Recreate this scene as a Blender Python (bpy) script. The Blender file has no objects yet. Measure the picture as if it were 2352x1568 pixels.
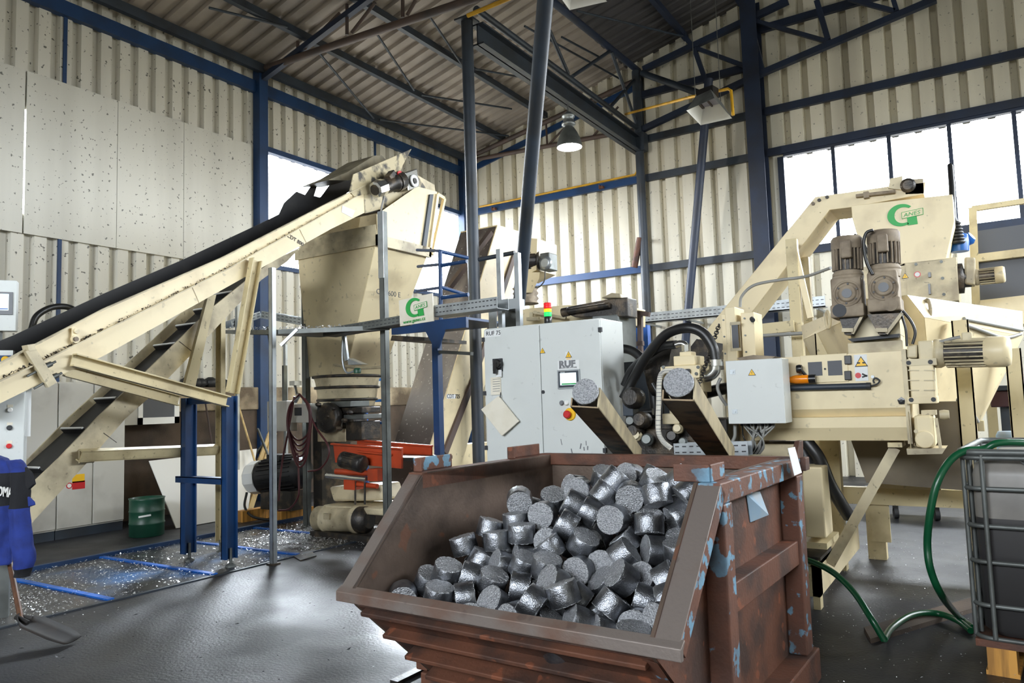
import bpy, bmesh, math, random
from mathutils import Vector as V, Matrix

random.seed(7)
sc = bpy.context.scene
col = sc.collection
R = math.radians

# ------------------------------------------------------------------ camera
F_PX, PITCH, ROLL, YAW, EYE = 1709.3, 4.697, 1.785, 32.37, 1.6
_p, _r, _y = R(PITCH), R(ROLL), R(YAW)
FWD = V((-math.sin(_y) * math.cos(_p), math.cos(_y) * math.cos(_p), math.sin(_p)))
_right = V((math.cos(_y), math.sin(_y), 0)); _up = _right.cross(FWD)
RGT = _right * math.cos(_r) - _up * math.sin(_r)
UPV = _up * math.cos(_r) + _right * math.sin(_r)
EYEP = V((0, 0, EYE))
cd = bpy.data.cameras.new('camera'); cam = bpy.data.objects.new('camera', cd); col.objects.link(cam)
m3 = Matrix((RGT, UPV, -FWD)).transposed()
cam.matrix_world = Matrix.Translation(EYEP) @ m3.to_4x4()
cd.sensor_width = 36; cd.lens = 36 * F_PX / 2352; cd.clip_end = 200; cd.clip_start = .05
sc.camera = cam

# ------------------------------------------------------------------ world, light, exposure
w = bpy.data.worlds.new('sky'); sc.world = w; w.use_nodes = True
nt = w.node_tree; bg = nt.nodes['Background']
bg.inputs[1].default_value = 24.0     # bright overcast sky over dull ground
_tc = nt.nodes.new('ShaderNodeTexCoord'); _sx = nt.nodes.new('ShaderNodeSeparateXYZ'); _mr = nt.nodes.new('ShaderNodeMapRange'); _mx = nt.nodes.new('ShaderNodeMix')
_mx.data_type = 'RGBA'; _mr.inputs['From Min'].default_value = -.06; _mr.inputs['From Max'].default_value = .06
nt.links.new(_tc.outputs['Generated'], _sx.inputs[0]); nt.links.new(_sx.outputs['Z'], _mr.inputs['Value']); nt.links.new(_mr.outputs[0], _mx.inputs['Factor'])
_mx.inputs['A'].default_value = (.14, .14, .13, 1); _mx.inputs['B'].default_value = (.88, .94, 1.0, 1); nt.links.new(_mx.outputs['Result'], bg.inputs[0])
sc.view_settings.view_transform = 'Standard'; sc.view_settings.look = 'None'
sc.view_settings.gamma = 1; sc.view_settings.use_curve_mapping = False
sc.view_settings.exposure = 0.4
sc.cycles.max_bounces = 8; sc.cycles.diffuse_bounces = 5; sc.cycles.glossy_bounces = 3
sc.cycles.transparent_max_bounces = 8; sc.cycles.caustics_reflective = False; sc.cycles.caustics_refractive = False
sc.cycles.sample_clamp_indirect = 6.0


sl = bpy.data.lights.new('hazy_sun', 'SUN'); sl.energy = 24; sl.angle = R(22); sl.color = (.84, .92, 1)     # glare through the left window
so = bpy.data.objects.new('hazy_sun', sl); col.objects.link(so); so.rotation_euler = V((.65, -.75, -.60)).to_track_quat('-Z', 'Y').to_euler()


def portal(cx, cy, cz, sx, sy, rot):
    """an opening to the sky: guides light sampling only"""
    l = bpy.data.lights.new('daylight_opening', 'AREA'); l.shape = 'RECTANGLE'; l.size = sx; l.size_y = sy
    l.cycles.is_portal = True
    o = bpy.data.objects.new('daylight_opening', l); o.location = (cx, cy, cz); o.rotation_euler = rot
    col.objects.link(o)


XA, YB, XR, YF = -11.2, 15.5, 7.0, -9.0         # left wall, back wall, right wall, wall behind the camera
portal(XA - .05, 12.2, 5.42, 6.3, 2.2, (R(90), 0, R(-90)))
portal(1.68, YB + .05, 5.45, 9.7, 1.95, (R(-90), 0, 0))
portal(-2.0, YF - .05, 5.5, 10.0, 2.2, (R(90), 0, 0))
portal(XR + .05, 10.0, 5.6, 10.0, 2.0, (R(90), 0, R(90)))


# ------------------------------------------------------------------ from the survey: a sight line meets a plane
def sight(x, y):
    return FWD + RGT * ((x - 1176) / F_PX) - UPV * ((y - 784) / F_PX)


def P(x, y, ax, val):
    d = sight(x, y); t = (val - EYEP[ax]) / d[ax]
    return EYEP + d * t


def PY(x, y, Y): return P(x, y, 1, Y)
def PX(x, y, X): return P(x, y, 0, X)
def PZ(x, y, Z): return P(x, y, 2, Z)


RS = .25


def roof_z(x): return 8.02 + RS * (x - XA)


def PR(x, y, off):
    d = sight(x, y); t = (8.02 - off - RS * XA - EYE + 0) / (d.z - RS * d.x)
    return EYEP + d * t


# ------------------------------------------------------------------ materials
def S(r, g, b):
    f = lambda c: ((c / 255) / 12.92) if c <= 10 else (((c / 255) + .055) / 1.055) ** 2.4
    return (f(r), f(g), f(b), 1)


def pmat(name, base, rough=.5, metal=0., dirt=None, da=.5, ds=3., lo=.45, hi=.7, streak=False, specks=0., speck_col=None,
         speck_scale=30., bump=0., bs=60., rvar=0., second=None, s2=6., lo2=.55, hi2=.6, ccoat=0.):
    m = bpy.data.materials.new(name); m.use_nodes = True
    n = m.node_tree.nodes; L = m.node_tree.links; b = n['Principled BSDF']
    b.inputs['Roughness'].default_value = rough; b.inputs['Metallic'].default_value = metal
    b.inputs['Base Color'].default_value = base
    if ccoat: b.inputs['Coat Weight'].default_value = ccoat
    tc = n.new('ShaderNodeTexCoord')
    cur = None

    def noise(scale, det=6., st=False, off=0.):
        mp = n.new('ShaderNodeMapping'); L.new(tc.outputs['Object'], mp.inputs[0])
        mp.inputs['Scale'].default_value = (scale, scale, scale * (.07 if st else 1)); mp.inputs['Location'].default_value = (off, off, off)
        t = n.new('ShaderNodeTexNoise'); t.inputs['Scale'].default_value = 1; t.inputs['Detail'].default_value = det
        L.new(mp.outputs[0], t.inputs['Vector']); return t.outputs['Fac']

    def ramp(src, a, c):
        r = n.new('ShaderNodeMapRange'); r.inputs['From Min'].default_value = a; r.inputs['From Max'].default_value = c
        L.new(src, r.inputs['Value']); return r.outputs['Result']

    def mix(fac, c2, amt):
        nonlocal cur
        mu = n.new('ShaderNodeMath'); mu.operation = 'MULTIPLY'; mu.inputs[1].default_value = amt; L.new(fac, mu.inputs[0])
        x = n.new('ShaderNodeMix'); x.data_type = 'RGBA'
        L.new(mu.outputs[0], x.inputs['Factor'])
        if cur is None: x.inputs['A'].default_value = base
        else: L.new(cur, x.inputs['A'])
        x.inputs['B'].default_value = c2; cur = x.outputs['Result']

    if second: mix(ramp(noise(s2, 8., False, 3.1), lo2, hi2), second, 1.)
    if dirt: mix(ramp(noise(ds, 7., streak), lo, hi), dirt, da)
    if specks: mix(ramp(noise(speck_scale, 2., False, 9.), .66, .70), speck_col or S(30, 28, 25), specks)
    if cur is not None: L.new(cur, b.inputs['Base Color'])
    if rvar:
        mr = n.new('ShaderNodeMapRange'); mr.inputs['To Min'].default_value = max(.05, rough - rvar); mr.inputs['To Max'].default_value = min(1, rough + rvar)
        mr.inputs['From Min'].default_value = .35; mr.inputs['From Max'].default_value = .65
        L.new(noise(ds * 1.7, 5., False, 5.), mr.inputs['Value']); L.new(mr.outputs[0], b.inputs['Roughness'])
    if bump:
        bp = n.new('ShaderNodeBump'); bp.inputs['Strength'].default_value = bump; bp.inputs['Distance'].default_value = .01
        L.new(noise(bs, 4.), bp.inputs['Height']); L.new(bp.outputs[0], b.inputs['Normal'])
    return m


def glow(name, c, s):
    m = bpy.data.materials.new(name); m.use_nodes = True; b = m.node_tree.nodes['Principled BSDF']
    b.inputs['Base Color'].default_value = c; b.inputs['Emission Color'].default_value = c; b.inputs['Emission Strength'].default_value = s
    return m


M = {}
M['wall_sheet'] = pmat('cream_wall_sheet', S(206, 203, 192), .55, 0, S(120, 116, 104), .55, .9, .45, .8, True, .8, speck_scale=17.)
M['back_sheet'] = pmat('cream_back_sheet', S(224, 219, 202), .5, 0, S(110, 104, 90), .6, 1.1, .45, .8, True, .5, speck_scale=14.)
M['flat_panel'] = pmat('flat_wall_panel', S(206, 204, 194), .5, 0, S(140, 138, 128), .5, 1.4, .4, .8, True, .75, speck_scale=19.)
M['roof_sheet'] = pmat('roof_sheet', S(152, 142, 132), .6, 0, S(70, 64, 58), .6, .8, .45, .75)
M['roof_dark'] = pmat('dark_roof_sheet', S(70, 68, 70), .5, 0, S(40, 38, 38), .7, .8, .45, .75)  # darker copy of the roof sheet, used right of the girder
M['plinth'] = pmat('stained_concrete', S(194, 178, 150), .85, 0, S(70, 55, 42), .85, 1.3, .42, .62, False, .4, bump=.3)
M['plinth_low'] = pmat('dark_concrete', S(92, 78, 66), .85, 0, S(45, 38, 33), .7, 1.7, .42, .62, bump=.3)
M['floor'] = pmat('worn_concrete_floor', S(42, 43, 47), .48, 0, S(23, 22, 23), .8, .9, .4, .68, False, .3, S(25, 24, 23), 9., .35, 45., .1)
M['floor'].node_tree.nodes['Principled BSDF'].inputs['Specular IOR Level'].default_value = .42
M['blue'] = pmat('blue_steel', S(18, 60, 108), .45, 0, S(20, 36, 58), .6, 2.5, .45, .7)
M['beam'] = pmat('blue_eave_paint', S(18, 54, 96), .5, 0, S(18, 34, 56), .7, 2.0, .45, .7)
M['darksteel'] = pmat('dark_blue_grey_steel', S(46, 55, 66), .5, 0, S(36, 37, 38), .7, 2.2, .42, .65)
M['brownsteel'] = pmat('brown_primed_steel', S(84, 68, 61), .6, 0, S(52, 50, 50), .7, 2.0, .42, .65)
M['navy'] = pmat('navy_column_paint', S(32, 44, 66), .5, 0, S(32, 34, 40), .6, 2.0, .42, .65)
M['cream'] = pmat('cream_machine_paint', S(224, 208, 169), .42, 0, S(150, 128, 92), .45, 2.2, .5, .75, False, .25, speck_scale=12.)
M['creamdirty'] = pmat('grimy_cream_paint', S(206, 193, 160), .5, 0, S(92, 78, 60), .6, 3.2, .42, .65, False, .4, speck_scale=20.)
M['ochre'] = pmat('ochre_frame_paint', S(202, 187, 146), .5, 0, S(116, 96, 66), .5, 3.0, .5, .7, False, .4, speck_scale=22.)
M['dust'] = pmat('dust_covered_motor', S(152, 138, 118), .7, 0, S(92, 78, 64), .7, 6., .42, .6)
M['greybox'] = pmat('light_grey_cabinet_paint', S(208, 212, 210), .38, 0, S(170, 172, 168), .4, 1.5, .5, .8, False, .15, speck_scale=15.)
M['greydirty'] = pmat('grubby_grey_paint', S(196, 194, 186), .45, 0, S(120, 114, 104), .5, 1.8, .5, .75)
M['galv'] = pmat('galvanised_steel', S(166, 172, 176), .38, .75, S(110, 112, 112), .5, 5., .45, .65)
M['galvdull'] = pmat('dull_galvanised_steel', S(108, 112, 110), .5, .5, S(60, 60, 57), .6, 4., .42, .65)
M['black'] = pmat('black_rubber', S(26, 26, 28), .55, 0, S(50, 48, 46), .5, 5., .5, .7)
M['blackgloss'] = pmat('black_plastic', S(22, 22, 24), .3)
M['grime'] = pmat('oily_dark_iron', S(46, 43, 40), .42, .35, S(110, 95, 76), .6, 7., .5, .66, bump=.3)
M['rust'] = pmat('rust_brown_steel', S(104, 66, 49), .6, .15, S(52, 41, 37), .8, 4., .42, .62, False, .5, S(150, 88, 60), 11., .25, 50.)
M['rustin'] = pmat('scuffed_bin_steel', S(106, 90, 79), .5, .35, S(52, 43, 38), .8, 3.2, .4, .62, False, .4, S(140, 84, 56), 7., .2, 50.)
M['rustblue'] = pmat('rust_with_blue_paint', S(108, 70, 54), .6, .1, S(70, 52, 46), .6, 6., .45, .65, False, 0, bump=.2, second=S(112, 152, 176), s2=11., lo2=.55, hi2=.585)
M['smear'] = pmat('soot_smeared_cream_plate', S(190, 176, 140), .5, 0, S(26, 24, 22), .95, 6., .5, .62)
M['olive'] = pmat('grubby_olive_cover', S(128, 120, 98), .55, 0, S(60, 54, 42), .7, 4., .45, .65)
M['scuff'] = pmat('scuffed_grey_flange', S(126, 116, 110), .48, .35, S(112, 78, 60), .8, 3.4, .48, .68, False, .3, S(60, 50, 46), 9., .15, 60.)
M['orange'] = pmat('orange_paint', S(178, 64, 28), .45, 0, S(96, 44, 26), .6, 4., .48, .7)
M['green'] = pmat('green_drum_paint', S(26, 72, 54), .4, 0, S(16, 36, 30), .6, 3., .45, .7)
M['greenhose'] = pmat('green_hose', S(12, 74, 44), .3)
M['hose'] = pmat('black_hydraulic_hose', S(30, 30, 30), .38)
M['redhose'] = pmat('dark_red_hose', S(74, 28, 32), .45)
M['whitehose'] = pmat('white_conduit', S(212, 208, 196), .5)
M['greyhose'] = pmat('grey_conduit', S(140, 140, 136), .45)
M['yellowpipe'] = pmat('yellow_gas_pipe', S(214, 164, 40), .4, 0, S(140, 100, 30), .5, 4.)
M['white'] = pmat('white_paint', S(235, 235, 232), .4)
M['paper'] = pmat('paper', S(226, 228, 228), .8)
M['bluepaper'] = pmat('pale_blue_sheet', S(140, 166, 186), .7, 0, S(176, 172, 166), .6, 8.)
M['ink'] = pmat('dark_grey_print', S(48, 50, 54), .6)
M['inkgrey'] = pmat('grey_print', S(118, 120, 124), .6)
M['logogreen'] = pmat('green_print', S(36, 160, 72), .5)
M['sign'] = pmat('pale_sign_board', S(226, 220, 204), .5, 0, S(196, 186, 160), .5, 5.)
M['hopperbase'] = pmat('dark_brown_hopper_base', S(112, 100, 78), .5, 0, S(64, 56, 44), .6, 2.)  # darker brown than the cone wall above it
M['yellow'] = pmat('yellow_print', S(242, 190, 30), .45)
M['red'] = pmat('red_plastic', S(196, 34, 36), .4)
M['silver'] = pmat('bright_metal', S(200, 200, 196), .22, .95)
M['aluface'] = pmat('pressed_aluminium_face', S(188, 190, 194), .4, .75, S(134, 136, 140), .7, 130., .44, .6, False, .6, S(240, 242, 244), 180., .9, 150.)
M['aluside'] = pmat('burnished_aluminium_side', S(152, 155, 161), .33, .95, S(84, 86, 90), .6, 14., .42, .66, False, .4, S(190, 193, 198), 240., .3, 160.)
M['chip'] = pmat('aluminium_chips', S(226, 228, 230), .3, .55)
M['wood'] = pmat('yellow_wood', S(206, 150, 70), .7, 0, S(110, 74, 38), .6, 18., .45, .6, True)
M['palewood'] = pmat('pale_wood', S(206, 180, 128), .7, 0, S(150, 118, 76), .5, 12., .45, .6, True)
M['jacket'] = pmat('royal_blue_cloth', S(30, 52, 132), .85, 0, S(20, 32, 88), .5, 9., .4, .6, bump=.3, bs=300.)
M['jacketblack'] = pmat('black_cloth', S(24, 25, 30), .9, bump=.3, bs=300.)
M['shovel'] = pmat('worn_shovel_iron', S(34, 32, 31), .8, 0, S(54, 43, 35), .5, 9.)
M['handle'] = pmat('worn_wooden_handle', S(104, 70, 48), .6, 0, S(60, 40, 28), .6, 14., .4, .6, True)
M['plate'] = pmat('pit_cover_plate', S(78, 80, 84), .3, .5, S(52, 50, 50), .8, 1.3, .4, .6, rvar=.1, second=S(58, 124, 190), s2=.9, lo2=.46, hi2=.62)  # blue streaks: blue paint, with the blue glare coloured in as well
M['plategrey'] = pmat('pit_cover_plate_bare', S(82, 80, 78), .32, .5, S(50, 48, 47), .8, 1.8, .4, .6, rvar=.1)
M['bluepaint'] = pmat('bright_blue_frame_paint', S(26, 98, 190), .4, 0, S(30, 50, 84), .7, 3., .5, .7)
M['tank'] = pmat('cloudy_plastic_tank', S(134, 130, 124), .4, 0, S(66, 63, 60), .6, 2.6, .4, .7)
M['tanklow'] = pmat('plastic_tank_with_dark_liquid', S(54, 53, 54), .4, 0, S(48, 46, 44), .6, 2.6, .4, .7)
M['coverdark'] = pmat('scratched_dark_belt', S(74, 66, 62), .45, .1, S(150, 140, 132), .55, 2.6, .54, .72, True, .5, S(190, 186, 180), 26.)
M['meshpanel'] = pmat('dark_mesh_panel', S(84, 86, 92), .6)
M['bluemotor'] = pmat('blue_motor_paint', S(26, 86, 156), .35)
M['maroon'] = pmat('maroon_box_paint', S(62, 26, 32), .5)
M['amber'] = pmat('amber_lens', S(226, 130, 20), .2)
M['lampred'] = glow('red_lamp_lens', S(214, 24, 30), .25)
M['lampyel'] = glow('yellow_lamp_lens', S(250, 180, 10), .9)
M['lampgrn'] = glow('green_lamp_lens', S(30, 190, 90), .9)
M['screen'] = glow('lit_screen', S(214, 232, 240), .8)
M['bulb'] = glow('lamp_bulb', (1, .98, .95, 1), 40)
M['reflector'] = pmat('white_reflector', S(240, 240, 238), .3)
M['ceramic'] = pmat('ceramic_burner', S(170, 168, 178), .7)


def glass_mat():
    m = bpy.data.materials.new('window_glass'); m.use_nodes = True; n = m.node_tree.nodes; L = m.node_tree.links
    n.remove(n['Principled BSDF']); t = n.new('ShaderNodeBsdfTransparent'); g = n.new('ShaderNodeBsdfGlossy'); g.inputs['Roughness'].default_value = .05
    mx = n.new('ShaderNodeMixShader'); mx.inputs[0].default_value = .06
    L.new(t.outputs[0], mx.inputs[1]); L.new(g.outputs[0], mx.inputs[2]); L.new(mx.outputs[0], n['Material Output'].inputs[0]); return m


M['glass'] = glass_mat()


# ------------------------------------------------------------------ mesh builder
class MB:
    def __init__(s): s.v = []; s.f = []; s.sm = []; s.mi = []; s.cur = 0

    def add(s, vs, fs, smooth=False):
        o = len(s.v); s.v += [V(p) for p in vs]
        for f in fs: s.f.append([i + o for i in f]); s.sm.append(smooth); s.mi.append(s.cur)
        return s

    def hexa(s, p):   # 4 bottom, 4 top
        return s.add(p, [(3, 2, 1, 0), (4, 5, 6, 7), (0, 1, 5, 4), (1, 2, 6, 5), (2, 3, 7, 6), (3, 0, 4, 7)])

    def box(s, a, b):
        x0, x1 = sorted((a[0], b[0])); y0, y1 = sorted((a[1], b[1])); z0, z1 = sorted((a[2], b[2]))
        return s.hexa([(x0, y0, z0), (x1, y0, z0), (x1, y1, z0), (x0, y1, z0), (x0, y0, z1), (x1, y0, z1), (x1, y1, z1), (x0, y1, z1)])

    def bar(s, a, b, w, h, up=(0, 0, 1)):
        a, b = V(a), V(b); d = (b - a).normalized(); u = V(up)
        if abs(d.dot(u)) > .98: u = V((0, 1, 0))
        sd = d.cross(u).normalized(); u = sd.cross(d).normalized(); sd *= w / 2; u *= h / 2
        return s.hexa([a - sd - u, a + sd - u, b + sd - u, b - sd - u, a - sd + u, a + sd + u, b + sd + u, b - sd + u])

    def tube(s, a, b, r, n=14, r2=None, caps=True):
        return s.pipe([a, b], r, n, r2, caps)

    def pipe(s, pts, r, n=12, r2=None, caps=True):
        pts = [V(p) for p in pts]; k = len(pts); rings = []
        d0 = (pts[1] - pts[0]).normalized(); u = V((0, 0, 1)) if abs(d0.z) < .9 else V((1, 0, 0))
        u = (u - d0 * u.dot(d0)).normalized(); vs = []
        for i, p in enumerate(pts):
            d = (pts[min(i + 1, k - 1)] - pts[max(i - 1, 0)]).normalized()
            u = (u - d * u.dot(d)).normalized(); q = d.cross(u)
            rr = r if r2 is None else r + (r2 - r) * i / (k - 1)
            if isinstance(r, (list, tuple)): rr = r[i]
            vs += [p + (u * math.cos(2 * math.pi * j / n) + q * math.sin(2 * math.pi * j / n)) * rr for j in range(n)]
        fs = [(i * n + j, i * n + (j + 1) % n, (i + 1) * n + (j + 1) % n, (i + 1) * n + j) for i in range(k - 1) for j in range(n)]
        s.add(vs, fs, True)
        if caps:
            s.add(vs[:n], [tuple(range(n - 1, -1, -1))]); s.add(vs[-n:], [tuple(range(n))])
        return s

    def prism(s, pts, vec):
        pts = [V(p) for p in pts]; n = len(pts); vec = V(vec)
        vs = pts + [p + vec for p in pts]
        nrm = V((0, 0, 0))
        for i in range(n): nrm += pts[i].cross(pts[(i + 1) % n])
        fs = [tuple(range(n)), tuple(range(2 * n - 1, n - 1, -1))] + [(i, i + n, (i + 1) % n + n, (i + 1) % n) for i in range(n)]
        if nrm.dot(vec) > 0: fs = [f[::-1] for f in fs]
        return s.add(vs, fs)

    def lathe(s, prof, o, ax, n=24, smooth=True):
        o = V(o); ax = V(ax).normalized(); u = V((0, 0, 1)) if abs(ax.z) < .9 else V((1, 0, 0)); u = (u - ax * u.dot(ax)).normalized(); q = ax.cross(u)
        vs = [o + ax * h + (u * math.cos(2 * math.pi * j / n) + q * math.sin(2 * math.pi * j / n)) * r for (r, h) in prof for j in range(n)]
        k = len(prof)
        fs = [(i * n + j, i * n + (j + 1) % n, (i + 1) * n + (j + 1) % n, (i + 1) * n + j) for i in range(k - 1) for j in range(n)]
        s.add(vs, fs, smooth); s.add(vs[:n], [tuple(range(n - 1, -1, -1))]); s.add(vs[-n:], [tuple(range(n))]); return s

    def loft(s, rings, smooth=True, caps=True):
        n = len(rings[0]); vs = [p for r in rings for p in r]; k = len(rings)
        fs = [(i * n + j, i * n + (j + 1) % n, (i + 1) * n + (j + 1) % n, (i + 1) * n + j) for i in range(k - 1) for j in range(n)]
        s.add(vs, fs, smooth)
        if caps: s.add(rings[0], [tuple(range(n - 1, -1, -1))]); s.add(rings[-1], [tuple(range(n))])
        return s

    def build(s, name, mat, parent=None, bevel=0., xf=None):
        me = bpy.data.meshes.new(name)
        o = bpy.data.objects.new(name, me)
        off = V((0, 0, 0))
        if parent is not None and xf is None:
            q = parent
            while q is not None: off += q.location; q = q.parent
        me.from_pydata([p - off for p in s.v], [], s.f)
        me.polygons.foreach_set('use_smooth', s.sm); me.polygons.foreach_set('material_index', s.mi)
        for mm in (mat if isinstance(mat, (list, tuple)) else [mat]): me.materials.append(M[mm] if isinstance(mm, str) else mm)
        bm = bmesh.new(); bm.from_mesh(me); bmesh.ops.recalc_face_normals(bm, faces=bm.faces) if not any(s.sm) or True else None
        bm.to_mesh(me); bm.free()
        me.update(); col.objects.link(o)
        if parent is not None: o.parent = parent
        if bevel:
            b = o.modifiers.new('bevel', 'BEVEL'); b.width = bevel; b.segments = 2; b.limit_method = 'ANGLE'; b.angle_limit = R(50)
        return o


def tag(o, label=None, cat=None, group=None, kind=None):
    if label: o['label'] = label
    if cat: o['category'] = cat
    if group: o['group'] = group
    if kind: o['kind'] = kind
    return o


def thing(name, label, cat, loc, group=None, kind=None):
    o = bpy.data.objects.new(name, None); o.location = loc; o.empty_display_size = .1; col.objects.link(o)
    return tag(o, label, cat, group, kind)


def text(body, size, org, xd, up, mat, parent, name='lettering', ext=.0015, shear=0., align='LEFT', xs=1., bold=0.):
    cu = bpy.data.curves.new(name, 'FONT'); cu.body = body; cu.size = size; cu.extrude = ext; cu.shear = shear; cu.offset = bold; cu.align_x = align; cu.resolution_u = 3
    t = bpy.data.objects.new(name + '_src', cu); col.objects.link(t)
    dg = bpy.context.evaluated_depsgraph_get(); me = bpy.data.meshes.new_from_object(t.evaluated_get(dg)); me.name = name
    bpy.data.objects.remove(t); bpy.data.curves.remove(cu)
    xd = V(xd).normalized(); up = V(up); up = (up - xd * up.dot(xd)).normalized(); nn = xd.cross(up)
    off = V((0, 0, 0)); q = parent
    while q is not None: off += q.location; q = q.parent
    for vtx in me.vertices:
        c = vtx.co.copy(); vtx.co = V(org) + xd * c.x * xs + up * c.y + nn * c.z - off
    me.materials.clear(); me.materials.append(M[mat]); o = bpy.data.objects.new(name, me); col.objects.link(o)
    if parent is not None: o.parent = parent
    return o


def bez(pts, n=10):
    """smooth curve through points (Catmull-Rom)"""
    pts = [V(p) for p in pts]; q = [pts[0] * 2 - pts[1]] + pts + [pts[-1] * 2 - pts[-2]]; out = []
    for i in range(1, len(q) - 2):
        a, b, c, d = q[i - 1:i + 3]
        for k in range(n):
            t = k / n
            out.append(.5 * ((2 * b) + (c - a) * t + (2 * a - 5 * b + 4 * c - d) * t * t + (3 * b - a - 3 * c + d) * t ** 3))
    out.append(pts[-1]); return out


UZ = V((0, 0, 1)); UX = V((1, 0, 0)); UY = V((0, 1, 0))

# ================================================================== SETTING
def corr(mb, rects, fr, pitch, dep, flat=.5, slope=.1, phase=0.):
    """trapezoidal sheet. rects: (u0,u1,lo(u),hi(u)); fr(u, t, d) -> point; d = depth out of the sheet"""
    for u0, u1, lo, hi in rects:
        us = []
        k = math.floor((u0 - phase) / pitch) - 1
        while phase + k * pitch < u1 + pitch:
            b = phase + k * pitch
            us += [(b, 0), (b + flat * pitch, 0), (b + (flat + slope) * pitch, dep), (b + (1 - slope) * pitch, dep)]
            k += 1
        cut = []
        for i in range(len(us) - 1):
            (a, da), (b, db) = us[i], us[i + 1]
            if b <= u0 or a >= u1: continue
            f = lambda t: da + (db - da) * (t - a) / (b - a)
            a2, b2 = max(a, u0), min(b, u1)
            cut.append((a2, f(a2))); last = (b2, f(b2))
        cut.append(last)
        vs = []
        for u, d in cut: vs += [fr(u, lo(u), d), fr(u, hi(u), d)]
        mb.add(vs, [(2 * i, 2 * i + 2, 2 * i + 3, 2 * i + 1) for i in range(len(cut) - 1)])


def struct(o, label=None):
    o['kind'] = 'structure'
    if label: o['label'] = label
    return o


def solid(o, t):
    m = o.modifiers.new('thickness', 'SOLIDIFY'); m.thickness = t; m.offset = 0; return o


K = lambda c: (lambda u: c)
# floor with a sunken pit is flush plates in the photograph: plates lie a little proud
b = MB(); b.box((XA - .6, YF - 14, -.2), (XR + 12, YB + 12, 0)); struct(b.build('floor', 'floor'), 'worn dark grey concrete hall floor')

# left wall ------------------------------------------------------
YC = 8.97                                       # the column / truss line
WZ0, WZ1 = 4.33, 6.47
b = MB()
slit = PX(52, 380, XA).y
corr(b, [(YF, YB, K(2.0), K(4.2)), (YF, slit - .03, K(4.2), K(WZ1)), (slit - .03, slit + .03, K(4.2), K(4.45)), (slit - .03, slit + .03, K(5.95), K(WZ1)), (slit + .03, 9.05, K(4.2), K(WZ1)), (9.05, YB, K(4.2), K(WZ0)),
         (15.38, YB, K(WZ0), K(WZ1)), (YF, YB, K(WZ1), K(8.02))],
     lambda u, t, d: V((XA - d, u, t)), .30, .09, .54, .08, .05)
struct(solid(b.build('wall_left', 'wall_sheet'), .004), 'cream ribbed sheet wall on the left')
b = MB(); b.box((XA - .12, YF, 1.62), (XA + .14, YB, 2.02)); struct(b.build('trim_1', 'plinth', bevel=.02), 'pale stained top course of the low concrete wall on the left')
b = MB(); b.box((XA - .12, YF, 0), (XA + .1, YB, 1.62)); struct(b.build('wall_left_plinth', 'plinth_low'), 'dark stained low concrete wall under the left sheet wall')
# flat panels that cover the first window
xs = [(-.3, 2.0)]
ys = [2.2, slit - .006, slit + .008, PX(265, 400, XA).y, PX(418, 450, XA).y, PX(574, 480, XA).y]
lab = ['flat cream panel left of the bright slit', 'streaked flat cream panel right of the bright slit', 'speckled flat cream panel in the middle of the left wall', 'speckled flat cream panel next to the blue wall column']
for i, (a, c) in enumerate(((ys[0], ys[1]), (ys[2], ys[3]), (ys[3], ys[4]), (ys[4], ys[5]))):
    b = MB(); b.box((XA + .03, a + .004, 4.16), (XA + .05, c - .004, 6.5))
    o = b.build('cover_panel', 'flat_panel'); tag(o, lab[i], 'panel', 'flat panels on the left wall')
# window_1
wn = thing('window_1', 'bright window in the left wall behind the hoppers', None, (XA, 12.2, WZ0), kind='structure'); del_cat = None
b = MB(); b.box((XA - .06, 9.05, WZ0 - .08), (XA + .04, 15.4, WZ0)); b.box((XA - .06, 9.05, WZ1), (XA + .06, 15.4, WZ1 + .1))
b.box((XA - .06, 9.05, WZ0), (XA + .02, 9.13, WZ1)); b.box((XA - .06, 15.34, WZ0), (XA + .02, 15.4, WZ1)); b.build('window_frame', 'beam', wn)
b = MB(); b.box((XA - .03, 9.13, WZ0), (XA - .024, 15.34, WZ1)); b.build('glass', 'glass', wn)
# eave beam, column
b = MB(); b.box((XA - .02, YF, 7.52), (XA + .1, YB, 7.74)); struct(b.build('eave_beam', 'beam'), 'blue eave beam along the top of the left wall')
b = MB(); b.box((XA + .01, YC - .1, 0), (XA + .2, YC + .1, 8.0)); struct(b.build('wall_column', 'beam', bevel=.01), 'blue steel column on the left wall beside the window')
b = MB(); b.box((XA + .01, YB - .2, 0), (XA + .16, YB - .04, 8.0)); struct(b.build('corner_column', 'beam'), 'blue corner post where the left and back walls meet')
for (px, py, z0, z1) in ((148, 120, 6.5, 7.55), (134, 640, 2.0, 4.2), (860, 345, 6.5, 7.55)):
    y = PX(px, py, XA).y
    b = MB(); b.box((XA + .005, y - .025, z0), (XA + .03, y + .025, z1)); struct(b.build('joint_strip', 'beam'), 'thin blue joint strip on the left wall')

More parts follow.
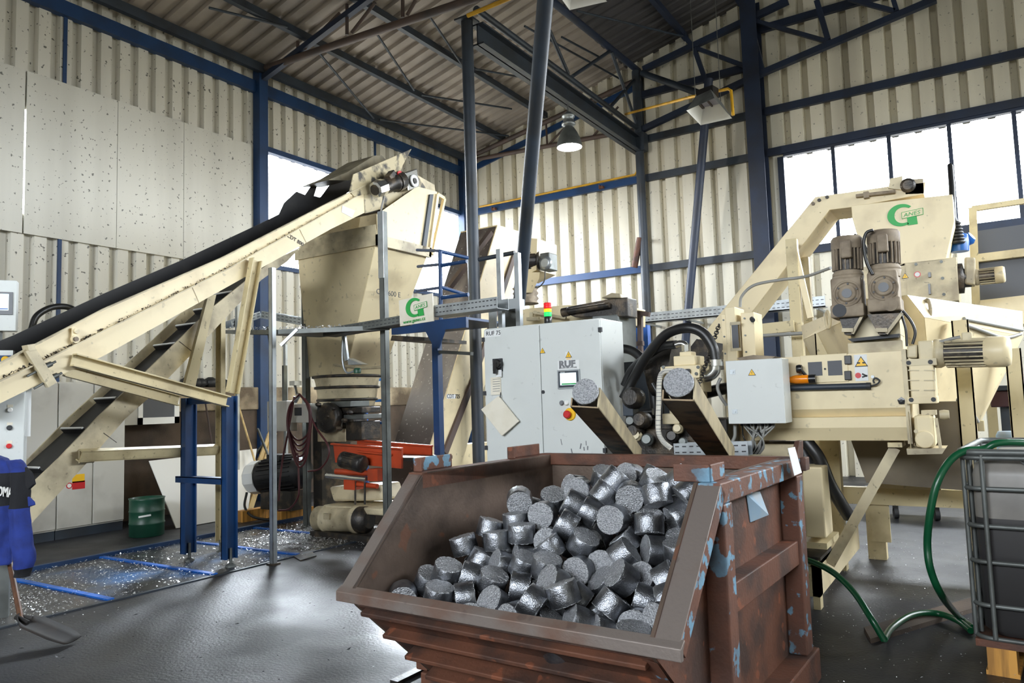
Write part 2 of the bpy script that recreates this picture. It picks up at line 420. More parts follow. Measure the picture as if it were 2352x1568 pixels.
# back wall ------------------------------------------------------
WX0, WX1, BZ0, BZ1 = -3.15, 6.5, 4.47, 6.4
b = MB(); rz = lambda u: roof_z(u) + .05
corr(b, [(XA, WX0, K(0), rz), (WX0, WX1, K(0), K(BZ0)), (WX0, WX1, K(BZ1), rz), (WX1, XR, K(0), rz)],
     lambda u, t, d: V((u, YB + d, t)), .385, .15, .6, .07, .1)
struct(solid(b.build('wall_back', 'back_sheet'), .004), 'cream ribbed sheet wall at the back')
wn = thing('window_2', 'wide bright window strip in the back wall on the right', None, (0, YB, BZ0), kind='structure')
b = MB(); b.box((WX0, YB - .06, BZ1), (WX1, YB + .06, BZ1 + .09)); b.box((WX0, YB - .06, BZ0 - .1), (WX1, YB + .06, BZ0)); b.box((WX0 - .12, YB - .05, BZ0), (WX0, YB + .07, BZ1))
b.build('window_frame', 'navy', wn)
x = -3.21
while x < WX1:
    x += .985
    b = MB(); b.box((x - .035, YB - .03, BZ0), (x + .035, YB + .05, BZ1)); b.build('mullion', 'navy', wn)
b = MB(); b.box((WX0, YB + .02, BZ0), (WX1, YB + .026, BZ1)); b.build('glass', 'glass', wn)
rails = [(4.465, -11.1, -6.2, 'blue'), (6.5, -11.1, -6.2, 'blue'), (4.465, -6.1, -3.75, 'darksteel'), (6.5, -6.1, -3.75, 'darksteel'), (7.39, -6.1, -3.75, 'darksteel'), (8.42, -6.1, -3.75, 'navy'),
         (7.39, -3.45, XR, 'navy'), (6.52, -3.45, XR, 'navy'), (9.15, -3.45, XR, 'navy'), (4.42, -3.45, XR, 'navy')]
for z, x0, x1, mt in rails:
    b = MB(); b.box((x0, YB - .1, z - .07), (x1, YB - .01, z + .05)); b.box((x0, YB - .1, z + .05), (x1, YB - .085, z + .085))
    struct(b.build('wall_rail', mt), 'horizontal steel rail across the back wall')
b = MB(); b.box((-3.76, YB - .42, 0), (-3.44, YB - .4, 9.75)); b.box((-3.76, YB - .06, 0), (-3.44, YB - .04, 9.75)); b.box((-3.62, YB - .4, 0), (-3.58, YB - .06, 9.75))
struct(b.build('wall_column', 'navy'), 'thick navy steel column on the back wall left of the wide window')
pp = [PY(1085, 388, YB - .05), PY(1290, 297, YB - .05), PY(1468, 196, YB - .05)]
b = MB(); b.bar(pp[0], pp[2], .05, .14); struct(b.build('gable_strip', 'beam'), 'blue strip along the sloping top of the back wall')

# other walls, out of view: window strips added and sized to light the hall
b = MB()
corr(b, [(XA, -7., K(0), rz), (3., XR, K(0), rz), (-7., 3., K(0), K(4.4)), (-7., 3., K(6.6), rz)], lambda u, t, d: V((u, YF - d, t)), .385, .07, .56, .07)
struct(solid(b.build('wall_front', 'back_sheet'), .004), 'ribbed sheet wall behind the viewer with an added window opening')
b = MB()
rr = roof_z(XR)
corr(b, [(YF, YB, K(0), K(4.6)), (YF, 5., K(4.6), K(6.6)), (15., YB, K(4.6), K(6.6)), (YF, YB, K(6.6), K(rr))], lambda u, t, d: V((XR + d, u, t)), .385, .07, .56, .07)
struct(solid(b.build('wall_right', 'back_sheet'), .004), 'ribbed sheet wall on the right outside the view')

# roof -----------------------------------------------------------
b = MB()
corr(b, [(YF - .2, YB + .3, K(XA - .35), K(-6.5))], lambda u, t, d: V((t, u, roof_z(t) + d)), .30, .06, .5, .1, .1)
struct(solid(b.build('ceiling', 'roof_sheet'), .004), 'sloping ribbed sheet roof left of the lattice girder')
b = MB()
corr(b, [(YF - .2, YB + .3, K(-6.5), K(XR + .3))], lambda u, t, d: V((t, u, roof_z(t) + d)), .30, .06, .5, .1, .1)
struct(solid(b.build('ceiling_dark', 'roof_dark'), .004), 'dark grey ribbed sheet roof right of the lattice girder')
pur = [(-10.98, .13, 'darksteel', .16)] + [(PR(px, py, .1).x, .1, mt, .13) for px, py, mt in ((815, 143, 'darksteel'), (943, 74, 'darksteel'), (1540, 45, 'navy'))]
xg = PR(1370, 84, .35).x
x0 = pur[-1][0]
pur += [(x0 + 2.2 * k, .1, 'navy', .13) for k in range(1, 6) if x0 + 2.2 * k < XR]
for x, off, mt, hh in pur:
    z = roof_z(x) - off
    b = MB(); b.box((x - .05, YF, z - hh / 2), (x + .05, YB - .02, z + hh / 2)); struct(b.build('roof_purlin', mt), 'steel purlin under the roof sheets')
    if x < -7:
        k = YF
        b = MB()
        while k < YB: b.box((x - .075, k, z + hh / 2 - .02), (x - .05, k + .04, z + hh / 2 + .03)); k += .3
        struct(b.build('purlin_clip', 'darksteel'), 'row of clips on a purlin')
rods = [((733, 122), (858, 272)), ((867, 80), (951, 207)), ((985, 35), (1062, 150)), ((872, 275), (1168, 312)), ((968, 218), (1175, 250)), ((1090, 158), (1190, 176)), ((480, 18), (660, 62)), ((1325, 25), (1575, 85)), ((1205, 60), (1440, 190)), ((1290, 85), (1378, 132))]
for a, c in rods:
    b = MB(); b.tube(PR(*a, .2), PR(*c, .2), .022, 8); struct(b.build('bracing_rod', 'darksteel'), 'thin diagonal bracing rod under the roof')

# columns --------------------------------------------------------
c1 = PY(1090, 700, YC); C1X = c1.x
b = MB(); b.tube((C1X, YC, 0), (C1X, YC, 7.45), .09, 24); b.box((C1X - .14, YC - .14, 7.43), (C1X + .14, YC + .14, 7.46)); b.box((C1X - .18, YC - .18, 0), (C1X + .18, YC + .18, .02))
struct(b.build('pipe_column', 'darksteel'), 'dark round steel column left of the white cabinet')
C2X = -6.13; C2Y = YB - .3
b = MB(); b.tube((C2X, C2Y, 0), (C2X, C2Y, 8.9), .095, 20); b.box((C2X - .16, C2Y - .12, 7.05), (C2X + .16, C2Y + .12, 7.45)); struct(b.build('pipe_column', 'darksteel'), 'round steel column in front of the back wall under the end of the crane beam')
a, c = PY(1188, 745, 8.9), PY(1256, -40, 6.4)
d = (c - a).normalized()
b = MB(); b.tube(a - d * (a.z / d.z), c + d * 1.2, .086, 24); struct(b.build('strut_pipe', 'darksteel'), 'leaning round steel strut crossing behind the white cabinet')
a, c = PY(1574, 790, 14.9), PY(1622, 250, 14.6); d = (c - a).normalized()
b = MB(); b.tube(a - d * (a.z / d.z), c + d * .6, .085, 20); struct(b.build('strut_pipe', 'navy'), 'leaning round steel strut below the gas heater')
a, c = PY(1475, 168, C2Y), PY(1628, 222, 14.6)
b = MB(); b.tube(a, c, .07, 16); struct(b.build('strut_pipe', 'darksteel'), 'sloping round steel brace from the roof girder to the gas heater')

# roof truss over the column line
tr = thing('roof_truss', 'dark steel lattice truss from the left wall to the round column', None, (XA, YC, 7.5), kind='structure')
a, c = PY(600, 160, YC), PY(1062, 6, YC)
b = MB(); b.tube(a, c + (c - a) * 1.1, .065, 16); b.build('bottom_chord', 'brownsteel', tr)
t0 = V((XA + .1, YC, roof_z(XA) - .25)); t1 = V((2., YC, roof_z(2.) - .25))
b = MB(); b.bar(t0, t1, .1, .1); b.build('top_chord', 'navy', tr)
bc = lambda x: a + (c - a) * ((x - a.x) / (c.x - a.x))
tc = lambda x: V((x, YC, roof_z(x) - .25))
for px, py, qx, qy in ((684, 95, 684, 120), (700, 112, 780, 30), (797, 10, 797, 80), (808, 75, 862, 5), (925, 0, 925, 40), (935, 35, 955, 0)):
    q0, q1 = PY(px, py, YC), PY(qx, qy, YC)
    b = MB(); b.tube(q0, q1, .03, 10); b.build('web_bar', 'brownsteel', tr)

# lattice girder from the round column to the back wall, along the hall
gx = -6.15
tr = thing('lattice_girder', 'dark steel lattice girder under the roof running to the back wall', None, (gx, YC, 7.4), kind='structure')
A0, A1 = PX(1271, 5, gx), PX(1470, 166, gx); B0, B1 = PX(1200, 100, gx), PX(1476, 304, gx)
la = lambda y: A0 + (A1 - A0) * ((y - A0.y) / (A1.y - A0.y)); lb = lambda y: B0 + (B1 - B0) * ((y - B0.y) / (B1.y - B0.y))
b = MB(); b.tube(la(7.), la(YB - .1), .07, 14); b.build('top_chord', 'navy', tr)
b = MB(); b.tube(lb(YC), lb(YB - .1), .055, 14); b.build('bottom_chord', 'darksteel', tr)
for p0, p1 in (((1262, 70), (1305, 170)), ((1315, 175), (1400, 118)), ((1405, 120), (1462, 285)), ((1398, 250), (1456, 185)), ((1473, 170), (1476, 300))):
    b = MB(); b.tube(PX(*p0, gx), PX(*p1, gx), .036, 10); b.build('web_bar', 'darksteel', tr)

# crane beam
cx = gx - .02
T0, T1, U0, U1 = PX(1089, 56, cx), PX(1484, 327, cx), PX(1089, 102, cx), PX(1480, 358, cx)
zt, zb = (T0.z + T1.z) / 2, (U0.z + U1.z) / 2
b = MB(); y0, y1 = YC + .05, YB - .25
b.box((cx - .11, y0, zt - .025), (cx + .11, y1, zt)); b.box((cx - .11, y0, zb), (cx + .11, y1, zb + .025)); b.box((cx - .012, y0, zb), (cx + .012, y1, zt))
struct(b.build('crane_beam', 'darksteel'), 'long blue grey I beam between the two round columns')

# gable truss on the back wall
ty = YB - .28
tr = thing('gable_truss', 'navy steel truss along the back wall', None, (gx, ty, 7.), kind='structure')
bar = lambda nm, p0, p1, w, mt='navy': MB().bar(PY(*p0, ty), PY(*p1, ty), w, w).build(nm, mt, tr)
bar('bottom_chord', (1476, 297), (1753, 167), .12); bar('bottom_chord', (1753, 167), (2150, -2), .12)
bar('top_chord', (1478, 160), (1810, 2), .12)
for p0, p1, wd in (((1597, 110), (1750, 166), .08), ((1595, 112), (1624, 195), .09), ((1726, 46), (1902, 96), .08), ((1724, 50), (1752, 164), .09), ((1876, 2), (1902, 92), .1), ((1950, -2), (2055, 26), .08), ((2052, 0), (2060, 26), .08), ((1500, 0), (1590, 105), .1), ((1694, 0), (1722, 40), .1)):
    bar('web_bar', p0, p1, wd)
ty2 = YB - .18
tr = thing('gable_truss', 'thin brown steel truss on the back wall behind the bell lamp', None, (-8.5, ty2, 7.), kind='structure')
for nm, p0, p1, r in (('bottom_chord', (1094, 366), (1290, 329), .055), ('bottom_chord', (1290, 329), (1472, 296), .055), ('top_chord', (1094, 354), (1470, 180), .06), ('web_bar', (1254, 280), (1257, 335), .025), ('web_bar', (1262, 330), (1300, 290), .025), ('web_bar', (1358, 318), (1420, 245), .025)):
    b = MB(); b.tube(PY(*p0, ty2), PY(*p1, ty2), r, 10); b.build(nm, 'brownsteel', tr)

# ================================================================== LAMPS, HEATERS, PIPES
lp = PX(1308, 338, gx - .0)
t = thing('bell_lamp', 'lit bell shaped industrial lamp hanging below the blue grey crane beam', 'lamp', lp)
r = .235
b = MB(); n = 28
prof = [(r, 0), (r * .97, .06), (r * .86, .16), (r * .66, .27), (r * .42, .36), (r * .3, .39)]
b.lathe(prof, lp, UZ, n); b.f = b.f[:-2]; b.sm = b.sm[:-2]; b.mi = b.mi[:-2]; b.build('shade', 'galvdull', t)
b = MB(); b.lathe([(q - .008, h - .003) for q, h in prof], lp, UZ, n); b.f = b.f[:-2]; b.sm = b.sm[:-2]; b.mi = b.mi[:-2]; b.build('shade_lining', 'reflector', t)
b = MB(); b.lathe([(.07, .38), (.1, .4), (.13, .42), (.13, .45), (.1, .47), (.1, .56), (.12, .57), (.12, .6), (.07, .62), (.05, .66)], lp, UZ, 20); b.build('housing', 'galv', t)
b = MB(); b.lathe([(.02, .34), (.1, .25), (.16, .15), (.16, .07), (.08, .03)], lp, UZ, 20); b.build('bulb', 'bulb', t)
b = MB(); b.tube(lp + UZ * .64, V((lp.x, lp.y, zb + .01)), .012, 8); b.build('hanger', 'galvdull', t)
ld = bpy.data.lights.new('lamp_light', 'POINT'); ld.energy = 130; ld.shadow_soft_size = .12; ld.color = (1, .96, .9)
lo = bpy.data.objects.new('lamp_light', ld); col.objects.link(lo); lo.parent = t; lo.location = (0, 0, -.06)


def heater(zz, corners, name_label):
    q = [PZ(x, y, zz) for x, y in corners]
    ce = sum(q, V()) / 4
    t = thing('gas_heater', name_label, 'heater', (ce.x, ce.y, zz))
    up = .26
    tp = [ce + (p - ce) * .55 + UZ * up for p in q]
    b = MB()
    ins = [ce + (p - ce) * .985 + UZ * .002 for p in q]; ti = [ce + (p - ce) * .545 + UZ * (up - .01) for p in q]
    for i in range(4):
        j = (i + 1) % 4
        b.cur = 0; b.add([q[i], q[j], tp[j], tp[i]], [(0, 1, 2, 3)])
        b.cur = 1; b.add([ins[i], ti[i], ti[j], ins[j]], [(0, 1, 2, 3)])
        b.cur = 0; b.add([q[i], q[j], ins[j], ins[i]], [(0, 1, 2, 3)])
    b.build('reflector_hood', ['galvdull', 'reflector'], t)
    b = MB()
    lerp = lambda a, c, s: a + (c - a) * s
    lo_ = [p - UZ * .03 for p in ti]
    for s0, s1 in ((.06, .48), (.54, .95)):
        w = [lerp(lo_[1], lo_[2], s0), lerp(lo_[1], lo_[2], s1), lerp(lo_[0], lo_[3], s1), lerp(lo_[0], lo_[3], s0)]
        b.prism(w, UZ * .02)
    b.build('burner_plate', 'ceramic', t)
    b = MB(); b.bar(lerp(lo_[1], lo_[2], .51) - UZ * .01, lerp(lo_[0], lo_[3], .51) - UZ * .01, .025, .03); b.bar(lo_[0], lo_[1], .04, .05); b.build('burner_bar', 'brownsteel', t)
    b = MB(); b.bar(lerp(tp[0], tp[1], .5) + UZ * .07, lerp(tp[3], tp[2], .5) + UZ * .07, .2, .16); b.build('control_box', 'blackgloss', t)
    b = MB()
    for k in (0, 2): b.tube(tp[k], tp[k] + UZ * (roof_z(tp[k].x) - tp[k].z - .12), .006, 6)
    b.build('hanging_chain', 'galvdull', t)
    return t, q


HZ = 6.25
qh = [(1576, 254), (1609, 288), (1682, 272), (1641, 225)]
heater(HZ, qh, 'square gas radiant heater with white reflector hanging near the right of the hall')
sh = [(x - 302, y - 265) for x, y in qh]
heater(HZ + .9, [(1276, -20), (1308, 24), (1395, 4), (1348, -50)], 'gas radiant heater cut off by the top edge beside the leaning strut')
# gas pipes
yb = YB - .14
b = MB(); b.pipe([PY(1102, 475, yb), PY(1300, 434, yb), PY(1458, 401, yb), PY(1463, 393, yb), PY(1462, 352, yb)], .024, 10)
tag(b.build('gas_pipe', 'yellowpipe'), 'yellow gas pipe running along the blue rail of the back wall', 'pipe')
b = MB(); h1 = PZ(1640, 228, HZ + .3); h2 = PZ(1682, 262, HZ)
pp = [PX(1437, 262, gx + .05), PY(1590, 222, h1.y + .1), PY(1672, 204, h1.y), PY(1679, 208, h1.y), PY(1684, 265, h1.y)]
b.pipe(pp, .026, 10); tag(b.build('gas_pipe', 'yellowpipe'), 'yellow gas pipe bending down beside the square gas heater', 'pipe')
b = MB(); b.tube(PY(1074, 36, YC - .25), PY(1180, -8, YC - .25), .032, 10); tag(b.build('gas_pipe', 'yellowpipe'), 'yellow gas pipe at the top of the dark round column', 'pipe')
for px, py in ((1135, 478), (1382, 428)):
    p = PY(px, py, yb); b = MB(); b.box((p.x - .05, yb - .05, p.z - .05), (p.x + .05, YB - .02, p.z + .0)); b.box((p.x - .05, yb - .06, p.z - .06), (p.x - .03, yb + .02, p.z + .03))
    tag(b.build('pipe_bracket', 'rust'), 'small rusty bracket under the yellow pipe, ' + ('left one near the round column' if px < 1200 else 'right one'), 'bracket', 'pipe brackets on the back wall')
a, c = PY(1470, 546, YB - .35), PY(1457, 614, YB - .35)
b = MB(); b.tube(a, c, .07, 16); b.box((a.x - .05, a.y, a.z - .06), (a.x + .02, YB - .004, a.z + .02)); tag(b.build('short_pipe', 'rust'), 'short rusty pipe end tied to the round column at the back wall', 'pipe')
b = MB(); p0, p1 = PY(1450, 735, 14.4), PY(1895, 693, 14.4)
b.box((p0.x, 14.4, p0.z - .08), (p1.x, 14.42, p0.z + .12)); b.box((p0.x, 14.4, p0.z - .08), (p1.x, 14.65, p0.z - .06))
for k in (.05, .3, .5, .95): x_ = p0.x + (p1.x - p0.x) * k; b.box((x_, 14.5, p0.z - .1), (x_ + .05, YB - .004, p0.z - .06))
o = b.build('cable_tray', 'galv'); tag(o, 'long perforated galvanised cable tray along the back wall behind the press', 'cable tray')


def slots(root_or_none, a, c, z, yf, n, mat='ink', name='slot_row', parent=None, hgt=.012, frac=.55):
    b = MB(); a = V(a); c = V(c); L = (c - a) / n
    for i in range(n):
        p = a + L * (i + .2); q = a + L * (i + .2 + frac)
        b.bar(p + UZ * z, q + UZ * z, .006, hgt)
    return b.build(name, mat, parent)


slots(None, (p0.x, 14.397, p0.z), (p1.x, 14.397, p0.z), .055, 0, 44, parent=o); slots(None, (p0.x, 14.397, p0.z), (p1.x, 14.397, p0.z), -.02, 0, 44, parent=o)


# ================================================================== helpers for printed marks
def logo(org, xd, up, s, parent, mat='logogreen', board=None):
    """ring-shaped letter G with a boxed word across its opening"""
    org = V(org); xd = V(xd).normalized(); up = V(up); up = (up - xd * up.dot(xd)).normalized(); nn = xd.cross(up)
    pt = lambda x, y, d=.002: org + (xd * x + up * y) * s + nn * d
    b = MB(); N = 40; ring = []
    for i in range(N + 1):
        t = R(42 + (300 - 42) * i / N)
        th = .13 + .16 * math.sin(math.pi * i / N)
        ro = (.56, .5); c_, s_ = math.cos(t), math.sin(t)
        ring.append((pt(ro[0] * c_, ro[1] * s_), pt((ro[0] - th) * c_, (ro[1] - th * .75) * s_)))
    vs = [p for pr in ring for p in pr]
    b.add(vs, [(2 * i, 2 * i + 1, 2 * i + 3, 2 * i + 2) for i in range(N)])
    b.add([pt(.22, -.5), pt(.62, -.5), pt(.6, -.14), pt(.22, -.14)], [(0, 1, 2, 3)])
    b.build('emblem', mat, parent)
    b = MB(); L = [pt(.02, -.17, .004), pt(.86, -.1, .004), pt(.86, .18, .004), pt(.02, .11, .004)]
    if board: b.add(L, [(0, 1, 2, 3)]); b.build('word_box', board, parent)
    b = MB()
    for i in range(4): b.bar(L[i], L[(i + 1) % 4], .02 * s, .004, nn)
    b.build('word_frame', mat, parent)
    text('ANES', .24 * s, pt(.08, -.11, .006), xd + up * .08, up, mat, parent, shear=.25, xs=1.15)


def triangle(org, xd, up, s, parent, mark=True):
    org = V(org); xd = V(xd).normalized(); up = V(up).normalized(); nn = xd.cross(up)
    tri = lambda k, d: [org + (xd * x + up * y) * s * k + nn * d for x, y in ((-.58, -.4), (.58, -.4), (0, .6))]
    b = MB(); b.add(tri(1.15, .001), [(0, 1, 2)]); b.build('warning_triangle', 'ink', parent)
    b = MB(); b.add(tri(.92, .002), [(0, 1, 2)]); b.build('warning_face', 'yellow', parent)
    if mark:
        b = MB(); q = lambda pts: b.add([org + (xd * x + up * y) * s + nn * .003 for x, y in pts], [tuple(range(len(pts)))])
        q([(.08, .32), (-.1, .0), (.0, .0)]); q([(.0, .05), (.1, .05), (-.06, -.28)]); b.build('warning_mark', 'ink', parent)


def gearmotor(t, c, ax, rm, Lm, mt, fan_mt=None, nf=18):
    """finned electric motor from point c along ax: body, fins, fan_cover, terminal box"""
    c = V(c); ax = V(ax).normalized(); u = V((0, 0, 1)) if abs(ax.z) < .9 else V((0, -1, 0)); u = (u - ax * u.dot(ax)).normalized(); q = ax.cross(u)
    b = MB(); b.lathe([(rm * .55, 0), (rm * 1.0, .0), (rm * 1.0, Lm * .08), (rm * .86, Lm * .14), (rm * .86, Lm * .72)], c, ax, 24); b.build('motor_body', mt, t)
    b = MB(); b.lathe([(rm * .885, Lm * .15), (rm * .885, Lm * .7)], c, ax, 24); b.build('motor_core', 'grime', t)
    b = MB()
    for i in range(nf):
        a = 2 * math.pi * i / nf; d = u * math.cos(a) + q * math.sin(a)
        b.bar(c + ax * Lm * .16 + d * rm * .9, c + ax * Lm * .7 + d * rm * .9, rm * .07, rm * .22, d)
    b.build('cooling_fins', mt, t)
    b = MB(); b.lathe([(rm * .98, Lm * .68), (rm * 1.03, Lm * .72), (rm * 1.03, Lm * .93), (rm * .9, Lm * 1.0), (rm * .45, Lm * 1.01)], c, ax, 24); b.build('fan_cover', fan_mt or mt, t)

# ================================================================== LEFT: FLOOR PIT, CABINETS, CONTROLS
# pit covers
PXA, PXB = -8.52, -6.5
cross = [PZ(45, 1331, 0).y - .06, PZ(262, 1380, 0).y - 0.02, PZ(497, 1323, 0).y, PZ(681, 1276, 0).y, PZ(806, 1236, 0).y]
cross = [1.7, 2.7] + cross[1:] + [7.9]
pl = ['plategrey', 'plategrey', 'plate', 'plate', 'plategrey', 'plategrey', 'plategrey']
lbl = ['', 'bare pit cover plate nearest the shovel', 'blue streaked pit cover plate beside the hanging jacket', 'blue streaked pit cover plate under the blue legs', 'dull pit cover plate strewn with chips', 'pit cover plate under the dirty grinder', '']
for i in range(len(cross) - 1):
    b = MB(); b.box((PXA + .05, cross[i] + .03, 0), (PXB - .02, cross[i + 1] - .03, .012))
    tag(b.build('pit_cover', pl[i]), lbl[i] or ('pit cover plate at the near left edge' if i == 0 else 'pit cover plate farthest back'), 'floor plate', 'pit cover plates')
for k, y in enumerate(cross):
    b = MB(); b.box((PXA, y - .03, 0), (PXB, y + .03, .026)); tag(b.build('frame_bar', 'bluepaint'), ['blue frame bar across the pit at the near left edge', 'blue bar across the pit by the shovel handle', 'blue bar across the pit near the jacket', 'blue bar across the pit just before the blue legs', 'blue bar across the pit behind the blue legs', 'blue bar across the pit in front of the beige drum', 'blue bar across the far end of the pit'][k], 'frame bar', 'blue bars across the pit')
b = MB(); b.box((PXA - .06, cross[0], 0), (PXA, cross[-1], .05)); tag(b.build('frame_bar', 'beam'), 'long dark blue kerb bar along the far side of the pit', 'frame bar')
b = MB(); b.box((PXB - .01, cross[0], 0), (PXB + .03, cross[-1], .014)); tag(b.build('frame_bar', 'darksteel'), 'thin dark edging along the near side of the pit', 'frame bar')

# grey cabinets on the left wall
CXF = -10.35
yR = PX(286, 1212, CXF).y
zT = 2.06
ydoor = [yR - 2.65, yR - 1.85, PX(129, 1240, CXF).y, PX(212, 1225, CXF).y, yR]
for i, (a, c) in enumerate(((ydoor[0], ydoor[2]), (ydoor[2], ydoor[4]))):
    t = thing('switch_cabinet', ['tall grey switch cabinet half hidden by the blue jacket', 'tall grey switch cabinet with a yellow and red warning sticker'][i], 'cabinet', (CXF - .3, (a + c) / 2, 0), 'grey switch cabinets along the left wall')
    b = MB(); b.box((XA + .16, a, .12), (CXF - .02, c - .01, zT)); b.build('body', 'greydirty', t)
    b = MB(); b.box((XA + .16, a, 0), (CXF - .03, c - .01, .12)); b.build('base', 'darksteel', t)
    ds = [a, ydoor[1] if i == 0 else ydoor[3], c]
    for j in (0, 1):
        b = MB(); b.box((CXF - .02, ds[j] + .006, .14), (CXF, ds[j + 1] - .012, zT - .02)); b.build('door', 'greydirty', t, .004)
    if i == 1:
        p0, p1 = PX(166, 1090, CXF), PX(194, 1106, CXF)
        b = MB(); b.box((CXF, p0.y, p1.z), (CXF + .002, p1.y, p0.z)); b.build('warning_sticker', 'yellow', t)
        q0, q1 = PX(166, 1106, CXF), PX(195, 1121, CXF)
        b = MB(); b.box((CXF, q0.y, q1.z), (CXF + .002, q1.y, q0.z)); b.build('prohibition_sticker', 'red', t)
        q = PX(159, 1115, CXF); b = MB(); b.lathe([(.04, 0), (.04, .002)], q, UX, 18); b.build('sticker_ring', 'red', t); b = MB(); b.lathe([(.028, 0), (.028, .003)], q, UX, 18); b.build('sticker_disc', 'white', t)
# wall enclosure with dark window
t = thing('wall_enclosure', 'white framed enclosure with a dark window on the left wall behind the blue legs', 'cabinet', PX(340, 975, -10.6))
xw = -10.6
a, c = PX(282, 962, xw), PX(412, 962, xw); z0, z1 = PX(345, 974, xw).z, PX(345, 880, xw).z
b = MB(); b.box((XA + .16, a.y, z0), (xw - .02, c.y, z1)); b.build('body', 'greydirty', t)
b = MB(); e = PX(318, 960, xw).y
for bx in (((xw - .02, e, z0), (xw, c.y, z0 + .1)), ((xw - .02, e, z1 - .1), (xw, c.y, z1)), ((xw - .02, e, z0), (xw, e + .07, z1)), ((xw - .02, c.y - .08, z0), (xw, c.y, z1))): b.box(*bx)
b.build('window_frame', 'white', t)
b = MB(); b.box((xw - .018, e + .07, z0 + .1), (xw - .012, c.y - .08, z1 - .1)); b.build('window_pane', 'meshpanel', t)
# clutter on the ledge of the plinth
p = PX(468, 884, XA + .02)
b = MB()
rnd = random.Random(3)
for k in range(9):
    q = p + V((.05, rnd.uniform(-.35, .35), 0)); r = rnd.uniform(.08, .14)
    b.lathe([(r * .4, 0), (r, r * .4), (r * .8, r), (r * .3, r * 1.3)], (q.x, q.y, 2.02), UZ, 9)
tag(b.build('rag_pile', 'black'), 'heap of dark rags lying on the pale wall ledge', 'rags')
# stick tools and boards leaning
for nm, lab, cat, p0, p1, r, mt in (('pole', 'long pale pole leaning on the concrete wall right of the blue legs', 'pole', PX(540, 905, -10.9), PX(588, 1068, -9.9), .018, 'palewood'),
                                    ('pole', 'dark iron bar leaning on the concrete wall between the blue legs', 'pole', PX(472, 925, -11.0), PX(487, 1020, -10.6), .015, 'brownsteel'),
                                    ('pole', 'short grey tube leaning behind the big motor', 'pole', PX(592, 985, -10.6), PX(606, 1020, -10.3), .022, 'galvdull')):
    d = (p1 - p0); 
    if p1.z > .05: p1 = p0 + d * ((p0.z - .02) / -d.z)
    b = MB(); b.tube(p0, p1, r, 8); tag(b.build(nm, mt), lab, cat)
for k, (x0, y0, x1, y1) in enumerate(((622, 992, 592, 1072), (631, 992, 606, 1070))):
    p0, p1 = PX(x0, y0, -10.5), PX(x1, y1, -10.2); d = p1 - p0; p1 = p0 + d * ((p0.z - .02) / -d.z)
    b = MB(); b.bar(p0, p1, .1, .025, (1, 0, 0)); tag(b.build('plank', 'palewood'), ['pale plank leaning behind the big motor, left of two', 'pale plank leaning behind the big motor, right of two'][k], 'plank', 'planks behind the motor')
# small leaning ladder
p = [PX(565, 1066, -10.4), PX(605, 1022, -10.4), PX(574, 1076, -10.4), PX(612, 1035, -10.4)]
t = thing('ladder', 'short grey ladder lying slanted behind the big motor', 'ladder', (p[2].x, p[2].y, 0))
for nm, q0, q1 in (('rail', p[0], p[1]), ('rail', p[2], p[3])):
    d = q0 - q1; e = q0 + d * ((q0.z - .02) / -d.z) if d.z < 0 else q0
    b = MB(); b.bar(q1, e, .03, .05); b.build(nm, 'galvdull', t)
for s in (.25, .7):
    b = MB(); b.bar(p[0] + (p[1] - p[0]) * s, p[2] + (p[3] - p[2]) * s, .03, .02); b.build('rung', 'galvdull', t)

# green drum
dp = PZ(337, 1229, 0); dp.z = 0
t = thing('drum', 'dark green metal drum on the floor in front of the concrete wall', 'drum', dp)
hh = PY(337, 1142, dp.y).z
b = MB(); b.lathe([(.2, .0), (.215, .01), (.215, hh * .32), (.222, hh * .34), (.215, hh * .36), (.215, hh * .64), (.222, hh * .66), (.215, hh * .68), (.215, hh - .02), (.225, hh), (.2, hh), (.195, hh - .05)], dp, UZ, 28); b.build('shell', 'green', t)
b = MB(); b.bar(dp + V((.13, -.195, hh * .55)), dp + V((.215, -.075, hh * .58)), .012, .022); b.build('tape_strip', 'white', t)
# leaning white sheet
q = [PZ(405, 1214, 0), PZ(570, 1186, 0), PX(590, 1030, -10.25), PX(343, 1058, -10.25)]
q[0].x = q[1].x = -9.62; q[0].y = PX(405, 1214, -9.62).y; q[1].y = PX(568, 1186, -9.62).y; q[0].z = q[1].z = .01
b = MB(); b.prism(q, V((-.018, 0, -.004))); tag(b.build('sheet_panel', 'white'), 'white sheet panel leaning on the wall beside the green drum', 'panel')

# big motor with white fan cover
mc = PY(575, 1098, 7.35)
t = thing('electric_motor', 'big dark electric motor with a whitish fan cover lying on blocks', 'motor', (mc.x, mc.y, 0))
ax = (PY(700, 1082, 7.6) - mc).normalized()
b = MB(); b.lathe([(.15, -.02), (.2, -.01), (.245, .05), (.245, .2), (.25, .2)], mc, ax, 10, False); b.build('fan_cover', 'paper', t)
b = MB(); b.lathe([(.15, -.03), (.15, -.018)], mc, ax, 10, False); b.build('fan_grille', 'dust', t)
b = MB(); b.lathe([(.23, .2), (.235, .25), (.235, .85), (.2, .9), (.14, 1.0)], mc, ax, 24); b.build('motor_body', 'black', t)
b = MB()
for i in range(22):
    a = 2 * math.pi * i / 22; u = V((0, 0, 1)); u = (u - ax * u.dot(ax)).normalized(); q2 = ax.cross(u); d = u * math.cos(a) + q2 * math.sin(a)
    b.bar(mc + ax * .26 + d * .24, mc + ax * .82 + d * .24, .012, .03, d)
b.build('cooling_fins', 'black', t)
b = MB(); m2 = mc + ax * .5; b.box((m2.x - .14, m2.y - .12, m2.z + .2), (m2.x + .14, m2.y + .12, m2.z + .3)); b.build('terminal_box', 'black', t, .01)
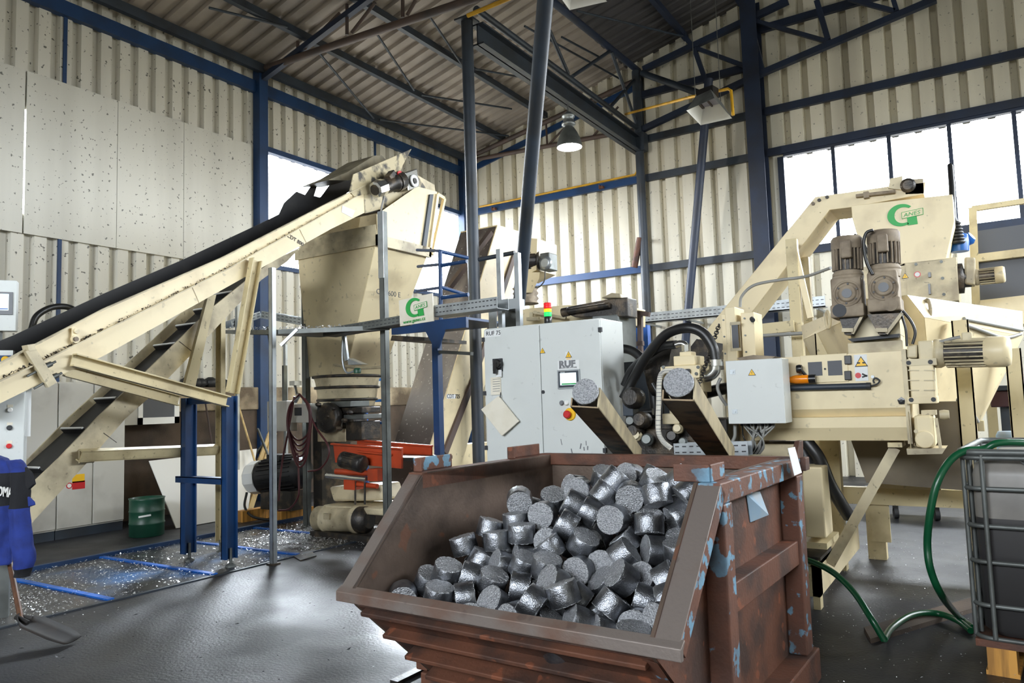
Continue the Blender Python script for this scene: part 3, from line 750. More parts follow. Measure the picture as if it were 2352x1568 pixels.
b = MB(); m2 = mc + ax * .35; b.box((m2.x - .1, m2.y - .1, .16), (m2.x + .55, m2.y + .12, m2.z - .2)); b.build('motor_foot', 'grime', t)
for k, s in enumerate((.1, .75)):
    m2 = mc + ax * s; b = MB(); b.box((m2.x - .08, m2.y - .3, 0), (m2.x + .08, m2.y + .3, .16)); tag(b.build('wood_block', 'wood'), ['wooden block under the fan end of the big motor', 'wooden block under the far end of the big motor'][k], 'block')
b = MB(); e = mc + V((.02, -.08, -.2)); b.pipe(bez([e, e + V((.06, -.08, -.2)), e + V((.3, -.1, -.33)), e + V((.7, .05, -.38))]), .018, 8); tag(b.build('cable', 'hose'), 'black cable looping below the big motor', 'cable')

# operator controls at the left edge, turned towards the walkway
PY0 = 2.95
TH = R(58)


class Face:
    """pixel of the photograph -> point on the turned front of a box, in the box's own unturned frame"""
    def __init__(s, px, py, Y):
        s.o = PY(px, py, Y); s.n = V((math.sin(TH), -math.cos(TH), 0)); s.r = Matrix.Rotation(-TH, 3, 'Z')

    def __call__(s, px, py, d=0.):
        v = sight(px, py); t = (s.o + s.n * d - EYEP).dot(s.n) / v.dot(s.n); return s.o + s.r @ (EYEP + v * t - s.o)


def fbox(fn, name, mat, p0, p1, d0, d1, par, bev=0.):
    """box on the front: from pixel corner to pixel corner, standing out from d0 to d1"""
    a, c = fn(*p0), fn(*p1); y = fn.o.y
    b = MB(); b.box((a.x, y - d0, c.z), (c.x, y - d1, a.z)); return b.build(name, mat, par, bev)


def fdisc(fn, name, mat, px, py, prof, par):
    p = fn(px, py); b = MB(); b.lathe(prof, p, (0, -1, 0), 18); return b.build(name, mat, par)


fn = Face(30, 980, PY0)
t = thing('control_stand', 'grey operator panel with three push buttons at the left edge above the jacket', 'control panel', fn.o.copy())
fbox(fn, 'panel_box', 'greybox', (-50, 885), (53, 1095), -.16, 0, t, .006)
a = fn(10, 1090); b = MB(); b.box((a.x - .04, a.y + .05, 0), (a.x + .04, a.y + .13, a.z)); b.build('post', 'galvdull', t)
for (px, py, mt) in ((23, 941, 'white'), (22, 982, 'ink'), (21, 1024, 'red')):
    fdisc(fn, 'push_button', mt, px, py, [(.02, -.004), (.02, .012), (.015, .016)], t)
    fbox(fn, 'button_plate', 'sign', (px - 6, py - 12), (px + 7, py - 6), 0, .003, t)
fbox(fn, 'label_plate', 'paper', (13, 888), (54, 904), 0, .002, t)
fbox(fn, 'paper_sheet', 'paper', (54, 887), (68, 1002), -.05, -.045, t)
f2 = Face(10, 700, PY0 + .25)
t = thing('touch_panel', 'grey box with a lit touch screen at the left edge', 'control panel', f2.o.copy())
fbox(f2, 'panel_box', 'greybox', (-70, 640), (36, 760), -.12, 0, t, .008)
fbox(f2, 'screen_bezel', 'inkgrey', (-70, 668), (29, 723), 0, .012, t, .003)
fbox(f2, 'screen', 'screen', (-66, 673), (20, 713), .012, .015, t)
fbox(f2, 'screen_strip', 'bluepaint', (-66, 707), (19, 711), .015, .017, t)
a = f2(-10, 755); b = MB(); b.box((a.x - .04, a.y + .04, 0), (a.x + .04, a.y + .1, a.z)); b.build('post', 'galvdull', t)
f3 = Face(10, 840, PY0)
t = thing('button_box', 'small blue faced button box with a yellow button at the left edge', 'control panel', f3.o.copy())
fbox(f3, 'box', 'greybox', (-40, 804), (29, 867), -.1, 0, t, .004)
fbox(f3, 'faceplate', 'blue', (-40, 816), (25, 862), 0, .004, t)
fdisc(f3, 'push_button', 'yellow', 13, 826, [(.03, .0), (.03, .014), (.024, .018)], t)
fdisc(f3, 'push_button', 'inkgrey', 8, 850, [(.014, .0), (.014, .012), (.01, .014)], t)
fdisc(f3, 'push_button', 'inkgrey', -6, 850, [(.014, .0), (.014, .012), (.01, .014)], t)
a = f3(0, 862); c = f3(0, 884); b = MB(); b.box((a.x - .03, a.y + .02, c.z - .02), (a.x + .03, a.y + .08, a.z)); b.build('mount', 'galvdull', t)
for o in bpy.data.objects:
    if o.name in ('control_stand', 'touch_panel', 'button_box'): o.rotation_euler = (0, 0, TH)

# jacket hanging on the stand
JY = PY0 - .2
t = thing('work_jacket', 'royal blue work jacket with a black chest band hanging at the left edge', 'jacket', PY(20, 1300, JY))
sk = 1 / F_PX * (PY(0, 1200, JY) - EYEP).dot(FWD)
clo = bpy.data.textures.new('folds', 'CLOUDS'); clo.noise_scale = .09; clo.noise_depth = 2


def cloth(o, st=.022):
    m = o.modifiers.new('round', 'SUBSURF'); m.levels = 1; m.render_levels = 2
    m = o.modifiers.new('folds', 'DISPLACE'); m.texture = clo; m.strength = st; m.mid_level = .5; m.texture_coords = 'LOCAL'
    return o


def ring(px, py, wx, wy, n=26):
    c = PY(px, py, JY); out = []
    for i in range(n):
        a = 2 * math.pi * i / n; wob = 1 + .05 * math.sin(4 * a + py * .03) + .04 * math.sin(7 * a + py * .05)
        ca, sa = math.cos(a), math.sin(a); sg = lambda v: math.copysign(abs(v) ** .75, v)
        out.append(c + V((sg(ca) * wx * wob * sk, sg(sa) * wy * wob * sk, 0)))
    return out


def banded(parts, name, par):
    b = MB()
    for mi, rows in parts: b.cur = mi; b.loft(rows, True, False)
    return cloth(b.build(name, ['jacket', 'jacketblack'], par))


body = [(-20, 1044, 10, 8), (-18, 1048, 38, 16), (-16, 1056, 58, 20), (-14, 1068, 68, 23), (-13, 1084, 70, 25)]
band = [(-13, 1084, 70, 25), (-13, 1105, 69, 26), (-14, 1130, 66, 26), (-14, 1158, 63, 26)]
skirt = [(-14, 1158, 63, 26), (-14, 1190, 61, 26), (-14, 1225, 60, 27), (-15, 1260, 60, 27), (-15, 1288, 60, 26), (-15, 1292, 57, 23)]
banded([(0, [ring(*q) for q in body]), (1, [ring(*q) for q in band]), (0, [ring(*q) for q in skirt])], 'body', t)


def arm(px, py, w, d_): return ring(px, py, w, d_, 18)
a1 = [(48, 1055, 12, 14), (57, 1066, 14, 17), (62, 1082, 14, 19)]
a2_ = [(62, 1082, 14, 19), (63, 1105, 13, 19), (64, 1135, 12, 19), (63, 1164, 14, 20)]
a3 = [(63, 1164, 14, 20), (65, 1195, 17, 20), (66, 1230, 22, 21), (71, 1262, 23, 21), (73, 1285, 22, 20), (71, 1300, 20, 18)]
a4 = [(71, 1300, 20, 18), (69, 1310, 17, 16), (68, 1320, 17, 15)]
mv = lambda rows: [[p + V((0, -.05, 0)) for p in arm(*q)] for q in rows]
banded([(0, mv(a1)), (1, mv(a2_)), (0, mv(a3)), (1, mv(a4))], 'sleeve', t)
b = MB(); b.prism([PY(x, y, JY - .12) for x, y in ((56, 1072), (70, 1086), (77, 1112), (64, 1124), (58, 1118))], (0, .02, 0)); b.build('collar_flap', 'jacketblack', t, .006)
b = MB(); b.prism([PY(x, y, JY - .1) for x, y in ((62, 1140), (74, 1152), (76, 1160), (64, 1164))], (0, .02, 0)); b.build('sleeve_tab', 'jacket', t, .006)
text('COMA', sk * 29, PY(-17, 1136, JY - 30 * sk), (1, .0, -.02), UZ, 'white', t, xs=1.1, ext=.004, bold=.002)
# shovel
sp = PZ(165, 1482, 0); tip = V((sp.x, sp.y, .015)); heel = PZ(40, 1428, .16)
hd = PZ(46, 1412, .2); top = PY(22, 1290, JY + .06)
t = thing('shovel', 'worn dark shovel standing on the floor under the jacket', 'shovel', (tip.x, tip.y, 0))
ax = (tip - heel).normalized(); sd = ax.cross(UZ).normalized(); up_ = sd.cross(ax)
b = MB(); rows = []
for i in range(9):
    s = i / 8; wdt = (.02 + .1 * min(1, s * 4)) * (1 if s < .8 else 1 - (s - .8) * 1.3); L_ = (tip - heel).length
    rows.append([heel + ax * L_ * s + sd * wdt * v + up_ * (.035 * (v * v) * (1 - s * .6) + .01) for v in (-1, -.5, 0, .5, 1)])
vs = [p for r_ in rows for p in r_]
b.add(vs, [(5 * i + j, 5 * i + j + 1, 5 * i + j + 6, 5 * i + j + 5) for i in range(8) for j in range(4)], True)
o = b.build('blade', 'shovel', t); solid(o, .006)
b = MB(); b.pipe([heel + ax * .08 + up_ * .02, heel - ax * .02 + up_ * .03, hd], .018, 10); b.build('socket', 'shovel', t)
b = MB(); b.tube(hd - (top - hd).normalized() * .05, top + (top - hd).normalized() * .5, .019, 10); b.build('handle', 'handle', t)

# ================================================================== CONVEYORS AND HOPPER ON THE LEFT
XN, XF = -6.6, -7.3                       # near and far side plates of the upper belt conveyor
cv = thing('belt_conveyor', 'upper cream belt conveyor with black skirt climbing to the big cream hopper', 'conveyor', (XN, 4.9, 0))
pX = lambda pts, X: [PX(x, y, X) for x, y in pts]
top = [(-60, 862), (30, 816), (238, 708), (511, 590), (760, 462), (838, 424)]
bot = [(838, 488), (760, 526), (511, 665), (238, 817), (68, 893), (-60, 955)]
b = MB(); b.prism(pX(top + bot, XN), (-.02, 0, 0)); b.build('side_plate', 'cream', cv)
b = MB(); b.prism([p + V((XF - XN, 0, 0)) for p in pX(top + bot, XN)], (-.02, 0, 0)); b.build('side_plate', 'cream', cv)
lt = pX([(-60, 862), (30, 816), (238, 708), (511, 590), (760, 462), (838, 424)], XN)
lb_ = pX([(-60, 955), (68, 893), (238, 817), (511, 665), (760, 526), (838, 488)], XN)
lf = [(-60, 900), (80, 836), (238, 758), (511, 622), (815, 452)]
pl_ = pX(lf, XN)
b = MB()
for i in range(len(pl_) - 1): b.bar(pl_[i] + V((.02, 0, 0)), pl_[i + 1] + V((.02, 0, 0)), .05, .012)
for i in range(len(lt) - 1): b.bar(lt[i] + V((.01, 0, -.006)), lt[i + 1] + V((.01, 0, -.006)), .03, .012)
b.build('ledge', 'creamdirty', cv)
rnd = random.Random(11)
b = MB()
for i in range(420):
    s = rnd.random() * (len(pl_) - 1); k = int(s); p = pl_[k] + (pl_[k + 1] - pl_[k]) * (s - k) + V((rnd.uniform(.0, .045), 0, .01 + abs(rnd.gauss(0, .008))))
    r = rnd.uniform(.006, .018); u = V((rnd.uniform(-1, 1), rnd.uniform(-1, 1), rnd.uniform(-1, 1))).normalized() * r; q = V((rnd.uniform(-1, 1), rnd.uniform(-1, 1), rnd.uniform(-.3, 1))).normalized() * r
    b.add([p - u, p + u, p + q], [(0, 1, 2)])
tag(b.build('chip_litter', 'grime', cv), kind='stuff')
# seam lines of the side plate
b = MB()
for p0, p1 in (((438, 650), (458, 696)), ((688, 525), (704, 558))): b.bar(PX(*p0, XN + .003), PX(*p1, XN + .003), .004, .006)
b.build('plate_seam', 'creamdirty', cv)
# belt between, black far skirt
fs = [(-60, 806), (30, 770), (238, 674), (420, 596), (600, 512)]
b = MB(); q = [PX(x, y, XF + .02) for x, y in fs]
low = [V((XF + .02, p.y, p.z - .34)) for p in q]
b.prism(q + low[::-1], (.012, 0, 0)); b.build('rubber_skirt', 'black', cv)
q2 = [PX(x, y, XF + .02) for x, y in ((598, 513), (640, 492), (652, 466), (680, 440), (700, 448), (712, 430), (728, 424), (720, 450), (735, 454), (760, 420), (815, 404), (815, 432), (700, 500), (598, 560))]
b = MB(); b.prism(q2, (.012, 0, 0)); b.build('torn_skirt', 'black', cv)
b = MB(); a = lt[0] + V((-.03, 0, -.13)); c = lt[-1] + V((-.03, .3, .02)); w = XF - XN + .06
b.prism([a, c, c - UZ * .02, a - UZ * .02], (w, 0, 0)); b.build('belt', 'black', cv)
b = MB(); a = lb_[0] + V((-.03, 0, .05)); c = lb_[-1] + V((-.03, 0, .05)); b.prism([a, c, c - UZ * .015, a - UZ * .015], (w, 0, 0)); b.build('return_belt', 'black', cv)
# tail tensioner, brackets
b = MB(); b.bar(PX(66, 802, XN + .04), PX(118, 884, XN + .04), .08, .05, (1, 0, 0))
b.bar(PX(58, 800, XN + .02), PX(74, 797, XN + .02), .1, .05, (0, 0, 1)); b.build('tensioner_plate', 'creamdirty', cv)
b = MB()
for p0, p1 in (((62, 864), (128, 830)), ((78, 892), (142, 856))): b.tube(PX(*p0, XN + .03), PX(*p1, XN + .03), .01, 8); b.tube(PX(p1[0] - 30, p1[1] + 14, XN + .03), PX(p1[0] - 10, p1[1] + 5, XN + .03), .022, 8)
b.build('tension_screw', 'galvdull', cv)
b = MB(); b.bar(PX(172, 752, XN + .03), PX(171, 784, XN + .03), .05, .012, (1, 0, 0)); b.lathe([(.035, 0), (.035, .03)], PX(171, 779, XN + .02), UX, 14); b.lathe([(.024, 0), (.024, .03)], PX(173, 760, XN + .02), UX, 14); b.build('link_bracket', 'cream', cv)
b = MB(); b.lathe([(.02, 0), (.02, .035)], PX(171, 779, XN + .03), UX, 12); b.build('link_pin', 'grime', cv)
b = MB(); b.pipe(bez([PX(72, 757, -7.6), PX(84, 726, -7.6), PX(115, 707, -7.6), PX(150, 704, -7.6), PX(178, 714, -7.6)], 6), .03, 10)
tag(b.build('loop_cable', 'hose'), 'thick cable looping up behind the lower end of the upper conveyor', 'cable')
# head: guard plate, gear motor, covers
hd_ = [(803, 440), (812, 402), (928, 349), (938, 348), (932, 392), (985, 440), (930, 470), (838, 490), (803, 470)]
b = MB(); b.prism(pX([(803, 440), (812, 400), (945, 342), (925, 380), (918, 400), (860, 440), (815, 452)], XN + .012), (-.012, 0, 0)); b.build('guard_plate', 'smear', cv)
b = MB(); b.prism(pX([(836, 430), (960, 404), (984, 440), (940, 462), (838, 490)], XN + .005), (-.02, 0, 0)); b.build('head_plate', 'smear', cv)
b = MB(); b.prism(pX([(836, 445), (965, 404), (984, 440), (900, 482), (838, 490)], XN - .03), (XF - XN + .06, 0, 0)); b.build('head_drum_cover', 'grime', cv)
b = MB(); b.prism(pX([(690, 430), (735, 412), (798, 374), (816, 373), (832, 390), (812, 404), (740, 430)], XF), (.5, 0, 0)); b.build('top_cover', 'olive', cv)
b = MB(); b.prism(pX([(955, 400), (998, 424), (1000, 440), (960, 432)], XN + .0), (-.5, 0, 0)); b.build('end_cover', 'creamdirty', cv)
gc = PX(862, 436, XN + .14); ge = PX(905, 420, XN + .14); ax = (ge - gc).normalized()
b = MB(); b.lathe([(.075, -.01), (.105, 0), (.115, .08), (.11, .16), (.1, .16)], gc, ax, 9, False); b.build('fan_cover', 'silver', cv)
b = MB(); b.lathe([(.07, -.016), (.07, -.005)], gc, ax, 12); b.build('fan_grille', 'grime', cv)
b = MB(); b.lathe([(.1, .16), (.1, .38), (.12, .4), (.12, .44), (.09, .45)], gc, ax, 18); b.lathe([(.13, .45), (.13, .56), (.1, .56)], gc, ax, 18); b.build('motor_body', 'grime', cv)
b = MB(); g2 = gc + ax * .25; b.bar(g2 + V((.02, 0, .08)), g2 + V((.02, .1, .19)), .1, .09); b.build('terminal_box', 'grime', cv, .01)
b = MB(); g3 = PX(917, 400, XN + .2); b.lathe([(.045, 0), (.045, .02)], g3, UX, 16); b.build('red_cap', 'red', cv)
b = MB(); b.prism(pX([(930, 397), (958, 387), (964, 428), (938, 438)], XN + .17), (-.15, 0, 0)); b.build('gearbox', 'silver', cv, .01)
b = MB(); g4 = PX(949, 416, XN + .17); b.lathe([(.075, 0), (.085, .012), (.085, .03), (.05, .034), (.04, .0)], g4, UX, 18); b.build('output_flange', 'white', cv)
b = MB(); b.lathe([(.035, .03), (.035, .04)], g4, UX, 14); b.build('shaft_hole', 'grime', cv)
b = MB(); b.pipe(bez([PX(885, 438, XN + .15), PX(880, 460, XN + .12), PX(876, 478, XN + .1), PX(874, 500, XN + .15)], 6), .012, 8); b.build('motor_cable', 'greyhose', cv)
d_ = (lb_[3] - lb_[2]).normalized()
text('CDT 800', .065, PX(659, 543, XN + .004), (0, 1, -.32), (0, .1, 1), 'ink', cv)
p0 = PX(786, 472, XN + .003)
b = MB(); b.prism(pX([(786, 472), (815, 484), (808, 500), (784, 487)], XN + .001), (.003, 0, 0)); b.build('label_plate', 'paper', cv)

# legs of the conveyors: blue stand and cream channels
st = thing('support_stand', 'blue steel stand of two legs carrying the cream conveyor beams', 'stand', PZ(525, 1308, 0))
gr = PZ(527, 1303, 0); gl = PZ(416, 1293, 0)
yl = gr.y; ztop = 1.76
def leg_at(px, pyt, pyb, yoff=0):
    p = PZ(px, pyb, .07); return p
for nm, p, w in (('leg', V((gr.x - .0, gr.y, 0)), .085), ('leg', V((gl.x, gr.y, 0)), .085)):
    b = MB(); b.box((p.x - w / 2, p.y - .07, .09), (p.x + w / 2, p.y - .055, ztop)); b.box((p.x - w / 2, p.y + .055, .09), (p.x + w / 2, p.y + .07, ztop)); b.box((p.x - .006, p.y - .055, .09), (p.x + .006, p.y + .055, ztop))
    b.box((p.x - w / 2, p.y - .07, .09), (p.x - w / 2 + .012, p.y + .07, ztop))
    l = b.build(nm, 'blue', st)
    b = MB(); b.tube((p.x + .02, p.y, .02), (p.x + .02, p.y, .2), .016, 10); b.lathe([(.055, 0), (.05, .02), (.02, .035)], (p.x + .02, p.y, .012), UZ, 16); b.build('levelling_foot', 'galvdull', l)
xl, xr_ = gl.x, gr.x
zc = PY(470, 1098, yl).z
b = MB(); b.box((xl - .09, yl - .1, zc - .045), (xr_ - .02, yl - .085, zc + .02)); b.box((xl - .09, yl - .1, zc + .01), (xr_ - .02, yl - .0, zc + .022)); b.build('crossbar', 'blue', st)
b = MB(); b.box((xl, yl - .04, ztop - .07), (xr_, yl + .04, ztop)); b.build('top_crossbar', 'blue', st)


def channel(name, p0, p1, w, h, mat, up=(1, 0, 0), lab=None, cat='beam', parent=None, t=.012):
    a, c = V(p0), V(p1); d = (c - a).normalized(); u = V(up); u = (u - d * u.dot(d)).normalized(); s = d.cross(u)
    b = MB(); b.bar(a - u * (h / 2 - t / 2), c - u * (h / 2 - t / 2), w, t, u); b.bar(a + s * (w / 2), c + s * (w / 2), t, h, u); b.bar(a - s * (w / 2), c - s * (w / 2), t, h, u)
    o = b.build(name, mat, parent)
    if lab: tag(o, lab, cat)
    return o


channel('channel_beam', PX(588, 596, -6.52), PX(534, 902, -6.52), .11, .07, 'ochre', (1, 0, 0), 'slanting cream channel strut from the upper conveyor to the blue stand')
channel('channel_beam', PX(168, 826, -6.54), PX(524, 922, -6.54), .1, .07, 'ochre', (1, 0, 0), 'cream channel beam sloping from the lower end of the upper conveyor to the blue stand')
channel('channel_beam', PX(150, 850, -7.2), PX(412, 920, -7.2), .1, .05, 'ochre', (1, 0, 0), 'cream beam parallel to and behind the sloping channel beam')
ft = PZ(506, 1268, .0)
channel('channel_post', V((ft.x, ft.y, .12)), V((ft.x, ft.y, PY(504, 716, ft.y).z)), .09, .06, 'ochre', (0, -1, 0), 'cream upright channel post between the blue legs, right one', 'post')
b = MB(); b.tube((ft.x, ft.y, .01), (ft.x, ft.y, .14), .015, 8); b.lathe([(.05, 0), (.045, .015), (.02, .03)], (ft.x, ft.y, .0), UZ, 14); tag(b.build('levelling_foot', 'galvdull'), 'steel levelling foot under the right cream post', 'foot')
ft2 = PZ(432, 1240, .0)
channel('channel_post', V((ft2.x, ft2.y, 0)), V((ft2.x, ft2.y, PY(444, 925, ft2.y).z)), .08, .05, 'ochre', (0, -1, 0), 'cream upright post just right of the left blue leg', 'post')
channel('channel_beam', PX(182, 1046, -7.3), PY(498, 1032, ft.y - .02), .1, .06, 'ochre', (0, -1, .1), 'low horizontal cream channel beam from the lower conveyor to the post')
b = MB(); b.prism(pX([(478, 680), (497, 676), (445, 905), (418, 910)], -7.26), (-.05, 0, 0)); tag(b.build('brace_plate', 'ochre'), 'tapered cream brace behind the upper conveyor', 'brace')

# lower chip conveyor
BN, BF = -7.4, -7.95
cl = thing('cleated_conveyor', 'steep lower cream conveyor with a black cleated belt rising behind the blue jacket', 'conveyor', (BN, 4., 0))
pt_ = [(40, 1142), (136, 1051), (226, 956), (334, 854), (419, 772), (480, 712), (579, 633), (625, 600)]
pb_ = [(690, 568), (660, 600), (600, 643), (504, 745), (443, 810), (344, 912), (289, 960), (201, 1061), (82, 1191), (40, 1240)]
b = MB(); b.prism(pX(pt_ + pb_, BN), (-.02, 0, 0)); b.build('side_plate', 'creamdirty', cl)
tp_ = pX(pt_, BN)
b = MB(); b.prism([p + V((BF - BN, 0, .0)) for p in pX(pt_ + pb_, BN)], (-.02, 0, 0)); b.build('side_plate', 'creamdirty', cl)
a, c = tp_[0], tp_[-1]; w = BF - BN + .04
nrm = V((0, -(c - a).z, (c - a).y)).normalized()
b = MB(); a2, c2 = a - nrm * .025 + V((-.02, 0, 0)), c - nrm * .025 + V((-.02, 0, 0)); b.prism([a2, c2, c2 - nrm * .02, a2 - nrm * .02], (w, 0, 0)); b.build('belt', 'black', cl)
for k, (px, py) in enumerate(((92, 1105), (178, 1028), (250, 960), (310, 900), (395, 838), (455, 778), (505, 728), (555, 680))):
    s = (px - 40) / (625 - 40); p = a2 + (c2 - a2) * (s * .93)
    b = MB(); b.bar(p + nrm * .03 + V((-.03, 0, 0)), p + nrm * .03 + V((w + .05, 0, 0)), .012, .07, nrm); b.build('cleat', 'black', cl)
    b = MB(); q0 = p + nrm * .068; b.bar(q0 + V((-.04, 0, 0)), q0 + V((w + .06, 0, 0)), .02, .012, nrm); b.build('cleat_chips', 'chip', cl)
b = MB(); b.bar(PX(268, 1016, BN + .004), PX(238, 994, BN + .004), .005, .005); b.bar(PX(440, 806, BN + .004), PX(412, 784, BN + .004), .005, .005); b.build('plate_seam', 'grime', cl)
b = MB(); b.prism(pX([(180, 1032), (214, 1031), (214, 1062), (180, 1064)], BN + .001), (.02, 0, 0)); b.build('bracket_plate', 'creamdirty', cl)

# big cream hopper
h0 = PY(866, 548, 7.1); HXr = h0.x; HXl = PY(684, 584, 7.1).x; HYf = 7.1; HYb = PX(985, 600, HXr).y; HZm = h0.z
hp = thing('feed_hopper', 'big cream feed hopper below the head of the upper conveyor', 'hopper', ((HXl + HXr) / 2, (HYf + HYb) / 2, 2.1))
ox = PY(716, 850, 7.3).x, PY(800, 850, 7.3).x
oz = PY(785, 862, 7.4).z
rect = lambda x0, x1, y0, y1, z: [V((x0, y0, z)), V((x1, y0, z)), V((x1, y1, z)), V((x0, y1, z))]
r0, r1 = rect(HXl, HXr, HYf, HYb, HZm), rect(ox[0], ox[1], 7.25, 7.95, oz)
b = MB()
for i in range(4):
    j = (i + 1) % 4; b.add([r1[i], r1[j], r0[j], r0[i]], [(0, 1, 2, 3)])
solid(b.build('funnel', 'cream', hp), .01)
zt_ = PX(868, 470, HXr).z
u0 = [PX(868, 545, HXr), PX(985, 592, HXr), PX(1003, 440, HXr), PX(958, 428, HXr), PX(866, 492, HXr)]
b = MB(); b.prism(u0, (-.012, 0, 0)); b.build('side_wall', 'cream', hp)
b = MB(); b.prism([p + V((HXl - HXr, 0, 0)) for p in u0], (.012, 0, 0)); b.build('side_wall', 'cream', hp)
b = MB(); b.prism([V((HXl, HYf, HZm)), V((HXr, HYf, HZm)), PY(862, 515, HYf), PY(760, 535, HYf), PY(690, 556, HYf)], (0, .012, 0)); b.build('front_wall', 'creamdirty', hp)
b = MB(); yb2 = u0[2].y; b.prism([V((HXl, HYb, HZm)), V((HXr, HYb, HZm)), V((HXr, yb2, u0[2].z)), V((HXl, yb2, u0[2].z))], (0, .012, 0)); b.build('back_wall', 'cream', hp)
b = MB()
b.box((HXl - .03, HYf - .03, HZm - .09), (HXr + .03, HYf, HZm + .05)); b.box((HXr, HYf - .03, HZm - .09), (HXr + .03, HYb + .03, HZm + .05)); b.build('rim_band', 'creamdirty', hp)
b = MB(); b.prism([PX(988, 446, HXr + .03), PX(996, 446, HXr + .03), PX(978, 578, HXr + .03), PX(970, 574, HXr + .03)], (-.05, 0, 0)); b.build('dark_edge', 'darksteel', hp)
b = MB(); b.bar(PX(1004, 446, HXr - .02), PX(1020, 456, HXr - .02), .04, .05); b.bar(PX(1020, 456, HXr - .02), PX(992, 585, HXr - .02), .04, .05, (1, 0, 0)); b.bar(PX(1003, 447, HXr), PX(984, 590, HXr), .05, .06, (1, 0, 0)); b.build('corner_frame', 'cream', hp)
text('CLT 600 E', .1, PX(864, 674, HXr - .16), (0.1, 1, -.03), UZ, 'ink', hp)
# round sleeve and stained clamp rings below the funnel
oc = V(((ox[0] + ox[1]) / 2 + .08, 7.55, 0))
sl_ = [(oz, .46), (oz - .1, .43), (oz - .32, .4), (oz - .5, .34)]
b = MB(); b.lathe([(r, z - oz) for z, r in sl_], (oc.x, oc.y, oz), UZ, 24); b.build('outlet_sleeve', 'creamdirty', hp)
for z, r in ((oz - .02, .48), (oz - .17, .45), (oz - .34, .42), (oz - .45, .38)):
    b = MB(); b.lathe([(r - .03, -.015), (r, -.01), (r, .02), (r - .03, .025)], (oc.x, oc.y, z), UZ, 24); b.build('clamp_ring', 'grime', hp)
b = MB(); b.pipe(bez([PY(770, 838, 6.98), PY(830, 845, 6.98), PY(885, 842, 6.98)], 4), .018, 8); b.build('vibrator_bar', 'creamdirty', hp)

# dirty grinder head under the hopper
gz = oz - .5
gd = thing('grinder', 'oil blackened grinder head under the hopper sleeve', 'machine', (oc.x, oc.y, 1.0))
gx0 = oc.x
b = MB(); b.lathe([(.3, 0), (.34, .05), (.34, .3), (.22, .34)], (gx0 - .05, oc.y - .05, gz - .34), UZ, 20); b.build('drum_body', 'grime', gd)
b = MB(); b.lathe([(.06, -.02), (.2, 0), (.2, .09), (.16, .1)], PY(762, 960, 7.05), (0, -1, .1), 18); b.build('round_flange', 'grime', gd)
for k, (x0, y0, x1, y1, dy, mt) in enumerate(((765, 922, 812, 934, .0, 'galvdull'), (790, 936, 838, 948, .05, 'grime'), (748, 925, 770, 990, .03, 'grime'), (795, 952, 842, 962, .02, 'galvdull'), (800, 968, 838, 1010, .06, 'grime'), (735, 985, 800, 1014, .05, 'creamdirty'))):
    a, c = PY(x0, y0, 7.1 + dy), PY(x1, y1, 7.1 + dy); b = MB(); b.box((a.x, 7.05 + dy, c.z), (c.x, 7.4 + dy, a.z)); b.build(['scraper_plate', 'clamp_block', 'side_arm', 'scraper_plate', 'chute_mouth', 'base_block'][k], mt, gd, .01)
for k in range(7):
    b = MB(); p = PY(735 + 12 * k, 930 + 9 * ((k * 5) % 7), 7.0); b.lathe([(.03, 0), (.03, .05), (.018, .07)], p, (0, -1, .2), 8); b.build('bolt', 'grime', gd)
b = MB(); b.box((gx0 - .42, oc.y - .25, 0), (gx0 - .25, oc.y + .3, gz)); b.build('frame_post', 'grime', gd)

# orange screw feeder
fd = thing('screw_feeder', 'orange screw feeder trough below the grinder', 'machine', PY(840, 1100, 6.9))
Yo = 6.75
a, c = PY(772, 1022, Yo), PY(922, 1080, Yo)
b = MB(); b.prism([PY(765, 1018, Yo), PY(922, 1028, Yo), PY(922, 1076, Yo), PY(800, 1064, Yo), PY(770, 1062, Yo)], (0, .03, 0)); b.build('trough_side', 'orange', fd)
b = MB(); b.prism([PY(820, 1010, Yo + .45), PY(990, 1024, Yo + .45), PY(990, 1060, Yo + .45), PY(820, 1050, Yo + .45)], (0, .03, 0)); b.build('trough_side', 'orange', fd)
b = MB(); b.prism([PY(770, 1045, Yo + .03), PY(985, 1052, Yo + .03), PY(985, 1060, Yo + .03), PY(770, 1055, Yo + .03)], (0, .45, 0)); b.build('trough_floor', 'grime', fd)
for p0, p1 in (((762, 1019), (922, 1030)), ((822, 1036), (900, 1044)), ((818, 1010), (992, 1024))):
    yy = Yo - .02 if p0[0] != 818 else Yo + .44
    b = MB(); b.bar(PY(*p0, yy), PY(*p1, yy), .05, .02); b.build('trough_rim', 'orange', fd)
b = MB(); b.tube(PY(772, 1082, Yo - .1), PY(870, 1088, Yo - .1), .035, 12); b.build('lower_bar', 'orange', fd)
b = MB(); b.tube(PY(750, 1092, Yo - .15), PY(842, 1100, Yo - .15), .03, 12); b.build('hydraulic_rod', 'silver', fd)
b = MB(); a = PY(848, 1080, Yo - .12); b.box((a.x, Yo - .15, a.z - .12), (a.x + .16, Yo, a.z + .02)); b.build('bracket', 'orange', fd)
gearmotor(fd, PY(788, 1055, Yo - .15), PY(835, 1066, Yo - .15) - PY(788, 1055, Yo - .15), .1, .34, 'grime')
b = MB(); a = PY(810, 1110, Yo - .1); b.box((a.x - .1, Yo - .15, a.z - .07), (a.x + .08, Yo, a.z + .07)); b.tube((a.x, Yo - .1, a.z), (a.x + .4, Yo - .1, a.z - .02), .03, 10); b.build('valve_block', 'orange', fd)
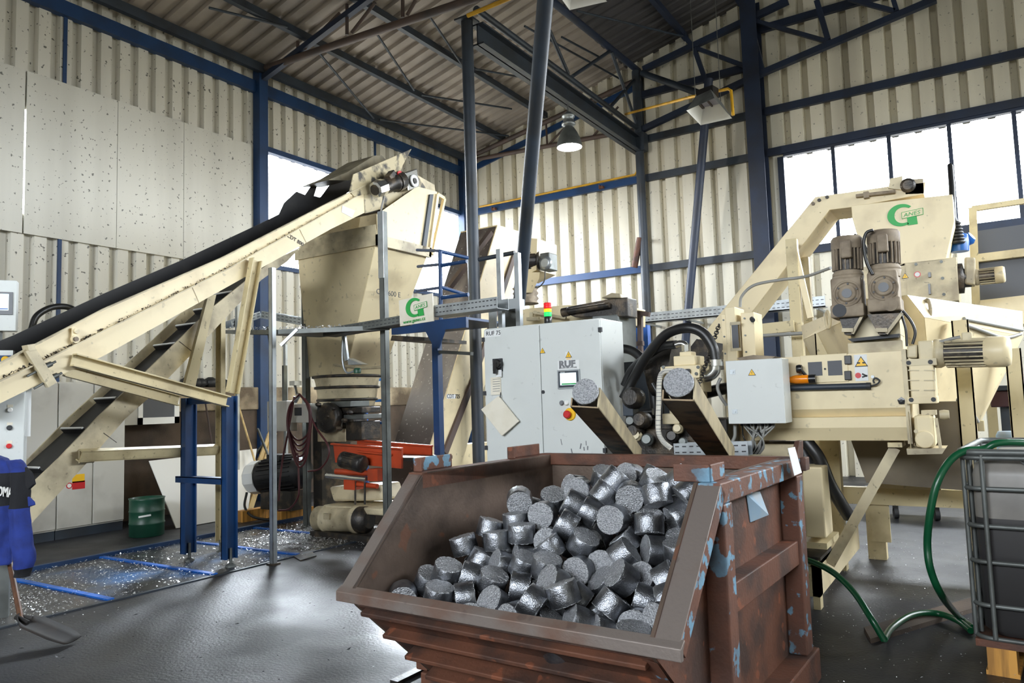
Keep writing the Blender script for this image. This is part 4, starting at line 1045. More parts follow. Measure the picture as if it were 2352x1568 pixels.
# cream base pump under it
ps = thing('pump_base', 'grimy cream pump base with a horizontal drum on the floor', 'machine', PY(790, 1215, 6.9))
a, c = PY(748, 1158, 6.75), PY(842, 1180, 6.75); b = MB(); b.box((a.x, 6.7, c.z), (c.x + .5, 7.4, a.z)); b.build('top_plate', 'creamdirty', ps, .02)
b = MB(); b.prism([PY(755, 1118, 6.9), PY(870, 1112, 6.9), PY(880, 1150, 6.9), PY(765, 1152, 6.9)], (0, .4, 0)); b.build('curved_housing', 'creamdirty', ps, .03)
p0, p1 = PY(735, 1190, 6.75), PY(862, 1194, 6.75); ax = (p1 - p0).normalized()
b = MB(); b.lathe([(.1, -.05), (.155, -.02), (.155, .12), (.17, .12), (.17, .16), (.155, .16), (.155, .62), (.17, .62), (.17, .68), (.15, .7), (.15, .8)], p0, ax, 26); b.build('drum', 'creamdirty', ps)
b = MB(); b.lathe([(.158, .66), (.16, .8), (.1, .85)], p0, ax, 26); b.build('drum_end', 'grime', ps)
b = MB(); p = p0 + ax * .3 + V((0, -.15, .06)); b.box((p.x - .05, p.y - .03, p.z - .04), (p.x + .05, p.y, p.z + .03)); b.build('drum_handle', 'creamdirty', ps)
b = MB(); b.box((p0.x - .02, 6.6, 0), (p1.x + .1, 7.2, .08)); b.build('skid', 'grime', ps)
for (x0, y0, x1, y1) in ((816, 1105, 816, 1158), (838, 1108, 838, 1158)):
    b = MB(); b.tube(PY(x0, y0, 6.62), PY(x1, y1, 6.62), .012, 8); b.build('threaded_rod', 'grime', ps)

# electrical boxes, hose coil between the galvanised posts
Ye = 6.9
t = thing('electrical_box', 'grey electrical box on the galvanised post right of the blue stand', 'box', PY(635, 990, Ye))
a, c = PY(613, 922, Ye), PY(659, 990, Ye); b = MB(); b.box((a.x, Ye, c.z), (c.x, Ye + .18, a.z)); b.build('box', 'greydirty', t, .006); b = MB(); q = PY(619, 957, Ye); b.box((q.x - .012, Ye - .006, q.z - .014), (q.x + .012, Ye, q.z + .014)); b.build('lock', 'ink', t)
b = MB(); b.box((a.x + .1, Ye + .18, c.z), (a.x + .14, Ye + .24, a.z + .5)); b.build('back_rail', 'galvdull', t)
t = thing('switch_box', 'small grey switch box with a dark window behind the red hose coil', 'box', PY(690, 972, Ye + .05))
a, c = PY(664, 928, Ye + .05), PY(713, 970, Ye + .05); b = MB(); b.box((a.x, Ye + .05, c.z), (c.x, Ye + .18, a.z)); b.build('box', 'greydirty', t, .006)
a, c = PY(677, 936, Ye + .05), PY(693, 954, Ye + .05); b = MB(); b.box((a.x, Ye + .044, c.z), (c.x, Ye + .05, a.z)); b.build('window', 'ink', t)
b = MB()
rnd = random.Random(5)
for k in range(6):
    x0 = 672 + k * 4; lw = rnd.uniform(14, 24); lo = 1010 + k * 11
    pts = [(688, 905), (688 - lw, 935), (684 - lw, 985), (690 - lw * .4, lo), (694 + lw * .3, lo - 6), (690 + lw, 985), (688 + lw, 935), (688, 905)]
    b.pipe(bez([PY(x, y, Ye - .06 - .012 * k) for x, y in pts], 6), .013, 8)
b.pipe(bez([PY(x, y, Ye - .1) for x, y in ((676, 910), (662, 990), (650, 1050), (643, 1100), (640, 1150))], 6), .013, 8)
b.pipe(bez([PY(x, y, Ye - .1) for x, y in ((700, 915), (722, 975), (752, 1020), (754, 1050), (735, 1076), (708, 1082))], 6), .013, 8)
b.pipe(bez([PY(x, y, Ye - .1) for x, y in ((684, 1040), (686, 1100), (685, 1140), (665, 1168), (640, 1172))], 6), .013, 8)
tag(b.build('hose_coil', 'redhose'), 'coiled dark red air hose hanging on the galvanised post', 'hose')
b = MB(); b.tube(PY(678, 922, Ye - .1), PY(688, 905, Ye - .1), .03, 10); b.tube(PY(676, 880, Ye - .05), PY(682, 905, Ye - .1), .02, 8); b.box((PY(670, 880, Ye - .1).x, Ye - .14, PY(670, 886, Ye).z), (PY(682, 880, Ye - .1).x, Ye - .02, PY(670, 876, Ye).z)); tag(b.build('air_gun', 'silver'), 'bright air fitting at the top of the red hose coil', 'air gun')

# galvanised posts and trays
def strut(name, base, top, lab, side=.055, mat='galv', grp=None):
    b = MB(); x, y = base.x, base.y
    b.box((x - side / 2, y - side / 2, base.z), (x + side / 2, y - side / 2 + .004, top)); b.box((x - side / 2, y - side / 2, base.z), (x - side / 2 + .004, y + side / 2, top)); b.box((x + side / 2 - .004, y - side / 2, base.z), (x + side / 2, y + side / 2, top))
    o = b.build(name, mat); tag(o, lab, 'post', grp)
    b = MB(); z = base.z + .1
    while z < top - .05: b.box((x - side / 2 - .002, y - .008, z), (x - side / 2, y + .012, z + .035)); z += .07
    b.build('slot_row', 'ink', o); return o


tb = PZ(628, 1297, 0); 
strut('strut_post', tb, PY(641, 612, tb.y).z, 'slim galvanised post standing free right of the blue stand')
b = MB(); b.box((tb.x - .05, tb.y - .05, 0), (tb.x + .05, tb.y + .05, .02)); tag(b.build('base_foot', 'grime'), 'dark foot plate of the slim galvanised post', 'foot')
tb2 = PZ(706, 1208, 0); strut('strut_post', tb2, PY(705, 560, tb2.y).z, 'tall grey post in front of the left face of the hopper', .08, 'galvdull')
tb3 = V((tb2.x + .15, tb2.y + .15, 0)); strut('strut_post', tb3, PY(722, 780, tb3.y).z, 'grey blue post just behind the hose coil', .09, 'darksteel')
p3 = PY(884, 800, 6.2); p3.z = 0; strut('strut_post', p3, PY(876, 487, 6.2).z, 'tall perforated post in front of the right face of the hopper', .07, 'galvdull')
b = MB(); b.box((p3.x - .04, p3.y - .042, PY(876, 640, 6.2).z), (p3.x + .04, p3.y - .037, PY(876, 487, 6.2).z)); b.build('upper_rail', 'galv', bpy.data.objects['strut_post.003'])
for (px, py0, py1, yy, lab) in ((545, 700, 890, 7.68, 'perforated upright near the wall left of the slim post'), (656, 790, 905, 8.4, 'perforated upright behind the slim post'), (500, 870, 960, 7.6, 'perforated upright behind the tapered brace')):
    p = PY(px, py1, yy); q = PY(px, py0, yy); strut('strut_post', V((p.x, yy, 0)), q.z, lab, .05)


def tray(p0, p1, h, dep, lab, mat='galv', n=24, name='cable_tray'):
    a, c = V(p0), V(p1); d = (c - a).normalized(); s = d.cross(UZ).normalized()    # s points to the viewer's side
    b = MB(); b.bar(a, c, .004, h); b.bar(a - s * dep / 2 - UZ * (h / 2), c - s * dep / 2 - UZ * (h / 2), dep, .004); b.bar(a - s * dep, c - s * dep, .004, h)
    o = b.build(name, mat); tag(o, lab, 'cable tray')
    for k, z in enumerate((h * .25, -h * .2)):
        bb = MB(); L = (c - a) / n
        for i in range(n): bb.bar(a + L * (i + .2) + UZ * z + s * .003, a + L * (i + .75) + UZ * z + s * .003, .003, h * .09)
        bb.build('slot_row', 'ink', o)
    return o


tray(PY(742, 763, 5.95), PY(918, 734, 5.95), .085, .2, 'dull perforated cable tray in front of the big hopper', 'galvdull', 20)
tray(PY(992, 714, 5.95), PY(1142, 694, 5.95), .11, .2, 'bright perforated cable tray between the sign and the white cabinet', 'galv', 18)
tray(PY(600, 722, 8.2), PY(692, 738, 8.2), .12, .2, 'short bright perforated tray left of the hopper', 'galv', 10)
tray(PY(532, 745, 7.6), PY(599, 722, 8.2), .11, .15, 'short tray piece turning towards the upper conveyor', 'galv', 6)
fl_ = [PY(500, 760, 7.0), PY(640, 752, 6.0), PY(890, 756, 6.1), PY(725, 777, 7.2)]
zf = sum(p.z for p in fl_) / 4
corn = [V((tb.x - .9, 6.8, zf)), V((tb.x, tb.y, zf)), V((p3.x, 6.0, zf)), V((tb2.x + .1, tb2.y, zf))]
zs = PY(640, 764, tb.y).z
t = thing('shelf_frame', 'grey angle iron shelf frame hung between the galvanised posts', 'shelf', V((-7, 6.3, 2.5)))
pts4 = [PY(520, 762, 6.6), PY(640, 762, 5.5), PY(892, 752, 6.1), PY(735, 770, 6.9)]
b = MB()
for i in range(4): b.bar(pts4[i], pts4[(i + 1) % 4], .035, .05)
b.build('angle_frame', 'galvdull', t)
b = MB(); b.prism([p - UZ * .02 for p in pts4], (0, 0, .006)); b.build('shelf_plate', 'galvdull', t)
b = MB()
rnd = random.Random(8)
ctr = sum(pts4, V()) / 4
for i in range(260):
    u, w = rnd.random(), rnd.random(); p = pts4[1] * (1 - u) * (1 - w) + pts4[2] * u * (1 - w) + pts4[3] * u * w + pts4[0] * (1 - u) * w; p = p + V((0, 0, .03 + rnd.random() * .03)); r = rnd.uniform(.008, .02)
    q1 = V((rnd.uniform(-1, 1), rnd.uniform(-1, 1), rnd.uniform(-1, 1))).normalized() * r; q2_ = V((rnd.uniform(-1, 1), rnd.uniform(-1, 1), rnd.uniform(-1, 1))).normalized() * r
    b.add([p - q1, p + q1, p + q2_], [(0, 1, 2)])
tag(b.build('chip_litter', 'chip', t), kind='stuff')
b = MB(); b.bar(PY(683, 756, 5.4), PY(645, 793, 5.3), .03, .03); b.build('loose_bracket', 'galv', t)
b = MB(); b.bar(PY(615, 750, 6.3), PY(624, 816, 6.3), .03, .02); b.build('hanging_strip', 'galvdull', t)
b = MB(); b.bar(PY(790, 772, 6.2), PY(797, 828, 6.2), .05, .03); b.prism([PY(797, 822, 6.2), PY(832, 836, 6.2), PY(800, 838, 6.2)], (0, .1, 0)); b.pipe(bez([PY(787, 780, 6.18), PY(787, 830, 6.18), PY(796, 855, 6.18), PY(815, 852, 6.18)], 5), .012, 8); b.build('sensor_bracket', 'galv', t)
b = MB(); b.lathe([(.04, 0), (.045, .04), (.03, .06)], PY(821, 857, 6.2), (0, 0, 1), 14); b.build('sensor', 'green', t)

# company sign on the tray
sg = thing('company_sign', 'pale sign board with a green ring emblem hung on the cable tray', 'sign', PY(955, 715, 5.9))
Q = [PY(916, 690, 5.9), PY(993, 673, 5.9), PY(996, 737, 5.9), PY(919, 749, 5.9)]
b = MB(); b.prism(Q, (0, .012, 0)); b.build('board', 'sign', sg)
xd = Q[1] - Q[0]; upv = Q[0] - Q[3]; ce = PY(951, 706, 5.895)
logo(ce, xd, upv, .2, sg, board='sign')
text('www.ganes.cz', .052, PY(926, 744, 5.893), xd, upv, 'logogreen', sg, xs=1.0)

# blue platform with railing, steep covered conveyor
Yp = 7.3
pf = thing('platform', 'blue steel platform with railing between the hopper and the dark column', 'platform', PY(1005, 1040, Yp))
p = PY(1006, 900, Yp)
b = MB(); b.box((p.x - .045, Yp - .045, 0), (p.x + .045, Yp + .045, PY(1003, 750, Yp).z)); b.build('post', 'blue', pf)
a, c = PY(905, 752, Yp), PY(1076, 738, Yp); zd = PY(1000, 760, Yp).z
b = MB(); b.box((a.x, Yp - .05, zd), (c.x, Yp + .0, zd + .13)); b.box((a.x, Yp, zd + .1), (c.x, Yp + 1.0, zd + .13)); b.build('deck', 'blue', pf)
b = MB(); b.prism([PY(975, 757, Yp - .06), PY(1022, 757, Yp - .06), PY(1007, 800, Yp - .06), PY(998, 800, Yp - .06)], (0, .02, 0)); b.build('gusset', 'blue', pf)
b = MB(); b.prism([PY(900, 770, Yp - .02), PY(975, 774, Yp - .02), PY(975, 782, Yp - .02), PY(897, 782, Yp - .02)], (0, .9, 0)); b.build('grating', 'grime', pf)
b = MB(); b.tube(PY(1011, 577, Yp), PY(1013, 752, Yp), .026, 12); b.build('rail_post', 'blue', pf)
for p0, p1, y1 in (((958, 574), (1011, 576), 9), ((1011, 577), (1074, 592), 9), ((1011, 610), (1072, 600), Yp), ((960, 612), (1011, 607), 9), ((958, 668), (1013, 660), 9), ((1013, 659), (1074, 678), 9), ((1013, 684), (1076, 676), Yp)):
    b = MB()
    if y1 == Yp: b.tube(PY(*p0, Yp), PY(*p1, Yp), .024, 10)
    elif p1[0] > 1013: b.tube(PY(*p0, Yp), PY(*p1, Yp + .45), .024, 10)
    else: b.tube(PY(*p0, Yp + .45), PY(*p1, Yp), .02, 10)
    b.build('hand_rail', 'blue', pf)
b = MB(); b.tube(PY(1100, 596, Yp), PY(1182, 580, Yp), .026, 10); b.build('hand_rail', 'darksteel', pf)
b = MB(); b.bar(PY(1010, 808, Yp), PY(1084, 812, Yp), .06, .04); b.build('brace_rail', 'galvdull', pf)
# blue ladder
Yl = 8.3
ld_ = thing('ladder', 'pale blue steel ladder behind the orange feeder', 'ladder', PY(865, 1010, Yl))
pa, pb2 = PY(841, 1015, Yl), PY(884, 1015, Yl)
for q in (pa, pb2):
    b = MB(); b.box((q.x - .03, Yl - .02, 0), (q.x + .03, Yl + .02, PY(841, 850, Yl).z if q is pa else PY(884, 850, Yl).z)); b.build('rail', 'bluepaint', ld_)
for yy in (872, 920, 971, 1020):
    b = MB(); z = PY(862, yy, Yl).z; b.box((pa.x, Yl - .02, z - .02), (pb2.x, Yl + .02, z + .02)); b.build('rung', 'bluepaint', ld_)

DX = -6.52
dc = thing('covered_conveyor', 'steep conveyor with a scratched dark front face rising behind the round column', 'conveyor', (DX, 8.3, 0))
fr = PX(985, 1040, DX); ftp = PX(1142, 519, DX); bk = PX(1066, 1040, DX); btp = PX(1205, 533, DX); bt2 = PX(1236, 546, DX); bt3 = PX(1232, 640, DX)
d = (ftp - fr); e0 = fr - d * (fr.z / d.z) + V((0, 0, .02)); e0.x = DX
d2 = bk - d * (bk.z / d.z); d2.z = .02
b = MB(); b.prism([e0, V((DX, d2.y, .02)), PX(1150, 760, DX), PX(1186, 640, DX), bt3, bt2, ftp], (-.02, 0, 0)); b.build('side_plate', 'cream', dc)
DXl = PY(900, 1040, fr.y).x
xt = PY(1058, 536, ftp.y).x
b = MB(); tl = V((xt, ftp.y, ftp.z)); bl_ = V((DXl, fr.y, fr.z)); bl0 = bl_ + (bl_ - tl) * (fr.z / (tl.z - fr.z)); bl0.z = .02; bl0.y = e0.y
ff = [V((DX - .02, e0.y, .02)), bl0, tl, V((DX - .02, ftp.y, ftp.z))]
b.prism(ff, (0, .03, .0)); b.build('front_cover', 'coverdark', dc)
b = MB(); b.bar(bl0 + V((0, .8, 0)), tl + V((0, .8, 0)), .03, .5, (0, 1, 0)); b.build('far_side_plate', 'cream', dc)
b = MB(); b.prism([ftp, bt2, bt2 + V((xt - DX, 0, 0)), tl], (0, 0, .02)); b.build('top_cover', 'cream', dc)
b = MB(); q0, q1 = PX(1018, 1040, DX + .02) + V((0, .55, 0)), PX(1150, 690, DX + .02); b.bar(PX(1022, 1040, DX + .02), PX(1088, 870, DX + .02), .04, .1, (0, 1, 0)); b.bar(PX(1088, 870, DX + .02), PX(1180, 590, DX + .02), .04, .1, (0, 1, 0)); b.build('brown_flange', 'brownsteel', dc)
b = MB(); b.bar(PY(1032, 660, 9.0), PY(1128, 532, 9.45), .06, .1, (0, -1, 0)); b.build('guide_channel', 'brownsteel', dc)
q = [PX(1026, 905, DX + .004), PX(1046, 905, DX + .004), PX(1046, 915, DX + .004), PX(1026, 915, DX + .004)]
b = MB(); b.prism(q, (.003, 0, 0)); b.build('label_plate', 'paper', dc)
text('CDT 725', .085, PX(1027, 914, DX + .009), (0, 1, -.02), UZ, 'ink', dc, xs=.95)
b = MB(); b.box((DX - .3, 8.95, .0), (DX - .12, 9.7, 1.0)); b.build('rear_leg', 'cream', dc)
# head drive and discharge of the covered conveyor
gm = PY(1225, 596, 9.6)
dd = thing('gear_motor', 'small silver gear motor at the head of the steep covered conveyor', 'motor', gm)
gearmotor(dd, PY(1240, 598, 9.6), V((-1, -.35, 0)), .14, .3, 'grime', 'silver', 14)
b = MB(); a, c = PY(1247, 584, 9.6), PY(1270, 620, 9.6); b.box((a.x, 9.5, c.z), (c.x, 9.75, a.z)); b.build('gearbox', 'galvdull', dd, .015)
b = MB(); b.lathe([(.1, 0), (.1, .03), (.06, .04)], PY(1254, 604, 9.5), (0, -1, 0), 18); b.build('output_flange', 'galv', dd)
b = MB(); b.pipe(bez([PY(1252, 622, 9.55), PY(1250, 645, 9.55), PY(1236, 660, 9.5), PY(1222, 656, 9.4)], 5), .01, 6); b.build('motor_cable', 'hose', dd)
ch = thing('discharge_chute', 'cream discharge spout with dusty bellows above the white cabinet', 'chute', PY(1215, 690, 9.5))
b = MB(); b.prism([PY(1192, 545, 9.5), PY(1234, 548, 9.5), PY(1232, 620, 9.5), PY(1190, 640, 9.5)], (0, .6, 0)); b.build('head_box', 'cream', ch)
b = MB(); b.loft([[PY(x, y, yy) for x, yy in ((x0, 9.4), (x1, 9.4), (x1, 9.9), (x0, 9.9))] for x0, x1, y in ((1200, 1240, 625), (1198, 1238, 640), (1202, 1222, 672))], False); b.build('spout', 'cream', ch)
b = MB(); b.lathe([(.2, 0), (.17, .04), (.2, .08), (.17, .12), (.2, .16), (.17, .2), (.2, .24)], PY(1208, 698, 9.6), UZ, 20); b.build('bellows', 'dust', ch)
for p0, p1, lab in (((1142, 572), (1152, 748), 'left of two bright posts behind the top of the white cabinet'), ((1184, 580), (1192, 745), 'right of two bright posts behind the top of the white cabinet')):
    b = MB(); a, c = PY(*p0, 6.5), PY(*p1, 6.5); a.x = c.x = (a.x + c.x) / 2
    b.box((a.x - .03, 6.5, 0), (a.x + .022, 6.56, a.z)); tag(b.build('strut_post', 'galv'), lab, 'post', 'posts behind the white cabinet')
b = MB(); a, c = PY(1155, 688, 6.55), PY(1188, 708, 6.55); b.box((a.x, 6.55, c.z), (c.x, 6.7, a.z)); tag(b.build('tray_end', 'galv'), 'short galvanised tray end between the two bright posts', 'cable tray')
b = MB(); a, c = PY(1154, 710, 6.7), PY(1188, 760, 6.7); b.box((a.x, 6.7, c.z - .5), (c.x, 6.72, a.z)); tag(b.build('perforated_panel', 'galvdull'), 'dark perforated panel under the tray end behind the white cabinet', 'panel')
b = MB(); a, c = PY(1122, 710, 6.62), PY(1140, 760, 6.62); b.box((a.x, 6.62, c.z - .3), (c.x, 6.64, a.z)); tag(b.build('perforated_panel', 'galv'), 'bright perforated strip left of the posts behind the white cabinet', 'panel')

# ================================================================== WHITE CONTROL CABINET AND PRESS
YR = 5.8
cb = thing('control_cabinet', 'big light grey two door control cabinet with a touch screen', 'cabinet', PY(1240, 1060, YR))
A_, C_ = PY(1110, 754, YR), PY(1377, 731, YR); zt = (A_.z + C_.z) / 2; x0, x1 = A_.x, C_.x; xs_ = PY(1238, 742, YR).x
yB = PX(1430, 747, x1).y
z0 = .18
b = MB(); b.box((x0, YR + .02, z0), (x1, yB, zt)); b.build('body', 'greybox', cb, .006)
b = MB(); b.box((x0 + .02, YR + .05, 0), (x1 - .02, yB - .03, z0)); b.build('base', 'darksteel', cb)
for a, c in ((x0 + .003, xs_ - .003), (xs_ + .003, x1 - .003)):
    b = MB(); b.box((a, YR, z0 + .01), (c, YR + .018, zt - .012)); b.build('door', 'greybox', cb, .005)
for px, py in ((1108, 780), (1112, 903), (1115, 1028), (1376, 757), (1388, 1034)):
    p = PY(px, py, YR); b = MB(); xx = x0 if px < 1200 else x1; b.box((xx - .014, YR - .012, p.z - .02), (xx + .014, YR + .02, p.z + .02)); b.build('hinge', 'ink', cb)
q = lambda px, py, d=.0: PY(px, py, YR - d)
def plate(parent, name, mat, p0, p1, d=.003, base=None):
    a, c = q(*p0), q(*p1); b = MB(); b.box((a.x, YR - d, c.z), (c.x, YR - (base or 0), a.z)); return b.build(name, mat, parent)
plate(cb, 'name_label', 'paper', (1113, 759), (1150, 772)); text('RUF 75', .058, q(1116, 771, .0045), UX, UZ, 'ink', cb, xs=.95)
b = MB(); p = q(1145, 838); b.box((p.x - .055, YR - .02, p.z - .06), (p.x + .05, YR, p.z + .06)); b.build('switch_plate', 'ink', cb, .004)
b = MB(); b.lathe([(.042, 0), (.042, .04), (.034, .045)], q(1146, 835, .02), (0, -1, 0), 20); b.bar(q(1139, 832, .055), q(1137, 858, .055), .03, .03); b.build('main_switch', 'blackgloss', cb)
b = MB(); p = q(1149, 857); b.box((p.x - .03, YR - .024, p.z - .035), (p.x + .03, YR - .02, p.z + .03)); b.build('switch_tag', 'paper', cb)
plate(cb, 'note_pad', 'sign', (1128, 867), (1152, 906), .012)
b = MB();
for k in range(6): b.bar(q(1132, 871 + k * 5.5, .0135), q(1148, 869.5 + k * 5.5, .0135), .003, .004)
b.build('note_lines', 'inkgrey', cb)
t = thing('document_folder', 'pale grey document folder hanging crooked on the left cabinet door', 'folder', q(1150, 1000, .02))
Q = [q(1107, 940, .03), q(1147, 909, .02), q(1194, 967, .02), q(1155, 1001, .03)]
b = MB(); b.prism(Q, (0, -.02, 0)); b.build('cover', 'sign', t, .004)
b = MB(); b.tube(q(1150, 900, .006), q(1149, 912, .03), .005, 6); b.build('hook', 'ink', t)
triangle(q(1246, 806, .001), UX, UZ, .045, cb)
plate(cb, 'warning_label', 'paper', (1299, 808), (1313, 827)); triangle(q(1306, 815, .004), UX, UZ, .05, cb)
b = MB(); 
for k in range(2): b.bar(q(1301, 822.5 + 2.5 * k, .004), q(1311, 822 + 2.5 * k, .004), .003, .004)
b.build('label_lines', 'yellow', cb)
plate(cb, 'brand_label', 'paper', (1281, 829), (1331, 848))
text('RUF', .076, q(1284, 843, .005), UX, UZ, 'inkgrey', cb, xs=1.2, ext=.002, bold=.0035); text('BRIQUETTING SYSTEMS', .0165, q(1284, 846.8, .005), UX, UZ, 'inkgrey', cb, xs=1.02)
plate(cb, 'screen_bezel', 'galv', (1281, 850), (1334, 891), .012); plate(cb, 'screen_frame', 'darksteel', (1284, 853), (1331, 888), .016); plate(cb, 'screen', 'screen', (1288, 857), (1326, 883), .018)
b = MB(); b.bar(q(1290, 882, .0195), q(1324, 880.5, .0195), .003, .012); b.build('screen_strip', 'logogreen', cb)
text('SIEMENS', .012, q(1287, 856, .0172), UX, UZ, 'paper', cb)
for px, mt in ((1291, 'inkgrey'), (1302, 'white')):
    b = MB(); b.lathe([(.022, 0), (.022, .012), (.016, .02)], q(px, 925), (0, -1, 0), 16); b.build('push_button', mt, cb)
b = MB(); b.lathe([(.055, 0), (.055, .012), (.05, .016)], q(1310, 951), (0, -1, 0), 22); b.build('emergency_ring', 'yellow', cb)
b = MB(); b.lathe([(.02, .016), (.02, .035), (.034, .04), (.034, .055), (.025, .06)], q(1308, 951), (0, -1, 0), 20); b.build('emergency_button', 'red', cb)
b = MB(); b.lathe([(.016, 0), (.016, .01)], q(1248, 900), (0, -1, 0), 14); b.build('door_lock', 'ink', cb)
rnd = random.Random(2)
for px, py in ((1288, 1008), (1335, 1018), (1341, 1026), (1346, 1012), (1350, 1024), (1312, 1030)):
    b = MB(); b.bar(q(px, py, .0005), q(px + rnd.uniform(-3, 3), py + rnd.uniform(6, 14), .0005), .001, rnd.uniform(.006, .014), (1, 0, 0)); b.build('scuff_mark', 'inkgrey', cb)
# signal tower
tp = PY(1259, 740, YR + .16); sx = tp.x; sy = YR + .16
sgn = thing('signal_light', 'red yellow and green stacked signal light on the white cabinet', 'signal light', (sx, sy, zt))
hz = [PY(1259, y, sy).z for y in (738, 727, 716.5, 709, 701)]
hz[0] = zt
for (a, c, mt, nm) in ((0, 1, 'blackgloss', 'base'), (1, 2, 'lampgrn', 'green_lens'), (2, 3, 'lampyel', 'yellow_lens'), (3, 4, 'lampred', 'red_lens')):
    b = MB(); b.lathe([(.033, .001), (.036, .006), (.036, hz[c] - hz[a] - .004), (.033, hz[c] - hz[a])], (sx, sy, hz[a]), UZ, 20); b.build(nm, mt, sgn)
b = MB(); b.lathe([(.036, 0), (.036, .02), (.03, .024)], (sx, sy, hz[4]), UZ, 20); b.build('cap', 'lampred', sgn)

# press body behind the cabinet
pr = thing('briquette_press', 'cream hydraulic briquetting press behind the white cabinet', 'press', (-2.4, 7., 0))
Yb = 7.4
q7 = lambda px, py, d=0: PY(px, py, Yb + d)
b = MB(); a, c = q7(1175, 704), q7(1442, 740); b.prism([q7(1172, 712), q7(1300, 700), q7(1442, 672 + 30), q7(1442, 745), q7(1172, 752)], (0, .5, 0)); b.build('top_box', 'cream', pr, .01)
b = MB(); a = q7(1225, 716, -.1); b.bar(q7(1222, 733, -.1), q7(1222, 717, -.1), .04, .05); b.bar(q7(1212, 733, -.1), q7(1237, 732, -.1), .06, .04); b.bar(q7(1226, 717, -.1), q7(1300, 730, -.1), .03, .03); b.build('cover_handle', 'creamdirty', pr)
b = MB(); b.prism([q7(1300, 705, -.25), q7(1400, 686, -.25), q7(1441, 682, -.25), q7(1443, 727, -.25), q7(1320, 728, -.25), q7(1300, 720, -.25)], (0, .25, 0)); b.build('slide_head', 'grime', pr, .01)
b = MB(); b.prism([q7(1380, 684, -.28), q7(1404, 672, -.28), q7(1424, 674, -.28), q7(1426, 684, -.28)], (0, .2, 0)); b.build('head_cover', 'creamdirty', pr, .01)
b = MB(); b.tube(q7(1300, 716, -.3), q7(1400, 700, -.3), .03, 10); b.tube(q7(1292, 718, -.3), q7(1306, 715, -.3), .05, 12); b.build('rod', 'grime', pr)
b = MB(); b.box((q7(1382, 740).x, Yb - .25, .0), (q7(1445, 740).x, Yb + .2, q7(1440, 722).z)); b.build('column', 'galvdull', pr, .02)
b = MB(); a, c = PY(1425, 832, 6.9), PY(1545, 1000, 6.9); b.box((a.x, 6.9, .3), (c.x, 7.3, a.z)); b.build('oil_tank', 'darksteel', pr, .01)
b = MB(); a, c = PY(1396, 985, 6.0), PY(1690, 1060, 6.0); b.box((a.x + .3, 6.3, 0), (c.x + .4, 6.75, c.z + .12)); b.build('base_frame', 'creamdirty', pr, .01)
for p0, p1 in (((1470, 715), (1472, 860)), ((1455, 790), (1478, 788)), ((1448, 716), (1492, 722))):
    b = MB(); b.bar(PY(*p0, 7.6), PY(*p1, 7.6), .05, .05); b.build('step_frame', 'brownsteel', pr)
b = MB(); a, c = PY(1448, 700, 9.), PY(1482, 880, 9.); b.box((a.x - .02, 9., .0), (a.x + .22, 9.1, c.z + .75)); tag(b.build('blue_locker', 'bluepaint'), 'bright blue upright box glimpsed behind the step frame', 'locker')
# hydraulic valve block
Yv = 5.75
v = lambda px, py, d=0: PY(px, py, Yv + d)
vb = thing('valve_block', 'cream hydraulic valve block between the two briquette chutes', 'machine', v(1565, 1040))
def vbox(nm, mt, p0, p1, dep, d=0, bev=.008):
    a, c = v(*p0, d), v(*p1, d); b = MB(); b.box((a.x, Yv + d, c.z), (c.x, Yv + d + dep, a.z)); return b.build(nm, mt, vb, bev)
vbox('upper_block', 'cream', (1546, 818), (1596, 838), .25); vbox('port_block', 'cream', (1560, 808), (1588, 818), .12, .03)
vbox('middle_block', 'cream', (1516, 842), (1606, 868), .3, -.03); vbox('lower_block', 'cream', (1540, 868), (1608, 900), .3)
vbox('solenoid', 'ink', (1572, 847), (1584, 856), .03, -.07); vbox('manifold', 'creamdirty', (1520, 950), (1560, 974), .25); vbox('manifold', 'creamdirty', (1535, 900), (1600, 950), .3, .05)
vbox('cylinder_foot', 'grime', (1480, 985), (1600, 1045), .5, .1)
b = MB()
for px, py in ((1604, 843), (1600, 858), (1598, 872), (1606, 880), (1524, 843), (1520, 860)): b.lathe([(.013, 0), (.013, .012)], v(px, py, -.03), (0, -1, 0), 8)
b.build('bolt_head', 'galvdull', vb)
b = MB(); b.pipe(bez([v(1576, 812, .08), v(1576, 800, .08), v(1572, 791, .08), v(1562, 789, .08), v(1552, 792, .08)], 5), .028, 12); b.lathe([(.04, 0), (.04, .05)], v(1576, 806, .08), UZ, 8, False); b.build('pipe_elbow', 'silver', vb)
b = MB(); b.pipe(bez([v(1642, 838, .1), v(1641, 852, .1), v(1630, 862, .1), v(1612, 866, .1)], 6), .046, 14); b.lathe([(.06, 0), (.06, .05)], v(1644, 826, .1), UZ * -1, 18); b.build('pipe_elbow', 'silver', vb)
b = MB(); b.pipe(bez([v(1545, 851, -.09), v(1524, 854, -.09), v(1515, 872, -.09), v(1513, 920, -.09), v(1512, 985, -.09), v(1522, 1012, -.09), v(1542, 1030, -.08)], 10), .021, 12)
cdt = b.build('spiral_conduit', 'whitehose', vb)
b = MB()
for p in bez([v(1545, 851, -.09), v(1524, 854, -.09), v(1515, 872, -.09), v(1513, 920, -.09), v(1512, 985, -.09), v(1522, 1012, -.09), v(1542, 1030, -.08)], 6)[:-1]: b.lathe([(.024, 0), (.024, .004)], p, UZ, 10)
b.build('conduit_rib', 'inkgrey', vb)
b = MB(); b.tube(v(1505, 850, .7), v(1560, 848, .7), .25, 18); b.build('dark_cylinder', 'grime', vb)
b = MB(); b.box((v(1420, 945).x, Yv + .15, .5), (v(1660, 1040).x, Yv + .5, v(1450, 965).z)); b.build('press_bed', 'grime', vb, .02)
